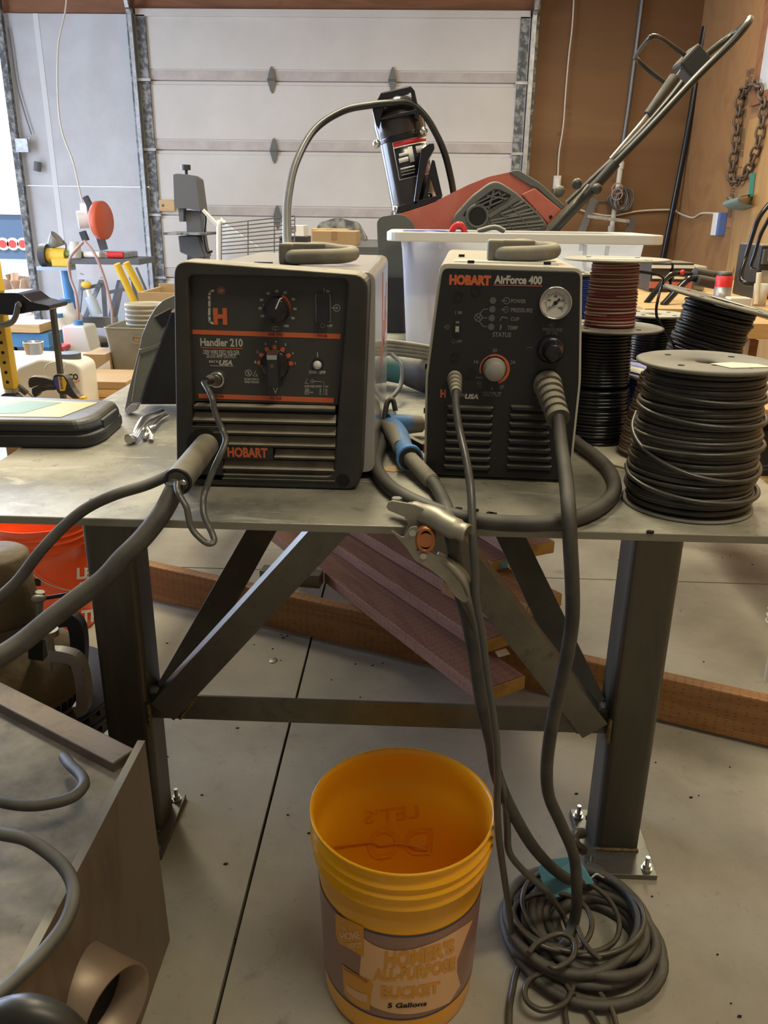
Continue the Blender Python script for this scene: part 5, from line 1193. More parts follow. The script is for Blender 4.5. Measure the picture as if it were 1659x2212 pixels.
b = B(); yprism(b, rpoly([ZG(*p) for p in up_], 6, 2), 1.0, 1.004); b.build('side_plate', M['clampsteel'], gc)
lo_ = [(180, 815), (262, 868), (300, 802), (350, 792), (352, 880), (340, 950), (400, 930), (450, 965), (540, 1000), (640, 1090), (690, 1180), (682, 1235), (640, 1268), (580, 1225), (520, 1130), (430, 1060), (330, 1000), (285, 930)]
b = B(); yprism(b, rpoly([ZG(*p) for p in lo_], 7, 3), 0.984, 0.988); yprism(b, rpoly([ZG(*p) for p in lo_], 7, 3), 1.006, 1.010)
b.build('lower_arm', M['clampsteel'], gc)
b = B().tube(WY([(*ZG(470, 970), 0.995), (*ZG(560, 1030), 0.993), (*ZG(640, 1120), 0.992), (*ZG(672, 1210), 0.99)]), 0.012, 10, 5, rr=[0.010, 0.015, 0.017, 0.012], flat=0.45, up=(0.6, 0, 1)); b.build('lower_grip', M['clampsteel'], gc)
a = atY(*ZG(398, 855), 0.996)
b = B()
for k in range(5): b.tube([a+Vector((0.0105*math.cos(q), -0.012+k*0.0055, 0.0155*math.sin(q))) for q in [i*PI/6 for i in range(12)]], 0.003, 6, 2, closed=True)
b.cyl(a+Vector((0, -0.014, 0)), a+Vector((0, 0.016, 0)), 0.010, seg=14); b.build('spring', M['copper'], gc)
a = atY(857, 1084, 1.05)
B().cyl(a+Vector((0, 0, -0.012)), a+Vector((0, 0, 0.006)), 0.0072, seg=6).build('bolt', M['zinc'], gc)
for u, v in ((318, 835), (385, 978)):
    a = atY(*ZG(u, v), 0.982); B().cyl(a, a+Vector((0, 0.004, 0)), 0.0045, seg=12).build('rivet', M['zinc'], gc)
gl2 = WY([(985, 1262, 0.99), (1000, 1290, 1.0), (1018, 1330, 1.02), (1030, 1390, 1.03), (1040, 1480, 1.03), (1052, 1560, 1.03), (1068, 1640, 1.03), (1090, 1720, 1.035), (1096, 1790, 1.05), (1100, 1840, 1.06), (1130, 1880, 1.08), (1180, 1925, 1.09)])+WZ([(1215, 1975, 0.05), (1240, 2040, 0.04), (1238, 2090, 0.02)])
tag(B().tube(gl2, 0.0058, 8, 6).build('clamp_cable', M['cord']), 'thin grey cable hanging from the ground clamp down into the coil on the floor', 'cable')
# power tool behind, half hidden between the machines
gr = thing('angle_grinder', 'dark green power tool lying on the bench behind the torch', 'grinder', (-0.03, 1.93, TT))
a = Vector((-0.13, 1.99, TT+0.055)); c = Vector((0.075, 1.86, TT+0.045))
B().tube([a, a.lerp(c, 0.35), a.lerp(c, 0.6)], 0.035, 18, 6, rr=[0.042, 0.036, 0.036]).build('motor_housing', mat('dark_teal', (0.03, 0.12, 0.11), 0.35, dust=0.5, dustcol=DUST), gr)
B().tube([a.lerp(c, 0.58), a.lerp(c, 0.8), c], 0.04, 18, 6, rr=[0.038, 0.047, 0.044]).build('gear_head', M['black'], gr)
B().box(-0.035, 0.035, -0.002, 0.001, -0.018, 0.018, frame(a.lerp(c, 0.2)+Vector((-0.01, -0.038, 0.012)), (c-a), (0, 1, 0.3))).build('name_badge', M['yellow_lbl'], gr)
b = B()
for k in range(4):
    b = B().tube([Vector((-0.22, 1.88+0.01*k, TT+0.088+0.010*k)), Vector((-0.09, 1.86, TT+0.098+0.009*k)), Vector((0.03, 1.86, TT+0.088+0.008*k)), Vector((0.12, 1.88, TT+0.062+0.008*k)), Vector((0.20, 1.95, TT+0.05)), Vector((0.12, 2.10, TT+0.04)), Vector((-0.10, 2.10, TT+0.05))], 0.0058, 8, 6)
    tag(b.build('extension_lead', M['rubber_dusty']), ('lowest', 'second', 'third', 'topmost')[k]+' of the dusty cord loops lying over the power tool between the machines', 'cord', 'cord loops behind the torch')
tag(B().tube(WY([(846, 765, 1.84), (868, 790, 1.80), (866, 830, 1.77), (850, 855, 1.73), (828, 875, 1.70)]), 0.005, 8, 6).build('power_cord', M['rubber']), 'short grey cord curving down beside the large welder behind the torch', 'cord')
a = atZ(803, 980, TT); b = B()
pts = [(-0.045, 1.29), (-0.018, 1.30), (-0.012, 1.27), (-0.03, 1.262), (-0.052, 1.272)]
tag(B().prism(pts, TT+0.0002, TT+0.0012).build('paper_scrap', M['peach']), 'torn tan scrap of paper on the bench under the blue torch', 'paper')
# tool case at the left edge
cs = thing('tool_case', 'flat black tool case with yellow and green label on the bench at the left', 'tool case', (-0.66, 1.44, TT))
o_ = rpoly([(-0.93, 1.335), (-0.572, 1.352), (-0.556, 1.40), (-0.566, 1.535), (-0.92, 1.56)], 0.022, 5)
def inset(pts, d):
    cx = sum(p[0] for p in pts)/len(pts); cy = sum(p[1] for p in pts)/len(pts)
    return [(p[0]+(cx-p[0])*d/abs(max(1e-3, math.hypot(p[0]-cx, p[1]-cy)))*1.0, p[1]+(cy-p[1])*d/abs(max(1e-3, math.hypot(p[0]-cx, p[1]-cy)))*1.0) for p in pts]
B().prism(o_, TT, TT+0.026, top=o_).build('lower_shell', M['case_black'], cs, bev=0.008, seg=3)
B().prism(inset(o_, 0.001), TT+0.028, TT+0.050, top=inset(o_, 0.012)).build('lid', M['case_black'], cs, bev=0.008, seg=3)
B().prism(inset(o_, 0.004), TT+0.024, TT+0.030).build('seam', M['slot'], cs)
B().prism([(-0.93, 1.365), (-0.622, 1.378), (-0.60, 1.50), (-0.93, 1.52)], TT+0.050, TT+0.0508).build('label', M['yellow_lbl'], cs)
B().prism([(-0.80, 1.385), (-0.70, 1.40), (-0.668, 1.49), (-0.74, 1.50)], TT+0.0508, TT+0.0512).build('green_patch', M['green'], cs)
B().prism([(-0.93, 1.372), (-0.83, 1.38), (-0.79, 1.44), (-0.93, 1.47)], TT+0.0508, TT+0.0512).build('white_patch', mat('pale_grey_label', (0.45, 0.45, 0.45), 0.4), cs)
B().box(-0.004, 0.004, -0.045, 0.045, 0.010, 0.040, TR(-0.5655, 1.455, TT) @ RZ(0.05)).build('end_recess', M['case_black'], cs, bev=0.003)
# locking pliers
pl = thing('locking_pliers', 'shiny steel locking pliers lying on the bench left of the large welder', 'pliers', tuple(atZ(320, 925, TT)))
def zt(px, py, h): return atZ(px, py, TT+h)
B().tube([zt(288, 948, .010), zt(298, 930, .016), zt(312, 908, .018), zt(335, 898, .014), zt(352, 890, .010)], 0.007, 10, 5, rr=[0.007, 0.008, 0.0085, 0.007, 0.006]).build('upper_handle', M['chrome'], pl)
B().tube([zt(316, 932, .006), zt(330, 920, .012), zt(342, 908, .010), zt(360, 898, .008)], 0.006, 10, 5, flat=0.6).build('lower_handle', M['chrome'], pl)
B().tube([zt(312, 950, .004), zt(316, 940, .010), zt(322, 930, .012)], 0.0045, 8, 4).build('fixed_jaw', M['chrome'], pl)
B().tube([zt(326, 952, .004), zt(328, 940, .010), zt(320, 926, .014)], 0.0045, 8, 4).build('moving_jaw', M['chrome'], pl)
a = zt(286, 946, .010); B().cyl(a+Vector((0.002, 0.004, 0)), a+Vector((-0.004, -0.010, 0)), 0.0095, seg=16).build('adjusting_screw', M['chrome'], pl)
# curved grey guard leaning behind the welder
ZH = zm(260, 620, 6.143)
gd = thing('plastic_guard', 'tall curved grey and black plastic guard standing left behind the large welder', 'guard', (-0.50, 1.66, TT))
outl = [(50, 1650), (100, 1400), (150, 1200), (240, 850), (280, 650), (370, 430), (460, 280), (560, 180), (700, 115), (760, 110), (760, 200), (700, 290), (660, 330), (600, 520), (520, 730), (440, 960), (340, 1230), (240, 1560), (190, 1650), (110, 1690)]
yprism(B(), [ZH(*p) for p in outl], 1.62, 1.632).build('shell', M['olive'], gd, bev=0.002)
yprism(B(), [ZH(*p) for p in ((340, 1240), (440, 970), (520, 740), (600, 530), (660, 330), (900, 330), (900, 1560), (250, 1560))], 1.640, 1.72).build('inner_box', M['black_clean'], gd, bev=0.003)
q = [ZH(*p) for p in ((235, 830), (360, 800), (450, 765), (535, 715), (500, 800), (420, 840), (340, 870), (260, 900))]
yprism(B(), q, 1.613, 1.622).build('ridge', M['olive'], gd, bev=0.002)
yprism(B(), [ZH(*p) for p in ((450, 400), (665, 280), (665, 340), (600, 520), (555, 545))], 1.6165, 1.6195).build('notch', M['black_clean'], gd)
B().tube(WY([(*ZH(450, 398), 1.616), (*ZH(665, 282), 1.616)]), 0.0012, 5, 0).tube(WY([(*ZH(150, 1520), 1.618), (*ZH(200, 1200), 1.618), (*ZH(262, 900), 1.618)]), 0.0015, 5, 3).build('edge_line', M['flange_cream'], gd)
yprism(B(), [ZH(*p) for p in ((50, 1650), (130, 1560), (235, 1560), (190, 1650), (110, 1690))], 1.600, 1.621).build('foot_lip', mat('pale_lip', (0.45, 0.44, 0.46), 0.4), gd, bev=0.001)
# little debris on the bench
b = B()
for px, py in ((990, 1101), (1026, 1104), (1065, 1112), (1058, 1111), (202, 1082), (1404, 1151)):
    p = atZ(px, py, TT); b.prism(rpoly([(p.x-0.006, p.y-0.002), (p.x+0.003, p.y-0.004), (p.x+0.006, p.y+0.001), (p.x-0.002, p.y+0.004)], 0.001, 1), TT, TT+0.003)
tag(b.build('metal_crumbs', M['slot']), 'dark metal crumbs and grit scattered on the bench top', 'grit', kind='stuff')

# ================================================================== clear tote
tb = thing('storage_tote', 'big translucent white plastic tote with a wide rim behind the plasma cutter', 'tote', (0.31, 2.66, TT))
def tl_loop(x0, x1, y0, y1, r, z): return [(a, c, z) for a, c in rrect(x1-x0, y1-y0, r, 6, (x0+x1)/2, (y0+y1)/2)]
def loft(loops, caps=(True, False)):
    n = len(loops[0]); vs = [p for l in loops for p in l]; fs = []
    for j in range(len(loops)-1):
        for i in range(n): k = (i+1) % n; fs.append((j*n+i, j*n+k, (j+1)*n+k, (j+1)*n+i))
    if caps[0]: fs.append(tuple(range(n)))
    if caps[1]: fs.append(tuple(range((len(loops)-1)*n, len(loops)*n)))
    return vs, fs
X0, X1, YA, YC = -0.045, 0.655, 2.45, 2.85
zt_ = 1.218
lo = [tl_loop(X0+.018, X1-.035, YA+.03, YC-.03, 0.05, TT+0.004), tl_loop(X0+0.004, X1-0.010, YA+.012, YC-.012, 0.05, TT+0.24), tl_loop(X0-0.004, X1, YA, YC, 0.05, zt_-0.012),
      tl_loop(X0-0.006, X1-0.002, YA+0.003, YC-0.003, 0.047, zt_-0.012), tl_loop(X0+0.007, X1-0.013, YA+.015, YC-.015, 0.047, TT+0.24), tl_loop(X0+.021, X1-.038, YA+.033, YC-.033, 0.047, TT+0.008)]
tub = mat('tote_plastic', (0.84, 0.86, 0.90), 0.3, trans=0.0)
nt = tub.node_tree; pb = nt.nodes['Principled BSDF']
trn = nt.nodes.new('ShaderNodeBsdfTranslucent'); trn.inputs[0].default_value = (0.93, 0.95, 0.98, 1)
tp_ = nt.nodes.new('ShaderNodeBsdfTransparent'); tp_.inputs[0].default_value = (0.9, 0.92, 0.95, 1)
m1 = nt.nodes.new('ShaderNodeMixShader'); m1.inputs[0].default_value = 0.55
m2 = nt.nodes.new('ShaderNodeMixShader'); m2.inputs[0].default_value = 0.34
nt.links.new(pb.outputs[0], m1.inputs[1]); nt.links.new(trn.outputs[0], m1.inputs[2]); nt.links.new(m1.outputs[0], m2.inputs[1]); nt.links.new(tp_.outputs[0], m2.inputs[2])
nt.links.new(m2.outputs[0], nt.nodes['Material Output'].inputs[0])
M['tote'] = tub
vs, fs = loft(lo, (True, True)); B().add(vs, fs, True).build('body', tub, tb)
ro = tl_loop(X0-0.045, X1+0.045, YA-0.02, YC+0.02, 0.05, 0); ri = tl_loop(X0-0.002, X1-0.002, YA+0.004, YC-0.004, 0.05, 0)
B().ring([(p[0], p[1]) for p in ro], [(p[0], p[1]) for p in ri], zt_-0.026, zt_).build('rim', mat('tote_rim', (0.80, 0.79, 0.76), 0.35), tb, bev=0.003)
for x in (0.06, 0.20, 0.34, 0.46):
    B().box(x, x+0.012, YA-0.012, YA+0.002, zt_-0.045, zt_-0.020).build('rib', M['tote'], tb)
b = B().tube([(0.54, YA-0.004, zt_-0.03), (0.535, YA-0.006, 1.15), (0.52, YA-0.007, 1.13), (0.50, YA-0.008, 1.125), (0.48, YA-0.008, 1.13), (0.475, YA-0.006, 1.19)], 0.006, 6, 5); b.build('latch_rib', M['tote'], tb)
B().tube([(0.63, YA-0.004, 1.16), (0.628, YA-0.006, 1.13)], 0.007, 8, 2).build('latch_slot', M['tote'], tb)
# inside the tote
tag(B().tube([(0.10, 2.49, 1.215), (0.065, 2.485, 1.15), (0.045, 2.485, 1.08), (0.040, 2.49, 1.0), (0.055, 2.50, 0.93), (0.10, 2.52, 0.89)], 0.007, 8, 6).build('red_hose', mat('red_hose', (0.62, 0.02, 0.04), 0.4)), 'red hose curving down inside the translucent tote', 'hose')
a = atY(938, 497, 2.55)
tag(B().lathe([(0.0001, 0.0), (0.085, 0.0), (0.092, 0.006), (0.092, 0.012), (0.0001, 0.016)], TR(a.x, 2.56, zt_-0.012), 30).lathe([(0.08, -0.17), (0.087, 0.0)], TR(a.x, 2.56, zt_-0.012), 30).build('blue_lid_pail', mat('blue_lid', (0.03, 0.05, 0.35), 0.4)), 'round blue lid just showing above the rim of the translucent tote', 'lid')
tag(B().tube([(0.09, 2.5, 1.20), (0.105, 2.5, 1.232), (0.125, 2.5, 1.236), (0.145, 2.52, 1.20)], 0.009, 8, 6).build('red_handle', M['redpaint']), 'small red loop poking above the tote rim', 'handle loop')  # a red handle, drawn as a bent tube
tag(B().tube(WY([(1032, 500, 2.66), (1068, 491, 2.66), (1090, 500, 2.66)]), 0.008, 6, 4).build('grey_strap', M['grey_pl']), 'grey strap end poking above the tote rim in front of the snow thrower', 'strap')

# ================================================================== snow thrower behind the tote
ZS = zm(600, 160, 2.514); ZE = zm(940, 350, 5.53); ZHB = zm(1180, 30, 3.607)
SY = 2.95
st = thing('snow_thrower', 'red electric snow thrower with tall black chute and long slanted handlebar', 'snow thrower', (0.15, SY+0.2, TT))
body = [ZS(*p) for p in ((600, 1300), (590, 900), (640, 765), (690, 750), (800, 715), (880, 685))]+[ZE(*p) for p in ((0, 470), (200, 370), (400, 270), (640, 175), (880, 122), (960, 108), (1150, 290), (1240, 290), (1510, 565), (1350, 740), (1250, 860))]+[ZS(1380, 1200)]
yprism(B(), rpoly(body, 4, 2), SY, SY+0.42, TT+0.002).build('red_body', M['red'], st, bev=0.012, seg=3)
hous = [ZS(*p) for p in ((538, 800), (560, 775), (640, 762), (690, 766), (730, 800), (752, 850), (760, 1500), (560, 1500))]
yprism(B(), rpoly(hous, 6, 3), SY-0.03, SY+0.46, TT+0.001).build('auger_housing', M['grey_pl'], st, bev=0.006)
yprism(B(), rpoly([(824, 600), (838, 600), (870, 600), (870, 742), (826, 742)], 3, 2), SY-0.05, SY+0.2, TT+0.001).build('lower_panel', M['black_clean'], st, bev=0.003)
cap = [ZE(*p) for p in ((880, 122), (930, 100), (1000, 95), (1110, 160), (1230, 235), (1300, 290), (1400, 385), (1555, 525), (1510, 572), (1210, 300), (1150, 292))]
yprism(B(), rpoly(cap, 3, 2), SY-0.008, SY+0.43).build('top_cap', M['grey_pl'], st, bev=0.006)
yprism(B(), [ZE(*p) for p in ((1030, 385), (1190, 310), (1510, 570), (1350, 742))], SY-0.010, SY+0.01).build('side_panel', M['red'], st, bev=0.004)
side = [ZE(*p) for p in ((205, 860), (205, 690), (240, 620), (440, 400), (640, 250), (720, 225), (800, 250), (980, 370), (1120, 500), (1270, 650), (1350, 760), (1300, 860))]
yprism(B(), rpoly(side, 8, 3), SY-0.028, SY+0.02).build('side_cover', M['grey_pl'], st, bev=0.007, seg=3)
sdc = [o for o in st.children if o.name.startswith('side_cover')][0]
def sbar(p, q, w, y, m, name, d=0.006):
    a = atY(*ZE(*p), y); c = atY(*ZE(*q), y)
    return B().bar(a, c, d, w, up=(0, 1, 0)) if False else B().bar(a, c, w, d, up=(0, 1, 0))
for i in range(9):
    p0 = (655+i*42, 700+i*30-40*0) if False else (650+i*62*0.55, 712-i*0)
rows = [((930, 530), (1075, 455)), ((780, 620), (1120, 500)), ((830, 655), (1170, 550)), ((660, 700), (1215, 590)), ((670, 730), (1250, 640)), ((710, 765), (1290, 700)), ((750, 800), (1300, 745)), ((800, 830), (1260, 790))]
for p, q in rows: sbar(p, q, 0.006, SY-0.031, None, '').build('vent_rib', mat('rib_grey', (0.16, 0.16, 0.14), 0.55) if 'rib' not in M else M['rib'], sdc)
for p, q in (((900, 520), (1190, 860)), ((780, 600), (970, 860)), ((1060, 470), (1240, 640))): sbar(p, q, 0.004, SY-0.0315, None, '').build('vent_rib', M['grey_pl'], sdc)
sbar((640, 650), (1000, 430), 0.012, SY-0.033, None, '').build('vent_rib', M['grey_pl'], sdc)
yprism(B(), rpoly([ZE(*p) for p in ((470, 490), (620, 380), (700, 325), (760, 325), (910, 395), (880, 440), (650, 570), (560, 545))], 3, 2), SY-0.0290, SY-0.0275).build('vent_opening', M['slot'], sdc)
yprism(B(), rpoly([ZE(*p) for p in ((330, 650), (350, 600), (450, 530), (470, 540), (400, 600), (390, 640))], 2, 2), SY-0.0290, SY-0.0275).build('vent_opening', M['slot'], sdc)
for p, q in (((480, 500), (760, 360)), ((520, 520), (840, 385)), ((600, 545), (870, 430)), ((620, 400), (860, 440)), ((700, 340), (640, 560)), ((760, 350), (820, 470))):
    sbar(p, q, 0.005, SY-0.032, None, '').build('vent_rib', M['grey_pl'], sdc)
c = atY(*ZE(505, 650), SY-0.028)
B().lathe([(0.030, 0), (0.036, 0.004), (0.040, 0.0), (0.040, -0.004)], TR(c.x, SY-0.030, c.z) @ RX(PI/2), 26).build('hub_ring', M['grey_pl'], sdc)
B().cyl((c.x, SY-0.026, c.z), (c.x, SY-0.0305, c.z), 0.030, seg=24).build('hub_hole', M['slot'], sdc)
c = atY(*ZE(1380, 658), SY-0.011); B().cyl((c.x, SY-0.008, c.z), (c.x, SY-0.012, c.z), 0.006, seg=12).build('screw_hole', M['slot'], st)
# chute
def sc_(u, v, y): return atY(*ZS(u, v), y)
CY = SY+0.18
k0 = sc_(745, 725, CY); k1 = sc_(672, 330, CY)
B().tube([k0+(k0-k1)*0.1, k0, k1], 0.082, 28, 0).build('chute_barrel', M['chute'], st)
b = B().tube([sc_(672, 330, CY), sc_(658, 260, CY), sc_(648, 215, CY+0.02)], 0.09, 28, 5, rr=[0.088, 0.090, 0.080]); b.build('chute_hood', M['chute'], st)
ch = [o for o in st.children if o.name.startswith('chute_hood')][0]
b = B().tube([sc_(672, 345, CY), sc_(675, 362, CY)], 0.089, 28, 0); b.build('hood_rim', M['black_smooth'], ch)
fo_ = [ZS(*p) for p in ((520, 200), (560, 110), (575, 100), (720, 62), (740, 75), (768, 215), (765, 250), (740, 195), (722, 95), (598, 125), (582, 150), (555, 240), (545, 290))]
fy = CY-0.10
yprism(B(), [ZS(*p) for p in ((512, 195), (560, 100), (718, 62), (742, 82), (728, 100), (600, 130), (585, 150), (560, 240), (548, 300), (530, 270))], fy, fy+0.035).build('hood_handle', M['black_smooth'], ch, bev=0.004)
yprism(B(), [ZS(*p) for p in ((722, 92), (742, 80), (770, 210), (766, 252), (742, 240))], fy, fy+0.035).build('hood_handle', M['black_smooth'], ch, bev=0.004)
yprism(B(), [ZS(*p) for p in ((545, 250), (566, 235), (755, 190), (752, 215), (600, 240))], fy-0.003, fy+0.01).build('hood_handle', M['black_smooth'], ch, bev=0.002)
for u, v in ((537, 378), (792, 310), (645, 733), (820, 665)):
    p = sc_(u, v, CY-0.09); B().ball(p, 0.014, seg=10).build('bolt', M['zinc'], st)
# sticker wraps the barrel
axis = (k1-k0).normalized(); e1 = Vector((0, -1, 0)); e1 = (e1-axis*e1.dot(axis)).normalized(); e2 = axis.cross(e1)
if e2.x < 0: e2 = -e2
def bar_pt(a, h, r): return k0+axis*h+e1*r*math.cos(a)+e2*r*math.sin(a)
Lb = (k1-k0).length
def wrap(a0, a1, h0, h1, r, m, name):
    vs = []; fs = []; n = 10
    for i in range(n+1):
        a = a0+(a1-a0)*i/n
        vs += [bar_pt(a, h0, r), bar_pt(a, h1, r), bar_pt(a, h0, r-0.0015), bar_pt(a, h1, r-0.0015)]
    for i in range(n): fs += [(4*i, 4*i+4, 4*i+5, 4*i+1), (4*i+2, 4*i+3, 4*i+7, 4*i+6), (4*i+1, 4*i+5, 4*i+7, 4*i+3), (4*i, 4*i+2, 4*i+6, 4*i+4)]
    return B().add(vs, fs, True).build(name, m, st)
wrap(-0.45, 1.35, Lb*0.40, Lb*0.90, 0.0832, M['white'], 'warning_sticker')
wrap(-0.42, 1.32, Lb*0.41, Lb*0.82, 0.0836, M['black_smooth'], 'sticker_panel')
wrap(-0.42, 1.32, Lb*0.835, Lb*0.895, 0.0836, M['redpaint'], 'sticker_band')
for (a0, a1, h0, h1, m) in ((-0.3, 0.1, .62, .68, 'white'), (-0.25, 0.15, .70, .74, 'white'), (0.15, 0.35, .60, .80, 'white'), (0.5, 0.85, .70, .79, 'white'), (0.7, 1.0, .62, .68, 'redpaint'), (-0.3, 0.3, .53, .55, 'white'), (-0.3, 0.3, .49, .505, 'dim_ink'), (-0.3, 0.25, .45, .465, 'dim_ink')):
    wrap(a0, a1, Lb*h0, Lb*h1, 0.0840, M[m], 'sticker_mark')
# black bracket beside the chute
by = SY+0.02
yprism(B(), [ZS(*p) for p in ((738, 715), (740, 690), (778, 410), (822, 378), (848, 375), (852, 405), (815, 470), (760, 705))], by, by+0.10).build('chute_bracket', M['black_smooth'], st, bev=0.003)
yprism(B(), [ZS(*p) for p in ((838, 465), (852, 470), (896, 665), (868, 680), (832, 565), (808, 690), (780, 700))], by+0.01, by+0.09).build('chute_bracket', M['black_smooth'], st, bev=0.002)
yprism(B(), [ZS(*p) for p in ((640, 760), (650, 720), (740, 690), (890, 655), (892, 680), (760, 725))], by, by+0.16).build('chute_base', M['black_smooth'], st, bev=0.003)
# handlebar: near and far tubes joined at the top, grip, switch box, bail
H1, H2 = SY-0.03, SY+0.40
low1 = (1186, 498); top1 = (1614, 48)
nb = WY([(*low1, H1), (1240, 440, H1), (1300, 382, H1), (1400, 280, H1), (1500, 172, H1), (1580, 92, H1), (1613, 54, H1+0.02), (1620, 42, H1+0.10), (1616, 46, H1+0.25), (1590, 70, H2), (1512, 132, H2), (1440, 222, H2), (1370, 300, H2), (1300, 368, H2), (1225, 440, H2)])
B().tube(nb, 0.0120, 10, 5).build('handlebar', M['tubes'], st)
B().tube(WY([(1190, 505, H1-0.012), (1240, 450, H1-0.012), (1290, 398, H1-0.012), (1330, 352, H1-0.01)]), 0.018, 10, 4).build('lower_tube', M['tubes'], st)
for (u, v) in ((235, 1325), (390, 1365)):
    c = atY(*ZHB(u, v), H1-0.02); B().lathe([(0.0001, 0.02), (0.014, 0.02), (0.018, 0.01), (0.014, 0.0), (0.008, 0)], TR(c.x, c.y, c.z) @ RX(PI/2), 9).build('clamp_knob', M['black'], st)
c = atY(*ZHB(95, 1385), H1+0.1); B().lathe([(0.0001, 0.03), (0.018, 0.03), (0.021, 0.015), (0.017, 0.0), (0.0001, 0)], TR(c.x, c.y, c.z) @ RX(PI/2), 7).build('clamp_knob', M['grey_pl'], st)
B().tube(WY([(*ZHB(330, 1330), H1-0.02), (*ZHB(250, 1430), H1-0.02), (*ZHB(120, 1620), H1-0.02), (*ZHB(60, 1690), H1-0.02)]), 0.004, 6, 4).build('control_cable', M['flange_cream'], st)
B().tube(WY([(*ZHB(965, 510), H1+0.12), (*ZHB(1000, 500), H1+0.12), (*ZHB(790, 785), H1+0.08)]), 0.02, 12, 0, rr=[0.015, 0.020, 0.014]).build('chute_crank_grip', M['rubber'], st)
B().tube(WY([(*ZHB(790, 785), H1+0.08), (*ZHB(730, 860), H1+0.06), (*ZHB(500, 1130), H1+0.05)]), 0.006, 6, 3).build('crank_rod', M['galv'], st)
B().tube(WY([(*ZHB(1085, 385), H1+0.2), (*ZHB(1000, 500), H1+0.14)]), 0.003, 6, 0).build('bail_cable', M['flange_cream'], st)
c = atY(*ZHB(1140, 385), H1+0.2)
B().box(-0.038, 0.038, -0.05, 0.05, -0.045, 0.038, TR(*c) @ RY(math.radians(42))).build('switch_box', M['black'], st, bev=0.008)
B().tube(WY([(*ZHB(1085, 325), H1+0.2), (*ZHB(1000, 265), H1+0.17), (*ZHB(900, 195), H1+0.12), (*ZHB(830, 175), H1+0.08), (*ZHB(790, 205), H1+0.10), (*ZHB(700, 325), H1+0.25), (*ZHB(705, 350), H1+0.32), (*ZHB(780, 425), H1+0.35), (*ZHB(930, 540), H1+0.35)]), 0.008, 8, 5).build('bail', M['tubes'], st)
# thick cable looped through the chute handle
lp = WY([(622, 545, 1.95), (620, 500, 2.1), (622, 430, 2.4), (640, 350, 2.7), (680, 280, 2.9), (740, 240, 2.99), (800, 227, 3.02), (850, 222, 3.03), (885, 222, 3.04), (915, 245, 3.04), (940, 285, 3.04), (960, 330, 3.04), (974, 385, 3.05), (981, 425, 3.06)])
tag(B().tube(lp, 0.0115, 10, 7).build('looped_cable', M['wire_dark']), 'thick black cable arching from behind the welder through the snow thrower chute handle', 'cable')
# ================================================================== timber under the bench
def board(name, label_, end, far, z, L=1.3, w=0.138, t=0.038, m='lumber', group='treated boards stacked under the bench', tilt=0.0, tagit=None):
    A = atZ(*end, z); C = atZ(*far, z); d = (C-A); d.z = 0; d.normalize(); s = Vector((d.y, -d.x, 0))
    F = Matrix((d, s, Vector((0, 0, 1)))).transposed().to_4x4(); F.translation = A
    F = F @ RY(-tilt)
    bb = B(F).box(0.002, L, 0, w, 0.0008, t)
    inv = F
    me_o = bb.build(name, M[m], bev=0.002, origin=tuple(A))
    # grain follows the board: turn the object instead of the world axes
    me = me_o.data; me_o.matrix_world = F
    T = F.inverted() @ Matrix.Translation(A)
    me.transform(T)
    WM[me_o] = F.copy()
    tag(me_o, label_, 'board', group)
    B(F).box(-0.0012, 0.002, 0.001, w-0.001, 0.0016, t-0.001).build('end_grain', M['endgrain'], me_o)
    return me_o
# long timber lying on the floor from left rear to right front
a = atZ(1659, 1621, 0.0); c = atZ(300, 1262, 0.0)
a = Vector((0.922, 1.760, 0)); c = Vector((-0.943, 2.50, 0)); d = (a-c).normalized()
p0 = c-d*0.35; L = (a-c).length+1.0
F = frame(p0, d, (-d.y, d.x, 0)); bm_ = B(F).box(0, L, 0, 0.040, 0.012, 0.138).build('floor_timber', M['lumber_y'], bev=0.003, origin=tuple(p0))
me = bm_.data; bm_.matrix_world = F; me.transform(F.inverted() @ Matrix.Translation(p0)); WM[bm_] = F.copy()
tag(bm_, 'long amber timber standing on edge across the floor behind the bench legs', 'timber')
q = atZ(355, 1262, 0)
F2 = frame((q.x-0.42, q.y+0.22, 0), (0.42, -0.20, 0), (0.2, 0.42, 0))
tag(B(F2).box(0, 0.47, -0.05, 0.04, 0.0, 0.0115).build('shim_board', M['lumber_y']), 'thin brown board offcut lying under the left end of the long floor timber', 'board')
board('lumber_board', 'lowest treated board in the pile under the bench, nearest the floor joint', (1040, 1522), (660, 1227), 0.140)
board('lumber_board', 'second treated board from the bottom of the pile under the bench', (1042, 1414), (700, 1181), 0.179)
board('lumber_board', 'third treated board up the pile, its end hidden behind the right front brace', (1075, 1352), (731, 1141), 0.218)
board('lumber_board', 'amber board end resting just left of the hanging torch lead, mid height in the pile', (1140, 1336), (900, 1210), 0.258, w=0.13, m='lumber_y', L=0.45)
board('lumber_board', 'dark amber board end below the mid height one, behind the right brace', (1150, 1388), (930, 1270), 0.218, w=0.12, m='lumber_y', L=0.36)
lb = board('lumber_board', 'board end carrying a small blue and white sticker near the top of the pile', (1060, 1240), (900, 1150), 0.288, w=0.135, m='lumber', L=0.9)
board('lumber_board', 'topmost treated board of the pile, just under the bench top edge', (1112, 1211), (1010, 1145), 0.328, w=0.138, L=0.9)
Fm = WM[lb]
B(Fm).box(-0.002, -0.0011, 0.030, 0.085, 0.006, 0.032).build('sticker', mat('blue_sticker', (0.10, 0.35, 0.55), 0.5), lb)
b = B(Fm)
for k in range(7): b.box(-0.0026, -0.0019, 0.066+k*0.0026, 0.067+k*0.0026+0.0006*(k % 2), 0.010, 0.022)
B(Fm).box(-0.0023, -0.0012, 0.062, 0.086, 0.007, 0.029).build('sticker_barcode', M['white'], lb)
b.build('sticker_bars', M['slot'], lb)
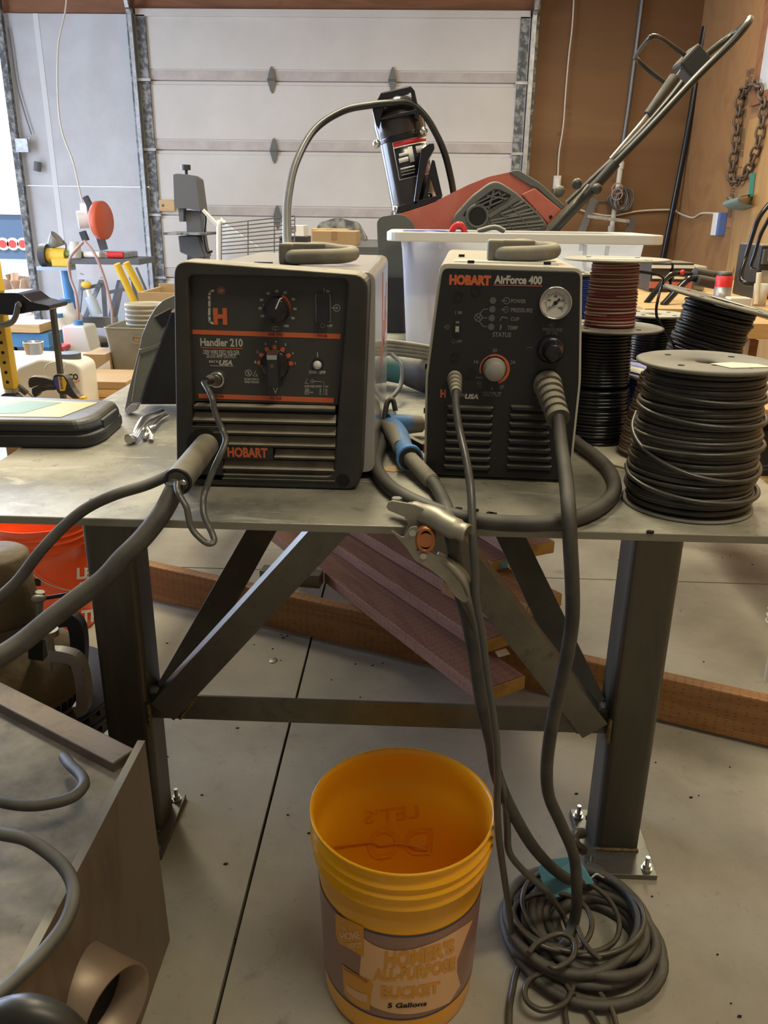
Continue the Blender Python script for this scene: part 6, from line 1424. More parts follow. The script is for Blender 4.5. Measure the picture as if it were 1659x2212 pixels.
tag(B(frame(atZ(1078, 1420, 0.185), (1, 0.6, 0), (0, 1, 0.3))).box(0, 0.035, 0, 0.02, 0, 0.002).build('paper_scrap', M['white']), 'small white scrap stuck between the boards behind the right brace', 'paper')
tag(B(frame(atZ(1150, 1400, 0.0)+Vector((0, 0.0, 0)), (1, 0, 0), (0, 1, 0))).box(0, 0.01, 0, 0.01, 0, 0.004).build('floor_chip', M['slot']), 'small dark chip on the floor behind the right brace', 'chip')
# ================================================================== buckets
def bucket_prof(rt, rb, h, th=0.0022):
    k = rt/0.15
    o = [(0.0001, 0.004), (rb-0.012, 0.004), (rb-0.010, 0.0), (rb-0.004, 0.0), (rb, 0.010)]
    def rr(z): return rb+(0.1385*k-rb)*(z/(h*0.79))
    for z in (0.05, 0.1, 0.15, 0.2, 0.24): o.append((rr(z), z))
    o += [(rr(h*0.79), h*0.79), (0.1455*k, h*0.795), (0.1462*k, h*0.80), (0.1440*k, h*0.812), (0.1425*k, h*0.85), (0.1430*k, h*0.856), (0.1490*k, h*0.862), (0.1495*k, h*0.872), (0.1445*k, h*0.882), (0.1440*k, h*0.905), (0.1488*k, h*0.912), (0.1492*k, h*0.922), (0.1440*k, h*0.932), (0.1438*k, h*0.955), (0.1470*k, h*0.975), (0.150*k, h*0.99), (0.150*k, h*0.998), (0.1480*k, h), (0.1455*k, h*0.995), (0.1425*k, h*0.97), (0.1405*k, h*0.90), (0.1395*k, h*0.80), (0.1362*k, h*0.79)]
    for z in (0.2, 0.1, 0.02): o.append((rr(z)-th, z))
    o.append((0.0001, 0.006))
    return o
BC = (-0.001, 1.070)
bk = thing('bucket', 'orange yellow bucket with a printed label on the floor before the bench', 'bucket', (BC[0], BC[1], 0))
B().lathe(bucket_prof(0.15, 0.128, 0.368), TR(BC[0], BC[1], 0), 72).build('shell', M['bucket'], bk)
def cylhit(px, py, eps=0.0012, back=False):
    d = ray(px, py); r = 0.134
    for _ in range(6):
        ox, oy = -BC[0], -BC[1]
        A = d.x**2+d.y**2; Bq = 2*(d.x*ox+d.y*oy); Cq = ox*ox+oy*oy-r*r
        disc_ = Bq*Bq-4*A*Cq
        if disc_ < 0: disc_ = 0
        t = (-Bq+(1 if back else -1)*math.sqrt(disc_))/(2*A)
        p = CAM0+d*t
        r = 0.128+(0.1385-0.128)*max(0, min(1, p.z/0.29))+(-eps-0.0026 if back else eps)
    return p
ZK = zm(640, 1580, 3.5)
def q3(a, m, c, u):
    # parabola through three points at 0, .5, 1
    f = lambda i: a[i]*(1-u)*(1-2*u)+4*m[i]*u*(1-u)+c[i]*u*(2*u-1)
    return f(0), f(1)
def wrap_patch(rows, name, m, eps, parent=bk, n=16, sub=5, nolap=None):
    R = []
    for j in range(len(rows)-1):
        for s_ in range(sub):
            t = s_/sub; R.append([tuple(rows[j][k][i]*(1-t)+rows[j+1][k][i]*t for i in range(2)) for k in range(3)])
    R.append(rows[-1])
    vs = []; fs = []
    for r_ in R:
        for i in range(n+1): vs.append(cylhit(*ZK(*q3(r_[0], r_[1], r_[2], i/n)), eps))
    for j in range(len(R)-1):
        for i in range(n): k = j*(n+1)+i; fs.append((k, k+1, k+n+2, k+n+1))
    return B().add(vs, fs, True).build(name, m, parent)
# label band in cylinder coordinates
def band(a0, a1, z0, z1, eps, name, m, n=40):
    vs = []; fs = []
    for i in range(n+1):
        a = math.radians(a0+(a1-a0)*i/n)
        for z in (z0, (z0+z1)/2, z1):
            r = 0.128+0.0105*z/0.29+eps; vs.append((BC[0]+r*math.cos(a), BC[1]+r*math.sin(a), z))
    for i in range(n): fs += [(3*i, 3*i+3, 3*i+4, 3*i+1), (3*i+1, 3*i+4, 3*i+5, 3*i+2)]
    return B().add(vs, fs, True).build(name, m, bk)
lm_ = mat('label_brown', (0.30, 0.17, 0.13), 0.4, coat=0.3); navy_ink = mat('navy_ink', (0.06, 0.055, 0.12), 0.4); peach = mat('label_peach', (0.80, 0.48, 0.25), 0.4, coat=0.3); gold = mat('label_gold', (0.72, 0.33, 0.025), 0.4, coat=0.3)
zt1 = cylhit(*ZK(800, 1545)).z; zb1 = cylhit(*ZK(800, 2190)).z
lbp = band(183, 357, zb1, zt1, 0.0006, 'label', lm_)
band(182, 358, zt1-0.0045, zt1-0.001, 0.0010, 'label_border', navy_ink); band(182, 358, zb1+0.001, zb1+0.0045, 0.0010, 'label_border', navy_ink)
wrap_patch([((512, 1565), (860, 1650), (1335, 1425)), ((490, 1700), (830, 1760), (1262, 1610)), ((478, 1830), (830, 1880), (1215, 1730)), ((490, 1900), (830, 1960), (1215, 1820)), ((540, 2010), (830, 2060), (1240, 1920)), ((568, 2075), (850, 2138), (1160, 2050))], 'label_panel', peach, 0.0014)
wrap_patch([((295, 1375), (400, 1430), (510, 1480)), ((300, 1530), (405, 1590), (512, 1610)), ((320, 1600), (410, 1650), (512, 1705))], 'label_square', gold, 0.0016, n=8)
def wtext(b, s_, quad, off=0.03, back=False, eps=0.0022):
    TL, TRq, BL, BR = quad
    v, f, _ = text_geo(s_, off)
    out = []
    for x, y in v:
        px = (BL[0]*(1-x)+BR[0]*x)*(1-y)+(TL[0]*(1-x)+TRq[0]*x)*y
        py = (BL[1]*(1-x)+BR[1]*x)*(1-y)+(TL[1]*(1-x)+TRq[1]*x)*y
        out.append(cylhit(*ZK(px, py), eps, back))
    b.add(out, f)
def wtext_arc(b, s_, bl, br, h0, h1, sag, off=0.05):
    """bottom edge from bl to br bowed down by sag, letter height h0 at the left to h1 at the right"""
    v, f, _ = text_geo(s_, off); out = []
    for x, y in v:
        px = bl[0]*(1-x)+br[0]*x; py = bl[1]*(1-x)+br[1]*x+sag*4*x*(1-x)-(h0*(1-x)+h1*x)*y
        out.append(cylhit(*ZK(px+y*6, py), 0.0022))
    b.add(out, f)
b = B()
wtext_arc(b, "HOMER'S", (665, 1795), (1195, 1670), 140, 110, 30, 0.045)
wtext_arc(b, 'ALL-PURPOSE', (578, 1885), (1205, 1800), 95, 100, 32, 0.045)
wtext_arc(b, 'BUCKET', (635, 2018), (1085, 1975), 95, 90, 22, 0.045)
b.build('label_lettering', gold, bk)['label'] = 'gold hand drawn lettering on the bucket label'
b = B(); wtext_arc(b, '5 Gallons', (688, 2092), (985, 2075), 38, 36, 6, 0.03); b.build('label_small_print', M['slot'], bk)
b = B()
for s_, TL, TRq, BL, BR in (('THE', (325, 1462), (372, 1480), (335, 1490), (385, 1508)), ('HOME', (325, 1520), (470, 1510), (345, 1580), (490, 1570)), ('DEPOT', (375, 1600), (490, 1595), (395, 1640), (505, 1640))):
    wtext(b, s_, (TL, TRq, BL, BR), 0.05)
b.build('label_small_print', peach, bk)
# drawing of a bucket on the label
wrap_patch([((345, 1760), (450, 1830), (560, 1880)), ((350, 1800), (450, 1870), (585, 1925)), ((352, 1850), (450, 1930), (570, 1965)), ((362, 1980), (455, 2070), (555, 2110))], 'drawn_bucket', gold, 0.0018, n=8)
wrap_patch([((350, 1785), (440, 1830), (545, 1890)), ((365, 1805), (445, 1850), (530, 1905))], 'drawn_rim', mat('label_ochre', (0.45, 0.18, 0.02), 0.4), 0.0022, n=8)
wrap_patch([((372, 1905), (450, 1960), (540, 1990)), ((380, 1960), (452, 2020), (535, 2050))], 'drawn_panel', peach, 0.0022, n=6)
# faint lettering that shows on the inside of the far wall
b = B()
wtext(b, "LET'S", ((915, 552), (510, 600), (930, 650), (515, 700)), 0.0, True, 0.0008)
wtext(b, 'DO', ((1030, 735), (540, 745), (1020, 930), (530, 985)), 0.0, True, 0.0008)
b.build('inner_lettering', mat('show_through_ink', (0.93, 0.37, 0.012), 0.4), bk)['label'] = 'faint mirrored lettering showing through the far wall'
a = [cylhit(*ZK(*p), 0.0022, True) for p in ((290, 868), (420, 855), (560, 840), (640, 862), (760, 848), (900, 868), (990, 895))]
B().tube(a, 0.0014, 6, 4).build('inner_line', mat('dark_orange_line', (0.70, 0.27, 0.02), 0.5), bk)  # thin darker orange line across the inner far wall
# ---- red orange bucket left rear
LBc = (-1.150, 2.32)
lbk = thing('bucket', 'red orange bucket on the floor behind the left bench leg', 'bucket', (LBc[0], LBc[1], 0))
B().lathe(bucket_prof(0.155, 0.132, 0.372), TR(*LBc, 0), 56).build('shell', M['bucket_red'], lbk)
def lcyl(a, z, r=None): 
    r = r or 0.1335+0.0095*z/0.29; return Vector((LBc[0]+r*math.cos(a), LBc[1]+r*math.sin(a), z))
def on_l(px, py):
    d = ray(px, py); r = 0.1405
    ox, oy = -LBc[0], -LBc[1]; A = d.x**2+d.y**2; Bq = 2*(d.x*ox+d.y*oy); Cq = ox*ox+oy*oy-r*r
    t = (-Bq-math.sqrt(max(0, Bq*Bq-4*A*Cq)))/(2*A); return CAM0+d*t
def ltext(b, s_, x0, y0, x1, y1, off=0.02, slope=-6):
    v, f, _ = text_geo(s_, off)
    b.add([on_l(x0+(x1-x0)*x, y1+(y0-y1)*y+slope*x) for x, y in v], f)
b = B()
ltext(b, "LET'S", 166, 1226, 240, 1252, 0.04); ltext(b, 'DO', 172, 1258, 206, 1284, 0.04); ltext(b, 'THIS', 176, 1318, 240, 1346, 0.04)
b.build('lettering', M['white'], lbk)['label'] = 'white lettering partly hidden by the bench leg'
def lpatch(x0, y0, x1, y1, m, name):
    vs = [on_l(x0+(x1-x0)*i/4, y0+(y1-y0)*j) for j in range(2) for i in range(5)]
    return B().add(vs, [(i, i+1, i+6, i+5) for i in range(4)]).build(name, m, lbk)
lpatch(42, 1250, 88, 1266, M['slot'], 'warning_heading')
c = on_l(66, 1290)
b = B()
for k in range(14):
    a0 = 2*PI*k/14; a1 = 2*PI*(k+1)/14
    p = [on_l(66+r*math.cos(a)*1.0, 1288+r*math.sin(a)) for a in (a0, a1) for r in (16, 19)]
    b.add(p, [(0, 1, 3, 2)])
b.add([on_l(*p) for p in ((52, 1272), (78, 1276), (74, 1284), (66, 1290), (60, 1300), (56, 1298), (58, 1284), (50, 1280))], [tuple(range(8))])
b.build('warning_drawing', M['slot'], lbk)
b = B()
for k in range(7): b.add([on_l(56, 1310+k*5), on_l(72, 1311+k*5), on_l(72, 1313+k*5), on_l(56, 1312+k*5)], [(0, 1, 2, 3)])
b.build('warning_text', M['dark_ink'], lbk)
B().tube([on_l(50, 1216)+Vector((0, -0.01, 0)), on_l(64, 1226)+Vector((0, -0.012, 0)), on_l(100, 1252)+Vector((0, -0.014, 0)), on_l(140, 1268)+Vector((0, -0.014, 0)), on_l(175, 1272)+Vector((0, -0.012, 0))], 0.0025, 6, 5).build('bail_handle', M['chrome'], lbk)
# ================================================================== coiled leads on the floor
cc = atZ(1252, 2035, 0)
co_ = thing('coiled_cable', 'heap of coiled thick grey cable on the floor right of the orange bucket', 'cable coil', (cc.x, cc.y, 0))
rnd = random.Random(5)
specs = [(0.145, .000, .000, .012), (0.135, .012, -.006, .014), (0.128, -.004, .010, .028), (0.118, .015, .006, .034), (0.110, .022, -.004, .046), (0.102, .010, .012, .052), (0.120, -.018, .004, .058), (0.088, .026, .006, .040), (0.080, .030, .002, .022), (0.075, .030, .010, .010)]
for i, (r, dx, dy, z) in enumerate(specs):
    pts = []
    ph = rnd.random()*6
    for k in range(14):
        a = 2*PI*k/14
        rr_ = r*(1+0.05*math.sin(2*a+ph)+0.03*math.sin(3*a+ph*2))
        pts.append(Vector((cc.x+dx+rr_*math.cos(a), cc.y+dy+rr_*math.sin(a)*0.95, max(0.0102, z+0.007*math.sin(a+ph)))))
    B().tube(pts, 0.0096, 9, 3, closed=True).build('cable_turn', M['rubber'], co_)
for i, (r, dx, dy, z) in enumerate([(0.095, -.03, .0, .066), (0.07, -.06, -.02, .074), (0.11, .0, .01, .070)]):
    pts = []; ph = rnd.random()*6
    for k in range(12):
        a = 2*PI*k/12; pts.append(Vector((cc.x+dx+r*math.cos(a), cc.y+dy+r*math.sin(a)*0.9, z+0.006*math.sin(a*2+ph))))
    B().tube(pts, 0.0048, 8, 3, closed=True).build('thin_turn', M['wire_black'], co_)
ZC = zm(1000, 1700, 3.456)
for pts, r_, z, lab in (([(490, 1240), (560, 1160), (680, 1105), (760, 1100), (830, 1160), (820, 1270), (700, 1350), (640, 1330)], 0.0048, 0.085, 'a'), ([(850, 1040), (900, 1150), (960, 1230), (1030, 1290)], 0.0045, 0.075, 'b'),
                     ([(660, 1260), (640, 1330), (760, 1400), (880, 1420), (980, 1490), (1060, 1590), (1110, 1660), (1150, 1790)], 0.0050, 0.02, 'c'),
                     ([(830, 1560), (780, 1490), (740, 1420), (640, 1385), (520, 1420), (465, 1500), (480, 1600), (580, 1665), (690, 1650), (780, 1590), (840, 1440), (860, 1330), (850, 1200), (830, 1080)], 0.0050, 0.03, 'd'),
                     ([(450, 1300), (400, 1380), (370, 1520), (350, 1640), (345, 1790)], 0.0056, 0.012, 'e'), ([(740, 1430), (765, 1560), (765, 1680), (780, 1790)], 0.0045, 0.012, 'f'), ([(820, 1560), (900, 1620), (960, 1700), (1020, 1800)], 0.0050, 0.012, 'g')):
    B().tube([atZ(*ZC(*p), z) for p in pts], r_, 8, 5).build('thin_strand', M['wire_black'], co_)
# blue tag with cable tie
tq = [ZC(560, 595), ZC(640, 545), ZC(830, 520), ZC(820, 800), ZC(625, 835)]
P = [atZ(*tq[0], 0.13), atZ(*tq[1], 0.14), atZ(*tq[2], 0.13), atZ(*tq[3], 0.075), atZ(*tq[4], 0.07)]
tgo = thing('cyan_tag', 'light blue plastic tag hanging on the leads above the coil by the right base plate', 'tag', tuple(P[3]-Vector((0, 0, 0.0))))
B().add([*P, *[p+Vector((0, 0.0015, 0)) for p in P]], [(0, 1, 2, 3, 4), (9, 8, 7, 6, 5)]+[(i, (i+1) % 5, 5+(i+1) % 5, 5+i) for i in range(5)]).build('front_flap', M['cyan_tag'], tgo)
P = [atZ(*ZC(*p), z) for p, z in (((835, 530), .12), ((880, 555), .11), ((980, 720), .075), ((870, 730), .075))]
B().add([*P, *[p+Vector((0, 0.0015, 0)) for p in P]], [(0, 1, 2, 3), (7, 6, 5, 4)]+[(i, (i+1) % 4, 4+(i+1) % 4, 4+i) for i in range(4)]).build('side_flap', M['cyan_tag'], tgo)
B().tube([atZ(*ZC(960, 680), .07), atZ(*ZC(1000, 650), .085), atZ(*ZC(1040, 672), .07), atZ(*ZC(1120, 700), .05), atZ(*ZC(1195, 728), .035)], 0.0018, 6, 5).build('cable_tie', M['white'], tgo)
# oval black hoop at the base plate
tag(B().tube([atZ(*ZC(*p), z) for p, z in (((895, 470), .03), ((850, 440), .05), ((830, 390), .06), ((850, 350), .06), ((895, 345), .05))], 0.011, 10, 5).build('cable_bend', M['wire_black']), 'dark cable bend poking out behind the right base plate', 'cable')
# ================================================================== steel box bottom left
bx = thing('steel_firebox', 'low brown steel box with flat top plate and short side pipe, lower left', 'steel box', (-0.7, 0.8, 0))
BH = 0.452
top_o = [(-1.15, 0.30), (-0.432, 0.30), (-0.440, 1.055), (-0.73, 1.225), (-1.15, 1.47)]
B().prism(top_o, BH-0.030, BH-0.018).build('top_plate', M['brown_top'], bx, bev=0.001)
B().prism([(x+0.005*(x > -1), y-0.01*(y > 1)) for x, y in top_o], 0.0, BH-0.030).build('body', M['brown_steel'], bx)
B().prism([(1.118, 0.0), (1.098, BH), (0.30, BH), (0.30, 0.0)], -0.436, -0.424, Matrix(((0, 0, 1, 0), (1, 0, 0, 0), (0, 1, 0, 0), (0, 0, 0, 1)))).build('side_plate', M['brown_steel'], bx, bev=0.0008)
B().prism([(1.0985, BH), (1.098, BH+0.0006), (0.30, BH+0.0006), (0.30, BH)], -0.4362, -0.4238, Matrix(((0, 0, 1, 0), (1, 0, 0, 0), (0, 1, 0, 0), (0, 0, 0, 1)))).build('bright_edge', mat('worn_edge', (0.34, 0.31, 0.25), 0.35, 0.5), bx)
a = Vector((-0.445, 1.058, BH-0.012)); c = Vector((-1.15, 1.471, BH-0.012))
B().bar(a, c, 0.045, 0.022).build('rear_angle', M['brown_steel'], bx, bev=0.002)
rp = 0.062
pax = Vector((0.90, -0.40, 0)).normalized()
mth = atX(252, 2188, -0.372)
mmx = Matrix.Translation(mth) @ pax.to_track_quat('Z', 'Y').to_matrix().to_4x4()
B().lathe([(rp, -0.085), (rp, 0), (rp-0.003, 0), (rp-0.003, -0.085)], mmx, 48).build('pipe_stub', mat('pipe_steel', (0.33, 0.25, 0.18), 0.45, 0.5, n2=(0.22, 0.17, 0.12), nscale=6), bx)
B().lathe([(rp-0.003, -0.05), (0.0001, -0.05)], mmx, 32).build('pipe_bore', M['slot'], bx)
# hoses over the box
ZF = zm(0, 1540, 3.292)
h1 = [atZ(*ZF(*p), z) for p, z in (((455, 310), BH+0.004), ((500, 370), BH+0.02), ((580, 450), BH+0.03), ((595, 520), BH+0.035), ((520, 595), BH+0.035), ((380, 640), BH+0.035), ((200, 658), BH+0.035), ((0, 630), BH+0.035), ((-200, 560), BH+0.03))]
tag(B().tube(h1, 0.0082, 10, 6).build('hose', M['rubber']), 'grey hose bent over the top plate of the steel box, the loop further back', 'hose')
h2 = [atZ(*ZF(*p), z) for p, z in (((-250, 800), BH+0.05), ((0, 858), BH+0.05), ((200, 905), BH+0.05), ((400, 1040), BH+0.045), ((505, 1180), BH+0.04), ((520, 1330), BH+0.035), ((455, 1510), BH+0.025), ((310, 1700), BH+0.015), ((150, 1860), BH+0.012), ((0, 1995), BH+0.012), ((-150, 2090), BH+0.012))]
tag(B().tube(h2, 0.0085, 10, 6).build('hose', M['rubber']), 'grey hose looping out past the edge of the steel box, the loop nearer the camera', 'hose')
# dark round end at the very corner
c = atX(60, 2240, -0.40)
tag(B().tube([atY(-60, 2240, 0.50), atY(0, 2200, 0.50), atY(60, 2190, 0.50), atY(125, 2215, 0.50), atY(170, 2260, 0.50)], 0.016, 12, 6).build('corner_hose', M['wire_dark']), 'dark brown rounded hose end at the bottom left corner of the picture', 'hose')
# ================================================================== anvil like stand of brake rotors with clamps
RCx, RCy = -0.850, 1.540
rs = thing('rotor_stand', 'stack of blue black brake rotors behind the steel box beside the left bench leg', 'rotor stack', (RCx, RCy, 0))
RM = TR(RCx, RCy, 0)
B().lathe([(0.0001, 0), (0.12, 0), (0.12, 0.02), (0.05, 0.05), (0.05, 0.185), (0.0001, 0.185)], RM, 24).build('pedestal', M['navy'], rs)
for i, z in enumerate((0.185, 0.224)):
    b = B(); b.lathe([(0.04, z), (0.198, z), (0.200, z+0.002), (0.200, z+0.010), (0.193, z+0.011), (0.193, z+0.024), (0.200, z+0.025), (0.200, z+0.034), (0.198, z+0.036), (0.04, z+0.036)], RM, 56); o = b.build('rotor', M['navy'], rs)
    for k in range(0, 40):
        a = 2*PI*k/40
        if math.sin(a) < 0.3 and math.cos(a) > -0.4: B(RM @ RZ(a)).box(0.192, 0.1995, -0.004, 0.004, z+0.0105, z+0.0245).build('vane', M['leather'], o)
lt = thing('leather_cone', 'brown weathered leather coned cover with upright neck on top of the brake rotors', 'leather cover', (RCx, RCy-0.05, 0.261))
LM = TR(RCx-0.005, RCy-0.05, 0)
b = B(); b.lathe([(0.150, 0.262), (0.152, 0.270), (0.147, 0.274), (0.150, 0.290), (0.146, 0.294), (0.147, 0.304)], LM, 40); b.build('slotted_rim', M['leather'], lt)
b = B(); b.lathe([(0.144, 0.304), (0.156, 0.310), (0.158, 0.335), (0.145, 0.365), (0.115, 0.395), (0.090, 0.425), (0.075, 0.46)], LM, 40); b.build('cone', M['leather'], lt)
b = B(); b.lathe([(0.073, 0.46), (0.078, 0.475), (0.074, 0.54), (0.072, 0.60), (0.064, 0.606), (0.0001, 0.606)], LM, 32); b.build('neck', M['leather'], lt)
for k in range(26):
    a = -2.2+k*0.12
    B(LM @ RZ(a)).box(0.1455, 0.1515, -0.006, 0.006, 0.2725, 0.2915).build('rim_slot', M['slot'], lt)
def c_clamp(name, label_, pts, y, w, d, m, screw, pad):
    """pts: centre line of the C in photo coordinates"""
    r = thing(name, label_, 'clamp', tuple(atY(*pts[-1], y)), group=None)
    P = spline(WY([(a, c_, y) for a, c_ in pts]), 5)
    b = B(); vs = []; fs = []
    n = len(P)
    for i, p in enumerate(P):
        t = (P[min(i+1, n-1)]-P[max(0, i-1)]).normalized(); nn = t.cross(Vector((0, 1, 0)))
        for a_, c_ in ((-w/2, -d/2), (w/2, -d/2), (w/2, d/2), (-w/2, d/2)): vs.append(p+nn*a_+Vector((0, c_, 0)))
    for i in range(n-1):
        for k in range(4): l = (k+1) % 4; fs.append((i*4+k, i*4+l, i*4+4+l, i*4+4+k))
    fs += [(0, 1, 2, 3), tuple(range(4*n-1, 4*n-5, -1))]
    b.add(vs, fs).build('frame', m, r, bev=0.003)
    s0 = atY(*screw[0], y); s1 = atY(*screw[1], y)
    B().cyl(s0, s1, 0.007, seg=10).build('screw', M['clampsteel'], r)
    B().cyl(s0+(s0-s1).normalized()*0.012, s0, 0.018 if pad else 0.009, seg=16).build('screw_head' if pad else 'swivel', M['clampsteel'], r)
    return r
cl = c_clamp('c_clamp', 'small silver cast C clamp gripping the rotors beside the left bench leg', [(110, 1412), (140, 1414), (165, 1424), (176, 1450), (182, 1490), (180, 1525), (165, 1532)], 1.33, 0.024, 0.022, mat('cast_silver', (0.48, 0.46, 0.42), 0.45, 0.6), ((106, 1372), (116, 1445)), True)
b = B()
for i, s_ in enumerate(('US', '141', 'P15', 'CJ')):
    p = atY(176, 1442+i*22, 1.318); b.text(s_, Matrix(((0, 1, 0, p.x), (0, 0, -1, p.y), (-1, 0, 0, p.z), (0, 0, 0, 1))), 0.010, 0.006, 0.02)
b.build('cast_marks', M['zinc'], cl)
c2_ = c_clamp('c_clamp', 'larger black C clamp standing behind the silver one, with a thin sliding handle', [(82, 1420), (82, 1370), (92, 1345), (120, 1338), (150, 1335), (166, 1350), (172, 1390), (170, 1440)], 1.42, 0.030, 0.022, M['black'], ((86, 1290), (84, 1350)), False)
B().cyl(atY(74, 1296, 1.415), atY(146, 1284, 1.415), 0.0042, seg=8).build('tommy_bar', M['wire_gloss'], c2_)
B().ball(atY(84, 1293, 1.41), 0.012, (1.3, 1, .7), seg=12).build('screw_boss', M['clampsteel'], c2_)
# floor grit
b = B(); rnd = random.Random(11)
for px, py in [(548, 1368), (608, 1372), (612, 1378), (620, 1374), (549, 1393), (589, 1402), (607, 1427), (716, 1469), (818, 1390), (827, 1433), (805, 1438), (768, 1435), (310, 1312), (361, 1390), (362, 1635), (340, 1560), (1470, 1320), (1520, 1430), (1560, 1205), (1577, 1200), (1505, 1166), (1625, 1220), (1335, 1210), (1245, 1715), (1380, 1975), (700, 1690), (668, 1800)]+[(rnd.uniform(400, 1600), rnd.uniform(1300, 2200)) for _ in range(30)]:
    p = atZ(px, py, 0); s_ = rnd.uniform(0.002, 0.005)
    b.prism([(p.x-s_, p.y-s_*.4), (p.x+s_*.3, p.y-s_*.6), (p.x+s_, p.y+s_*.2), (p.x-s_*.3, p.y+s_*.5)], 0, 0.002)
tag(b.build('floor_grit', M['slot']), 'dark crumbs and weld spatter scattered over the concrete floor', 'grit', kind='stuff')
c = atZ(590, 1427, 0)
tag(B().lathe([(0.0001, 0.003), (0.010, 0.003), (0.013, 0.0015), (0.013, 0)], TR(c.x, c.y, 0) @ Matrix.Diagonal((1, 1.3, 1, 1)), 16).build('clear_disc', M['galv']), 'small pale disc lying on the floor under the bench', 'disc')
# coiled spring hose at the right edge
c = atY(1672, 1285, 2.1)
b = B(); pts = []
for k in range(12*14):
    a = 2*PI*k/12; pts.append(Vector((c.x+0.03+0.035*math.cos(a), 2.1+0.035*math.sin(a), 0.18+0.0016*k)))
tag(b.tube(pts, 0.003, 6, 0).cyl((c.x+0.03, 2.1, 0), (c.x+0.03, 2.1, 0.19), 0.012).build('spring_hose', M['pvc']), 'pale coiled spring hose just entering at the right edge above the floor', 'hose')
# ================================================================== left background
# low wooden side table behind the bench's left edge
st2 = thing('side_table', 'plain wooden side table behind the left edge of the bench', 'table', (-1.5, 2.9, 0))
ZTB = 0.50
B().box(-2.8, -0.95, 2.86, 4.6, ZTB-0.03, ZTB).build('tabletop', M['pine'], st2, bev=0.003)
for x, y in ((-2.7, 2.95), (-1.75, 3.42), (-2.7, 4.5), (-1.02, 4.5)):
    B().box(x-0.04, x+0.04, y-0.04, y+0.04, 0, ZTB-0.03).build('leg', M['pine'], st2, bev=0.003)
# galvanised bin with bowls
def P3(px, py, y): return atY(px, py, y)
py_ = 3.72
bn = thing('metal_bin', 'rectangular grey galvanised bin with hand slots on the side table', 'bin', (P3(290, 830, py_).x, py_+0.1, ZTB))
a = P3(230, 706, py_); c = P3(352, 704, py_); d = P3(252, 832, py_)
lo1 = rrect((c.x-a.x)*0.80, 0.24, 0.015, 4, (a.x+c.x)/2+0.004, py_+0.1); lo2 = rrect(c.x-a.x, 0.29, 0.02, 4, (a.x+c.x)/2, py_+0.1)
hB = a.z-ZTB
in1 = [((p[0]-(a.x+c.x)/2)*0.96+(a.x+c.x)/2, (p[1]-py_-0.1)*0.96+py_+0.1) for p in lo2]; in0 = [((p[0]-(a.x+c.x)/2)*0.96+(a.x+c.x)/2, (p[1]-py_-0.1)*0.96+py_+0.1) for p in lo1]
vs, fs = loft([[(p[0], p[1], ZTB) for p in lo1], [(p[0], p[1], ZTB+hB) for p in lo2], [(p[0], p[1], ZTB+hB) for p in in1], [(p[0], p[1], ZTB+0.004) for p in in0]], (True, True))
B().add(vs, fs).build('body', M['pail'], bn, weld=True)
B().tube([(p[0], p[1], ZTB+hB) for p in lo2[::2]], 0.0035, 6, 0, closed=True).build('rolled_rim', M['pail'], bn)
a = P3(303, 733, py_-0.04)
B().prism(rrect(0.062, 0.022, 0.010, 4, a.x, a.z), py_-0.047, py_-0.02, XZ).build('hand_slot', M['card'], bn)
B().ring(rrect(0.078, 0.036, 0.016, 4, a.x, a.z), rrect(0.064, 0.024, 0.010, 4, a.x, a.z), py_-0.052, py_-0.03, XZ).build('slot_rim', M['pail'], bn)
bcx = P3(318, 700, py_+0.1).x
proto = None
for k in range(5):
    z = ZTB+hB-0.055+k*0.0215; r = 0.094
    lab = ('lowest of the stacked cream bowls in the galvanised bin', 'second bowl up in the cream stack in the galvanised bin', 'middle bowl of the cream stack in the galvanised bin', 'second from top of the stacked cream bowls in the bin', 'topmost cream bowl of the stack in the galvanised bin')[k]
    o = B().lathe([(0.0001, 0), (r*0.62, 0), (r*0.80, 0.02), (r*0.94, 0.045), (r*0.97, 0.055), (r, 0.057), (r, 0.066), (r*0.95, 0.068), (r*0.90, 0.055), (r*0.76, 0.022), (r*0.58, 0.004), (0.0001, 0.004)], TR(bcx, py_+0.10, z-0.0), 36).build('bowl', M['flange_cream'])
    tag(o, lab, 'bowl', 'cream bowls stacked in the bin')
# cardboard and boards stack
a = P3(186, 824, 2.6); 
for k, (z0, h, x0, x1, m) in enumerate(((ZTB, 0.030, 172, 300, 'card'), (ZTB+0.032, 0.034, 186, 296, 'pine'), (ZTB+0.068, 0.030, 187, 296, 'card'))):
    A = P3(x0, 850, 3.4); C = P3(x1, 850, 3.4)
    o = B().box(A.x, min(C.x, A.x+0.24), 3.28, 3.56, z0, z0+h).build('cardboard_box', M[m], bev=0.002)
    tag(o, ('bottom flat carton of the small pile left of the galvanised bin', 'middle pale flat carton of the pile left of the galvanised bin', 'top flat carton of the pile left of the galvanised bin')[k], 'carton', 'flat cartons beside the bin')
A = P3(184, 812, 3.62); C = P3(226, 766, 3.62)
o = thing('cardboard_box', 'open brown cardboard box standing behind the flat cartons', 'carton', ((A.x+C.x)/2, 3.62, ZTB))
B().box(A.x, C.x, 3.62, 3.82, ZTB+0.001, C.z).build('body', M['card'], o, bev=0.001)
B().prism([(A.x+0.01, A.z+0.0), (C.x+0.03, C.z-0.02), (C.x+0.03, A.z-0.01)], 3.59, 3.596, XZ).build('flap', M['white'], o)
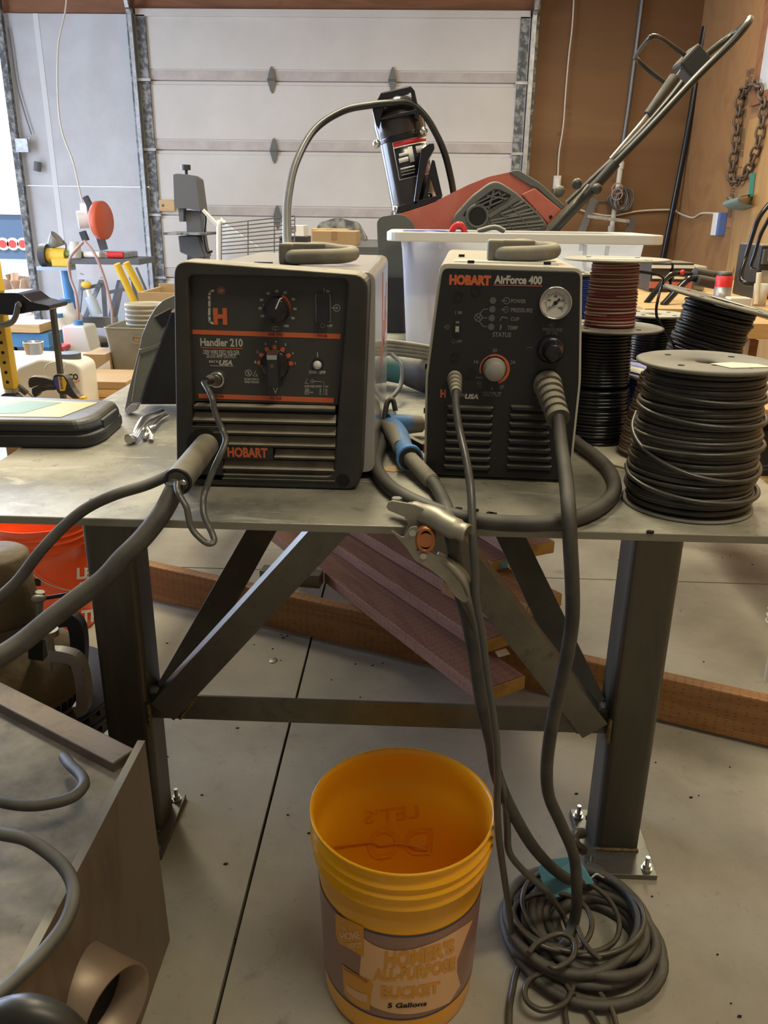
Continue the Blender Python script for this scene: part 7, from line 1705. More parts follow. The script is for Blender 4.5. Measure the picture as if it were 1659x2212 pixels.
# white tank with black cap and lettering
ty = 3.13
A = P3(34, 885, ty); C = P3(168, 782, ty)
tk = thing('plastic_tank', 'white plastic tank with black screw cap and curved logo lettering behind the bar clamp', 'tank', ((A.x+C.x)/2, ty+0.15, ZTB))
B().prism(rpoly([(A.x, ZTB+0.002), (C.x+0.01, ZTB+0.002), (C.x+0.01, C.z-0.02), (C.x-0.02, C.z), (P3(85, 780, ty).x, C.z+0.01), (A.x+0.02, C.z-0.03)], 0.02, 4), ty, ty+0.16, XZ).build('body', M['tank'], tk, bev=0.02, seg=4)
c = P3(150, 774, ty+0.08); c.z = C.z
B().cyl((c.x, ty+0.08, c.z-0.004), (c.x, ty+0.08, c.z+0.022), 0.046, seg=24).build('cap', M['grey_dk'], tk)
b = B(); p = P3(136, 820, ty); q = P3(168, 808, ty)
b.text('IMCO', Matrix(((1, 0, 0, p.x), (0, 0, -1, ty-0.001), (0, 1, 0, p.z), (0, 0, 0, 1))), q.x-p.x, 0.024, 0.04); b.build('lettering', M['slot'], tk)
pts = WY([(145, 823, ty-0.002), (160, 826, ty-0.002), (172, 821, ty-0.002)]); B().tube(pts, 0.0012, 5, 4).build('red_swoosh', M['redpaint'], tk)
tag(B().tube(WY([(97, 805, 3.08), (100, 790, 3.08), (115, 783, 3.08), (135, 782, 3.08), (143, 785, 3.08), (136, 800, 3.08), (128, 812, 3.08)]), 0.0025, 6, 5).build('pale_lead', M['white']), 'thin pale cord looping in front of the white tank', 'cord')
# bar clamp standing upright
by_ = 3.0
bc = thing('bar_clamp', 'black one handed bar clamp with yellow and blue badge standing at the left bench edge', 'clamp', (P3(135, 868, by_).x, by_, ZTB))
a = P3(113, 658, by_); c = P3(136, 872, by_); 
B().bar(Vector((c.x+0.004, by_, ZTB+0.001)), a, 0.016, 0.025, up=(0, 1, 0)).build('bar', M['steel'], bc, bev=0.001)
ZQ = zm(0, 600, 5.53)
body_ = [ZQ(*p) for p in ((640, 1170), (680, 1150), (760, 1165), (800, 1210), (860, 1330), (910, 1400), (950, 1440), (860, 1440), (790, 1390), (700, 1385), (650, 1300), (630, 1220))]
yprism(B(), rpoly(body_, 3, 3), by_-0.02, by_+0.02, ZTB).build('jaw_body', M['black'], bc, bev=0.004)
hn = [ZQ(*p) for p in ((640, 1225), (520, 1190), (400, 1180), (345, 1195), (330, 1250), (340, 1310), (370, 1320), (400, 1300), (520, 1280), (650, 1290))]
yprism(B(), rpoly(hn, 3, 3), by_-0.018, by_+0.018, ZTB).build('handle', M['black'], bc, bev=0.004)
tr_ = [ZQ(*p) for p in ((660, 1300), (560, 1300), (480, 1290), (375, 1320), (375, 1380), (410, 1435), (440, 1420), (480, 1370), (560, 1345), (660, 1345))]
yprism(B(), rpoly(tr_, 3, 3), by_-0.014, by_+0.014, ZTB).build('trigger', M['black'], bc, bev=0.003)
yprism(B(), [ZQ(*p) for p in ((645, 1195), (690, 1180), (715, 1350), (690, 1340), (650, 1270))], by_-0.0225, by_-0.019).build('blue_badge', mat('badge_blue', (0.06, 0.07, 0.35), 0.4), bc)
yprism(B(), [ZQ(*p) for p in ((692, 1182), (755, 1185), (795, 1260), (775, 1350), (716, 1355))], by_-0.0225, by_-0.019).build('yellow_badge', M['yellow'], bc)
b = B(); p = P3(*ZQ(735, 1345), by_-0.024)
b.text('QUICK-GRIP', Matrix(((0, -1, 0, p.x+0.008), (0, 0, -1, by_-0.0232), (1, 0, 0, p.z+0.004), (0, 0, 0, 1))), 0.052, 0.011, 0.03); b.build('badge_lettering', navy_ink, bc)
yprism(B(), [ZQ(*p) for p in ((862, 1432), (1005, 1430), (1005, 1475), (862, 1475))], by_-0.015, by_+0.015, ZTB).build('pad', M['yellow'], bc, bev=0.002)
# saddle shaped stool seat, its bracket, the yellow post with caster
sy = 2.84
sd = thing('saddle_seat', 'black padded saddle shaped seat at the left edge on a bent steel bracket', 'seat', (P3(20, 690, sy).x, sy, P3(20, 720, sy).z))
se = [ZQ(*p) for p in ((-250, 200), (0, 180), (180, 180), (260, 200), (380, 290), (470, 310), (590, 335), (605, 360), (580, 390), (420, 400), (260, 430), (120, 450), (0, 440), (-250, 430))]
yprism(B(), rpoly(se, 4, 3), sy-0.06, sy+0.09).build('cushion', M['black_smooth'], sd, bev=0.018, seg=4)
B().tube(WY([(*ZQ(240, 315), sy-0.08), (*ZQ(215, 330), sy-0.08), (*ZQ(195, 430), sy-0.08), (*ZQ(150, 520), sy-0.08), (*ZQ(50, 560), sy-0.08), (*ZQ(-60, 540), sy-0.08)]), 0.010, 10, 5).build('bracket', M['conduit'], sd)
B().tube([P3(0, 700, sy)+Vector((-0.02, 0.02, 0)), P3(-10, 760, sy)+Vector((-0.02, -0.03, 0)), Vector((P3(-60, 800, sy).x, sy-0.04, 0.0))], 0.018, 10, 3).build('stem', M['conduit'], sd)
yy = 2.93
yp = thing('caster_post', 'yellow perforated steel post with a black caster wheel at the left edge', 'post', (P3(15, 850, yy).x, yy, 0.60))
a = P3(-6, 640, yy); c = P3(25, 838, yy); ax_ = (a-c).normalized()
B().bar(c, a+ax_*0.25, 0.040, 0.046, up=(0, 1, 0)).build('post', M['yellow'], yp, bev=0.002)
for k in range(11):
    p = c+ax_*(0.026+0.036*k)+Vector((0, -0.0245, 0)); B().cyl(p, p+Vector((0, 0.002, 0)), 0.006, seg=10).build('hole', M['slot'], yp)
B().cyl(c, c-ax_*0.014, 0.029, seg=16).build('collar', M['zinc'], yp)
B().box(-0.016, 0.016, -0.014, 0.014, -0.06, 0.0, Matrix.Translation(c-ax_*0.010)).build('fork', M['zinc'], yp, bev=0.003)
w = c+Vector((-0.004, -0.02, -0.062)); B().cyl(w, w+Vector((0, 0.03, 0)), 0.048, seg=24).build('wheel', M['rubber'], yp)
tag(B().bar(P3(36, 832, 2.95), P3(58, 850, 2.95), 0.018, 0.016).tube(WY([(60, 848, 2.95), (80, 865, 2.93), (93, 878, 2.91)]), 0.003, 6, 3).build('hex_tool', M['conduit']), 'small grey tool with a thin pale rod beside the caster wheel', 'tool')
# stainless pot
zt_k = P3(110, 781, ty).z+0.008
A = P3(50, 738, ty+0.12); C = P3(92, 738, ty+0.12)
tag(B().lathe([(0.0001, 0), ((C.x-A.x)*0.40, 0), ((C.x-A.x)*0.5, A.z-zt_k), ((C.x-A.x)*0.54, A.z-zt_k), ((C.x-A.x)*0.47, A.z-zt_k), ((C.x-A.x)*0.35, 0.004), (0.0001, 0.004)], TR((A.x+C.x)/2, ty+0.12, zt_k), 28).build('steel_pot', M['stainless']), 'shiny stainless steel pot standing on the white tank', 'pot')
# ---- things standing on the far floor by the open doorway
wg = thing('red_wagon', 'low red steel wagon with black wheels on the floor near the open doorway', 'wagon', (P3(30, 780, 6.6).x, 6.7, 0))
A = P3(-60, 752, 6.6); C = P3(130, 722, 6.6)
B().box(A.x, C.x, 6.6, 6.84, 0.17, 0.20).build('deck', M['redpaint'], wg, bev=0.005)
B().box(A.x, C.x, 6.58, 6.61, 0.20, 0.33).build('side_rail', M['redpaint'], wg, bev=0.005)
for px in (18, 45, 105):
    c = P3(px, 770, 6.62); B().cyl((c.x, 6.56, 0.13), (c.x, 6.64, 0.13), 0.13, seg=24).build('wheel', M['rubber'], wg)
# planks on trestle above the wagon
tr = thing('plank_bench', 'pale plank on a dark blue trestle in front of the open doorway', 'trestle', (P3(30, 780, 6.0).x, 6.1, 0))
A = P3(-40, 708, 6.0); C = P3(84, 703, 6.0)
B().box(A.x, C.x, 6.0, 6.3, A.z-0.03, A.z+0.03).build('plank', M['pine'], tr)
B().box(A.x, C.x+0.05, 6.02, 6.28, A.z-0.14, A.z-0.04).build('beam', M['bluepaint'], tr)
for x in (A.x+0.1, C.x-0.02): B().box(x-0.03, x+0.03, 6.1, 6.2, 0, A.z-0.14).build('leg', M['bluepaint'], tr)
# jugs
for i, (x0, x1, y0, y1, lab) in enumerate(((110, 160, 658, 762, 'tall white plastic jug under the saw stand, nearest the doorway'), (98, 138, 690, 765, 'squat white plastic pail left of the tall jug under the saw stand'), (140, 182, 706, 760, 'white square container under the saw stand right of the tall jug'))):
    A = P3(x0, y1, 7.05-0.14*i); C = P3(x1, y0, 7.05-0.14*i); yy2 = 7.05-0.14*i
    j = thing('plastic_jug', lab, 'jug', ((A.x+C.x)/2, yy2+0.1, 0))
    r = (C.x-A.x)/2; h_ = max(0.25, C.z)
    if i < 2: B().lathe([(0.0001, 0), (r*0.95, 0), (r, 0.03), (r, h_*0.75), (r*0.9, h_*0.82), (r*0.55, h_*0.9), (r*0.5, h_), (0.0001, h_)], TR((A.x+C.x)/2, yy2+r, 0), 24).build('body', M['tank'], j)
    else: B().prism(rpoly([(A.x, 0), (C.x+0.05, 0), (C.x, h_), (A.x, h_)], 0.02), yy2, yy2+0.25, XZ).build('body', M['tank'], j, bev=0.01)
    B().cyl(((A.x+C.x)/2, yy2+0.12, h_-0.001), ((A.x+C.x)/2, yy2+0.12, h_+0.035), r*0.4, seg=16).build('cap', M['bluepaint'], j)
# work stand with chop saw
SYs = 7.35
ws = thing('saw_stand', 'grey folding work stand with crossed legs in front of the white wall panel', 'work stand', (P3(215, 740, SYs).x, SYs+0.2, 0))
zA = P3(200, 558, SYs).z
A = P3(150, 556, SYs); C = P3(300, 556, SYs)
B().box(A.x, C.x, SYs, SYs+0.45, zA-0.05, zA).build('deck', M['grey_dk'], ws, bev=0.004)
B().box(A.x+0.05, C.x-0.1, SYs-0.01, SYs+0.02, zA-0.18, zA-0.05).build('front_rail', M['panel_white'], ws)
m_ = mat('stand_grey', (0.26, 0.27, 0.29), 0.4, 0.4)
for (p, q, yo) in (((178, 590), (168, 690), 0), ((222, 598), (150, 752), 0.02), ((222, 598), (228, 690), 0), ((268, 590), (245, 700), 0.02), ((285, 590), (300, 680), 0.3), ((235, 700), (262, 590), 0.3)):
    a = P3(*p, SYs+yo); c = P3(*q, SYs+yo+0.1)
    if q[1] > 740: c.z = 0.012
    B().bar(a, c, 0.035, 0.025, up=(0, 1, 0)).build('leg', m_, ws)
B().box(P3(168, 690, SYs).x-0.05, P3(250, 690, SYs).x, SYs, SYs+0.06, P3(200, 703, SYs).z-0.02, P3(200, 690, SYs).z+0.02).build('lower_brace', m_, ws)
for (p, q) in (((175, 625), (218, 615)), ((232, 632), (270, 625))): B().bar(P3(*p, SYs-0.02), P3(*q, SYs-0.02), 0.03, 0.02, up=(0, 1, 0)).build('cross_bar', M['grey_dk'], ws)
B().bar(P3(228, 690, SYs+0.06), Vector((P3(228, 745, SYs+0.3).x+0.1, SYs+0.3, 0)), 0.035, 0.025, up=(0, 1, 0)).build('leg', m_, ws)
B().bar(P3(165, 690, SYs+0.06), Vector((P3(160, 745, SYs+0.3).x, SYs+0.35, 0)), 0.035, 0.025, up=(0, 1, 0)).build('leg', m_, ws)
zD = zA
sw_ = thing('chop_saw', 'chop saw with a round orange blade guard on the grey work stand', 'chop saw', (P3(215, 545, SYs+0.2).x, SYs+0.2, zD))
A = P3(165, 545, SYs+0.1); C = P3(272, 545, SYs+0.1)
B().box(A.x, C.x, SYs+0.05, SYs+0.42, zD, zD+0.05).build('base', M['galv'], sw_, bev=0.006)
c = P3(218, 476, SYs+0.2); r = (P3(218, 434, SYs+0.2).z-P3(218, 518, SYs+0.2).z)/2
gm = Matrix.Translation((c.x, SYs+0.2, c.z)) @ RZ(math.radians(-10))
B().lathe([(0.0001, -0.03), (r*0.93, -0.03), (r, -0.02), (r, 0.03), (r*0.93, 0.04), (0.0001, 0.04)], gm @ RY(PI/2), 40).build('blade_guard', M['orange'], sw_)
B().cyl(P3(168, 475, SYs+0.2), P3(200, 472, SYs+0.25), 0.075, 0.08, 20).build('motor', M['tank'], sw_)
B().box(-0.03, 0.03, -0.03, 0.03, -0.04, 0.05, TR(*P3(183, 452, SYs+0.2))).build('motor_bracket', M['tank'], sw_)
B().bar(P3(198, 452, SYs+0.18), P3(184, 424, SYs+0.18), 0.05, 0.04, up=(0, 1, 0)).build('grip', M['black'], sw_, bev=0.006)
B().bar(P3(225, 540, SYs+0.25), P3(210, 490, SYs+0.25), 0.06, 0.05, up=(0, 1, 0)).build('arm', M['grey_dk'], sw_)
B().bar(P3(178, 500, SYs+0.15), P3(186, 520, SYs+0.15), 0.05, 0.05).build('vise_screw', M['black'], sw_)
a = P3(168, 522, SYs+0.08); c = P3(168, 494, SYs+0.08)
jr = thing('glass_jar', 'clear glass jar on the work stand left of the orange blade guard', 'jar', (a.x, SYs+0.05, zD+0.05))
B().lathe([(0.0001, 0), (0.045, 0), (0.05, 0.01), (0.05, 0.10), (0.038, 0.115), (0.038, 0.135), (0.0001, 0.135)], TR(a.x, SYs+0.0, zD+0.0), 20).build('body', M['gauge'], jr)
for i, (px, col, lab) in enumerate(((150, 'green', 'green topped glue tube lying on the work stand front edge'), (190, 'white', 'white tube lying on the work stand'), (240, 'redpaint', 'red handled tool lying on the work stand'))):
    a = P3(px-10, 551, SYs); tag(B().cyl(Vector((a.x, SYs+0.03, zA+0.03)), Vector((a.x+0.14, SYs+0.03, zA+0.03)), 0.028, seg=12).build('hand_tool', M[col]), lab, 'tool', 'clutter on the saw stand')
# bench grinder with lamp on blue post
gy = 7.3
gr2 = thing('bench_grinder', 'yellow bench grinder on a blue pedestal left of the chop saw', 'grinder', (P3(135, 760, gy).x, gy, 0))
p = P3(135, 577, gy); 
B().cyl((p.x, gy+0.1, 0), (p.x-0.02, gy+0.1, p.z-0.02), 0.045, seg=16).build('pedestal', M['bluepaint'], gr2)
B().cyl((p.x, gy+0.1, 0), (p.x, gy+0.1, 0.02), 0.10, seg=20).build('foot', M['bluepaint'], gr2)
A = P3(78, 577, gy); C = P3(146, 577, gy)
B().box(A.x, C.x, gy, gy+0.22, p.z-0.03, p.z).build('shelf', mat('blue_grey_shelf', (0.35, 0.42, 0.5), 0.4, 0.3), gr2)
B().box(P3(108, 572, gy).x, P3(146, 572, gy).x, gy+0.03, gy+0.18, p.z, p.z+0.07).build('base', M['yellow'], gr2, bev=0.01)
c = P3(122, 552, gy+0.1); B().cyl((c.x-0.09, gy+0.1, c.z), (c.x+0.09, gy+0.1, c.z), 0.065, seg=20).build('motor', M['yellow'], gr2)
c2q = P3(98, 552, gy+0.1); B().cyl((c2q.x-0.03, gy+0.1, c2q.z), (c2q.x+0.03, gy+0.1, c2q.z), 0.10, seg=24).build('wheel_guard', M['black'], gr2)
lm2 = P3(125, 514, gy+0.1); B().lathe([(0.0001, 0.10), (0.03, 0.10), (0.045, 0.07), (0.075, 0.0), (0.07, 0.0), (0.04, 0.065), (0.0001, 0.09)], TR(*lm2) @ RY(math.radians(-130)) , 20).build('lamp_shade', M['olive'], gr2)
B().tube([P3(136, 520, gy+0.1), P3(142, 530, gy+0.1), P3(140, 548, gy+0.1)], 0.01, 6, 3).build('lamp_arm', M['conduit'], gr2)
# yellow tubes, hoses and hanging bottle
yt = thing('sawhorse', 'pair of yellow slanting tubes of a sawhorse right of the work stand', 'sawhorse', (P3(300, 640, 7.1).x, 7.1, 0))
for p, q in (((252, 570), (295, 662)), ((272, 567), (318, 655))):
    a = P3(*p, 7.0); c = P3(*q, 7.1); d = (c-a)/(a.z-c.z); e = a+d*a.z
    B().cyl(a, e, 0.030, seg=12).build('tube', M['yellow'], yt)
B().cyl(P3(294, 578, 7.2), P3(330, 660, 7.2), 0.012, seg=8).build('thin_rod', M['conduit'], yt)
tag(B().tube(WY([(180, 522, 7.2), (150, 560, 7.15), (152, 600, 7.15), (165, 640, 7.1), (168, 700, 7.1), (150, 742, 7.1)]), 0.012, 8, 6).build('air_hose', M['hose_red']), 'dusty red hose hanging down left of the work stand', 'hose')
tag(B().tube(WY([(182, 520, 7.15), (205, 550, 7.1), (225, 600, 7.1), (240, 660, 7.1), (243, 700, 7.1)]), 0.012, 8, 6).build('air_hose', M['hose_red']), 'dusty red hose hanging over the front of the work stand', 'hose')
tag(B().tube(WY([(120, 765, 6.9), (160, 762, 6.9), (200, 750, 6.95), (215, 745, 7.0)]), 0.014, 8, 6).build('air_hose', M['hose_red']), 'dusty red hose lying along the floor below the work stand', 'hose')
sb = thing('spray_bottle', 'slanted clear bottle with a yellow trigger head hanging under the work stand', 'bottle', tuple(P3(205, 680, 7.3)))
B().cyl(P3(208, 680, 7.3), P3(194, 640, 7.3), 0.055, 0.045, 16).build('bottle', mat('pale_blue_bottle', (0.55, 0.66, 0.78), 0.3), sb)
B().cyl(P3(194, 640, 7.3), P3(190, 625, 7.3), 0.02, seg=12).build('neck', M['tank'], sb)
B().ball(P3(186, 615, 7.3), 0.04, (1.2, .6, .8)).build('trigger_head', M['yellow'], sb)
tag(B().ball(P3(205, 740, 7.4)+Vector((0, 0, 0)), 0.10, (1.5, 1, .7)).build('black_bag', M['black']), 'black crumpled bag on the floor under the work stand', 'bag')
wc = thing('wooden_crate', 'pale open wooden crate behind the cream bowls', 'crate', (P3(335, 660, 5.0).x, 5.0, 0))
A = P3(300, 655, 4.9); C = P3(385, 630, 4.9); zc_ = P3(320, 632, 4.9).z
for n_, bx_ in (('front_panel', (A.x, C.x+0.2, 4.9, 4.92, zc_-0.12, zc_)), ('rear_panel', (A.x, C.x+0.2, 5.3, 5.32, zc_-0.12, zc_+0.02)), ('side_panel', (A.x, A.x+0.02, 4.92, 5.3, zc_-0.12, zc_)), ('bottom', (A.x, C.x+0.2, 4.9, 5.32, zc_-0.13, zc_-0.12))): B().box(*bx_).build(n_, M['card'], wc)
for x in (A.x+0.05, C.x+0.1):
    for y in (4.95, 5.27): B().box(x-0.02, x+0.02, y-0.02, y+0.02, 0, zc_-0.13).build('leg', M['pine'], wc)
# bandsaw
bsy = 6.2
bs = thing('bandsaw', 'dark grey upright bandsaw standing in front of the garage door', 'bandsaw', (P3(405, 600, bsy).x, bsy, 0))
def bp(u, v): return 320+u/5.184, 340+v/5.184
yprism(B(), rpoly([bp(*p) for p in ((278, 190), (330, 180), (470, 195), (535, 240), (585, 610), (440, 570), (320, 575), (290, 540))], 3, 3), bsy, bsy+0.22).build('upper_housing', M['grey_dk'], bs, bev=0.01)
yprism(B(), [bp(*p) for p in ((415, 590), (590, 610), (600, 860), (640, 1120), (640, 1500), (430, 1500), (430, 900))], bsy+0.05, bsy+0.2).build('column', M['grey_dk'], bs, bev=0.006)
yprism(B(), [bp(*p) for p in ((335, 575), (395, 575), (395, 720), (350, 720))], bsy+0.02, bsy+0.1).build('blade_guide', M['grey_dk'], bs)
yprism(B(), [bp(*p) for p in ((160, 840), (660, 845), (660, 872), (160, 868))], bsy-0.15, bsy+0.25).build('table', M['galv_dark'], bs, bev=0.003)
yprism(B(), rpoly([bp(*p) for p in ((330, 880), (560, 880), (640, 1120), (520, 1130), (350, 1060), (340, 960))], 3, 2), bsy, bsy+0.2).build('lower_housing', M['grey_dk'], bs, bev=0.008)
a = P3(*bp(426, 175), bsy+0.1); B().cyl((a.x, bsy+0.1, a.z-0.02), (a.x, bsy+0.1, a.z+0.05), 0.012, seg=10).cyl((a.x, bsy+0.1, a.z+0.02), (a.x, bsy+0.1, a.z+0.055), 0.035, seg=12).build('tension_knob', M['black'], bs)
B().tube(WY([(*bp(585, 600), bsy), (*bp(640, 650), bsy), (*bp(640, 760), bsy), (*bp(620, 900), bsy), (*bp(660, 1060), bsy), (*bp(720, 1050), bsy)]), 0.008, 6, 5).build('cord', M['wire_gloss'], bs)
x0 = P3(*bp(340, 1000), bsy).x; x1 = P3(*bp(640, 1000), bsy).x
for x in (x0, x1):
    for y in (bsy, bsy+0.25): B().box(x-0.02, x+0.02, y-0.02, y+0.02, 0, 0.75).build('stand_leg', M['grey_dk'], bs)
B().box(x0-0.03, x1+0.03, bsy-0.03, bsy+0.28, 0.75, 0.79).build('stand_top', M['grey_dk'], bs)
# yellow level bolted to the door
A = P3(345, 456, WALL_Y-0.02); C = P3(376, 432, WALL_Y-0.02)
t = thing('wood_plaque', 'small glossy yellow wood plaque on the garage door beside the bandsaw', 'plaque', ((A.x+C.x)/2, WALL_Y-0.01, A.z))
B().box(A.x, C.x, WALL_Y-0.03, WALL_Y-0.007, A.z, C.z).build('board', M['pine'], t, bev=0.004)
B().cyl((A.x+0.04, WALL_Y-0.034, (A.z+C.z)/2), (A.x+0.04, WALL_Y-0.03, (A.z+C.z)/2), 0.014, seg=12).build('screw', M['conduit'], t)
# cage with white panel, boxes behind the welder
cy2 = 4.6
cg = thing('wire_cage', 'open wire cage with a slanted white side panel behind the large welder', 'cage', (P3(560, 560, cy2).x, cy2, 0))
def cp(u, v): return 320+u/5.184, 340+v/5.184
yprism(B(), [cp(*p) for p in ((785, 740), (830, 722), (860, 740), (1240, 1010), (1240, 1400), (790, 1400))], cy2+0.05, cy2+0.07).build('side_panel', mat('pale_blue_panel', (0.72, 0.80, 0.95), 0.4), cg)
B().tube(WY([(*cp(800, 1400), cy2), (*cp(795, 760), cy2), (*cp(830, 725), cy2), (*cp(860, 740), cy2)]), 0.014, 8, 4).build('edge_tube', M['white'], cg)
B().tube(WY([(*cp(780, 760), cy2), (*cp(615, 590), cy2)]), 0.01, 6, 0).build('strut', M['white'], cg)
for k in range(9):
    a = P3(*cp(820, 745+k*42), cy2-0.02); c = P3(*cp(1640, 655+k*46), cy2-0.02)
    B().cyl(a, c, 0.0035, seg=6).build('horizontal_wire', M['conduit'], cg)
for u, v0 in ((820, 745), (1118, 712), (1412, 680), (1640, 655)):
    B().cyl(P3(*cp(u, v0), cy2-0.02), P3(*cp(u, 1400), cy2-0.02), 0.0035, seg=6).build('vertical_wire', M['conduit'], cg)
x0 = P3(*cp(800, 1000), cy2).x; x1 = P3(*cp(1640, 1000), cy2).x; zz = P3(*cp(1000, 1400), cy2).z
B().box(x0, x1, cy2-0.05, cy2+0.22, zz-0.03, zz).build('base_panel', M['pine'], cg)
for x in (x0+0.05, x1-0.05):
    for y in (cy2, cy2+0.18): B().box(x-0.02, x+0.02, y-0.02, y+0.02, 0, zz-0.03).build('leg', M['pine'], cg)
def carton(x0, y0, x1, y1, y, m, lab, dz=0.3, base=None):
    A = P3(x0, y1, y); C = P3(x1, y0, y); zb = base if base is not None else A.z
    o = thing('cardboard_box', lab, 'carton', ((A.x+C.x)/2, y+dz/2, zb))
    B().box(A.x, C.x, y, y+dz, zb, C.z).build('body', M[m], o, bev=0.003)
    B().box((A.x+C.x)/2-0.015, (A.x+C.x)/2+0.015, y-0.0012, y, zb+(C.z-zb)*0.4, C.z-0.002).build('tape', M['galv'] if m == 'white' else mat('tape_brown', (0.33, 0.2, 0.09), 0.4), o)
    return o
# a dark cabinet carries the boxes
A = P3(668, 530, 4.3); C = P3(830, 530, 4.3)
cb = thing('storage_cabinet', 'low dark cabinet behind the large welder carrying the cardboard boxes', 'cabinet', ((A.x+C.x)/2, 4.5, 0))
B().box(A.x, C.x+0.05, 4.3, 5.45, 0, A.z).build('body', M['grey_dk'], cb, bev=0.004)
B().box(A.x+0.01, (A.x+C.x)/2-0.05, 4.285, 4.3, 0.05, A.z-0.03).build('door', M['grey_dk'], cb); B().box((A.x+C.x)/2-0.04, C.x-0.01, 4.285, 4.3, 0.05, A.z-0.03).build('door', M['grey_dk'], cb)
zc2 = A.z
carton(674, 500, 770, 535, 4.35, 'card', 'brown cardboard carton behind the handle of the large welder', 0.3, zc2)
carton(672, 495, 750, 535, 4.68, 'pine', 'paler carton standing right behind the brown one', 0.15, zc2)
carton(612, 487, 656, 510, 4.9, 'white', 'white carton seen through the wire cage', 0.2, None)
o = bpy.data.objects
A = P3(612, 510, 4.9); C = P3(656, 510, 4.9)
tag(B().box(A.x-0.02, C.x+0.02, 4.88, 5.12, 0, A.z-0.0005).build('black_crate', M['black']), 'black crate under the white carton behind the wire cage', 'crate')
tag(B().prism(rpoly([(0, 0), (0.34, 0), (0.28, 0.10), (0.16, 0.13), (0.05, 0.10)], 0.02), 0, 0.2, TR(P3(672, 490, 5.2).x, 5.2, zc2+0.0) @ XZ).build('dusty_cover', M['galv_dark']), 'dusty grey translucent cover behind the cartons', 'cover')
# ================================================================== right background
wb2 = thing('wall_bench', 'cluttered wooden bench along the right wall', 'workbench', (1.9, 4.4, 0))
ZB2 = 0.885
B().box(1.02, 2.50, 3.75, 5.6, ZB2-0.04, ZB2).build('tabletop', M['pine'], wb2, bev=0.003)
for x in (1.10, 2.42):
    for y in (3.83, 5.5): B().box(x-0.045, x+0.045, y-0.045, y+0.045, 0, ZB2-0.04).build('leg', M['pine'], wb2, bev=0.003)
B().box(1.05, 2.45, 3.9, 5.5, 0.35, 0.38).build('lower_shelf', M['pine'], wb2)
B().box(1.10, 1.14, 3.80, 3.88, 0.38, ZB2-0.04).build('brace_board', M['lumber_y'], wb2)
def ob(px, py, y): return atY(px, py, y)
# drawer boxes
for i, (x0, x1) in enumerate(((1405, 1450), (1452, 1500))):
    A = ob(x0, 600, 4.6); C = ob(x1, 568, 4.6)
    o = thing('parts_drawer', ('left', 'right')[i]+' one of the two black parts drawers on the cluttered wall bench', 'drawer unit', ((A.x+C.x)/2, 4.7, ZB2))
    B().box(A.x, C.x, 4.6, 4.85, ZB2, C.z).build('cabinet', M['black'], o, bev=0.003)
    B().box(A.x, C.x, 4.59, 4.6, C.z-0.028, C.z-0.012).build('top_stripe', M['white'], o)
    B().box(A.x, C.x, 4.59, 4.6, ZB2+0.02, ZB2+0.055).build('red_stripe', M['red_worn'], o)
    B().box(A.x+0.01, C.x-0.01, 4.59, 4.6, ZB2+0.07, ZB2+0.085).build('label_strip', M['paper'], o)
A = ob(1500, 600, 4.7); C = ob(1530, 575, 4.7)
tag(B().box(A.x, C.x, 4.7, 4.95, ZB2, C.z).build('grey_box', M['flange_cream'], bev=0.012), 'pale grey rounded box right of the black parts drawers', 'box')
# black handlebars
hb = thing('cart_handle', 'pair of bent black tubes of a cart handle lying on the wall bench', 'handle', tuple(ob(1480, 610, 4.1)))
B().tube(WY([(1396, 655, 4.0), (1420, 625, 4.05), (1440, 600, 4.1), (1455, 592, 4.12), (1475, 592, 4.15), (1520, 598, 4.2), (1560, 602, 4.25)]), 0.014, 8, 6).build('tube', M['wire_gloss'], hb)
B().tube(WY([(1432, 660, 3.9), (1455, 635, 3.95), (1478, 612, 4.0), (1492, 602, 4.02), (1520, 604, 4.05), (1562, 612, 4.1)]), 0.016, 8, 6).build('tube', M['wire_gloss'], hb)
B().cyl(ob(1500, 590, 4.15), ob(1560, 600, 4.2), 0.026, seg=14).build('grip', M['rubber'], hb)
B().cyl(ob(1505, 605, 4.02), ob(1562, 616, 4.06), 0.026, seg=14).build('grip', M['rubber'], hb)
B().ball(ob(1474, 588, 4.12), 0.012).build('red_button', M['redpaint'], hb)
# cans and tubs
A = ob(1560, 628, 3.85); C = ob(1603, 590, 3.85); r = (C.x-A.x)/2
cn = thing('plastic_can', 'red and grey plastic tub with black lid on the wall bench', 'tub', ((A.x+C.x)/2, 3.85+r, ZB2))
h_ = C.z-ZB2; Mx_ = TR((A.x+C.x)/2, 3.95, ZB2)
B().lathe([(0.0001, 0), (r, 0), (r, h_*0.55), (0.0001, h_*0.55)], Mx_, 24).build('grey_body', M['galv'], cn)
B().lathe([(r, h_*0.55), (r, h_*0.85), (r*0.9, h_*0.88), (0.0001, h_*0.88)], Mx_, 24).build('red_band', M['redpaint'], cn)
B().lathe([(r*0.85, h_*0.88), (r*0.85, h_*1.0), (0.0001, h_*1.0)], Mx_, 24).build('lid', M['black'], cn)
A = ob(1573, 641, 3.80); C = ob(1622, 626, 3.80)
tag(B().box(A.x, C.x, 3.77, 3.84, ZB2+0.0, ZB2+0.05).build('white_tray', M['tank'], bev=0.006), 'small white tray in front of the red and grey tub', 'tray')
A = ob(1632, 660, 3.9); C = ob(1672, 615, 3.9)
cu = thing('clear_cup', 'clear plastic cup holding sticks at the right edge of the wall bench', 'cup', ((A.x+C.x)/2, 3.95, ZB2))
r = (C.x-A.x)/2
B().lathe([(0.0001, 0), (r*0.85, 0), (r, C.z-ZB2), (r*0.95, C.z-ZB2), (r*0.8, 0.01), (0.0001, 0.01)], TR((A.x+C.x)/2, 3.95, ZB2), 24).build('cup', M['gauge'], cu)
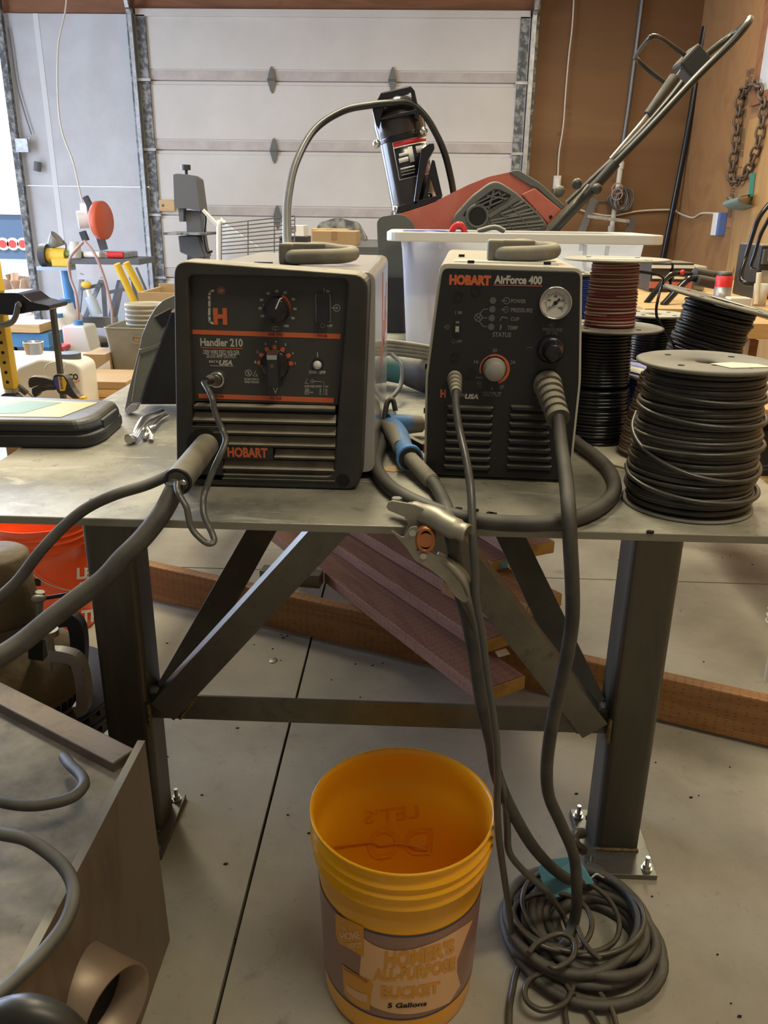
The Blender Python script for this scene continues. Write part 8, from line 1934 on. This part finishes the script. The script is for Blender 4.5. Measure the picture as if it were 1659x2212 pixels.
B().cyl(((A.x+C.x)/2-0.02, 3.93, ZB2+0.01), ((A.x+C.x)/2-0.03, 3.93, C.z+0.05), 0.012, seg=8).build('stick', M['paper'], cu)
# black machine with cables at the right edge
bk2 = thing('black_charger', 'black boxy machine with orange label at the right edge of the wall bench', 'machine', (ob(1655, 600, 4.3).x, 4.4, ZB2))
A = ob(1634, 600, 4.3); C = ob(1705, 530, 4.3)
B().box(A.x, C.x, 4.3, 4.6, ZB2, C.z).build('body', M['black'], bk2, bev=0.008)
B().box(A.x+0.01, C.x, 4.28, 4.3, C.z-0.09, C.z-0.02).build('top_panel', M['grey_pl'], bk2)
B().box(A.x+0.03, C.x, 4.272, 4.281, C.z-0.075, C.z-0.045).build('orange_label', M['orange'], bk2)
B().box(A.x+0.02, C.x, 4.285, 4.3, ZB2+0.03, C.z-0.12).build('clear_window', M['galv'], bk2)
tag(B().tube(WY([(1662, 440, 4.2), (1640, 470, 4.2), (1625, 510, 4.2), (1610, 560, 4.2), (1600, 600, 4.15), (1612, 612, 4.1), (1640, 612, 4.1)]), 0.012, 8, 6).build('black_cable', M['wire_gloss']), 'black cable looping down at the right edge, the outer of two', 'cable')
tag(B().tube(WY([(1662, 470, 4.25), (1642, 510, 4.25), (1630, 550, 4.25), (1622, 578, 4.25), (1640, 585, 4.2)]), 0.010, 8, 6).build('black_cable', M['wire_gloss']), 'black cable looping down at the right edge, the inner of two', 'cable')
# shelf clutter under and around
for (x0, y0, x1, y1, y, m, nm, lab, cat, dz) in (
    (1612, 700, 1690, 732, 3.3, 'pine', 'wood_block', 'thick pale wood beam end right of the tilted spool', 'beam', 0.5),
    (1604, 735, 1640, 830, 3.4, 'lumber_y', 'wood_post', 'brown wood post below the pale beam end', 'post', 0.1)):
    A = ob(x0, y1, y); C = ob(x1, y0, y)
    tag(B().box(A.x, C.x, y, y+dz, (0 if nm == 'wood_post' else A.z), C.z).build(nm, M[m], bev=0.003), lab, cat)
sh = thing('low_shelf', 'low wooden shelf with dark clutter beyond the right end of the bench', 'shelf', (ob(1640, 890, 2.4).x+0.2, 2.6, 0))
A = ob(1632, 884, 2.4)
B().box(A.x, A.x+0.7, 2.4, 3.2, A.z-0.025, A.z).build('upper_board', M['pine'], sh, bev=0.002)
B().box(A.x, A.x+0.7, 2.45, 3.2, 0.47, 0.50).build('lower_board', M['pine'], sh)
for x, y in ((A.x+0.03, 3.17), (A.x+0.67, 3.17), (A.x+0.67, 2.45), (A.x+0.36, 2.45)):
    B().box(x-0.02, x+0.02, y-0.02, y+0.02, 0, A.z-0.025).build('upright', M['grey_dk'], sh)
B().box(A.x+0.02, A.x+0.66, 2.5, 3.15, 0.50, A.z-0.09).build('dark_bin', M['black_clean'], sh)
c = ob(1628, 905, 2.38); tag(B().ball((c.x+0.01, 2.43, c.z+0.01), 0.02, (0.8, 1, 1.3)).tube([(c.x+0.01, 2.43, c.z+0.01), (c.x+0.02, 2.46, A.z-0.026)], 0.004, 6, 0).build('blue_cap', mat('cap_blue', (0.03, 0.08, 0.5), 0.35)), 'small blue cap hanging under the low wooden shelf at the right', 'ball')  # a blue cap, drawn as a stretched sphere on a thin stalk
c = ob(1600, 860, 2.6)
# clutter behind the spools
A = ob(1380, 760, 2.9); C = ob(1430, 690, 2.9)
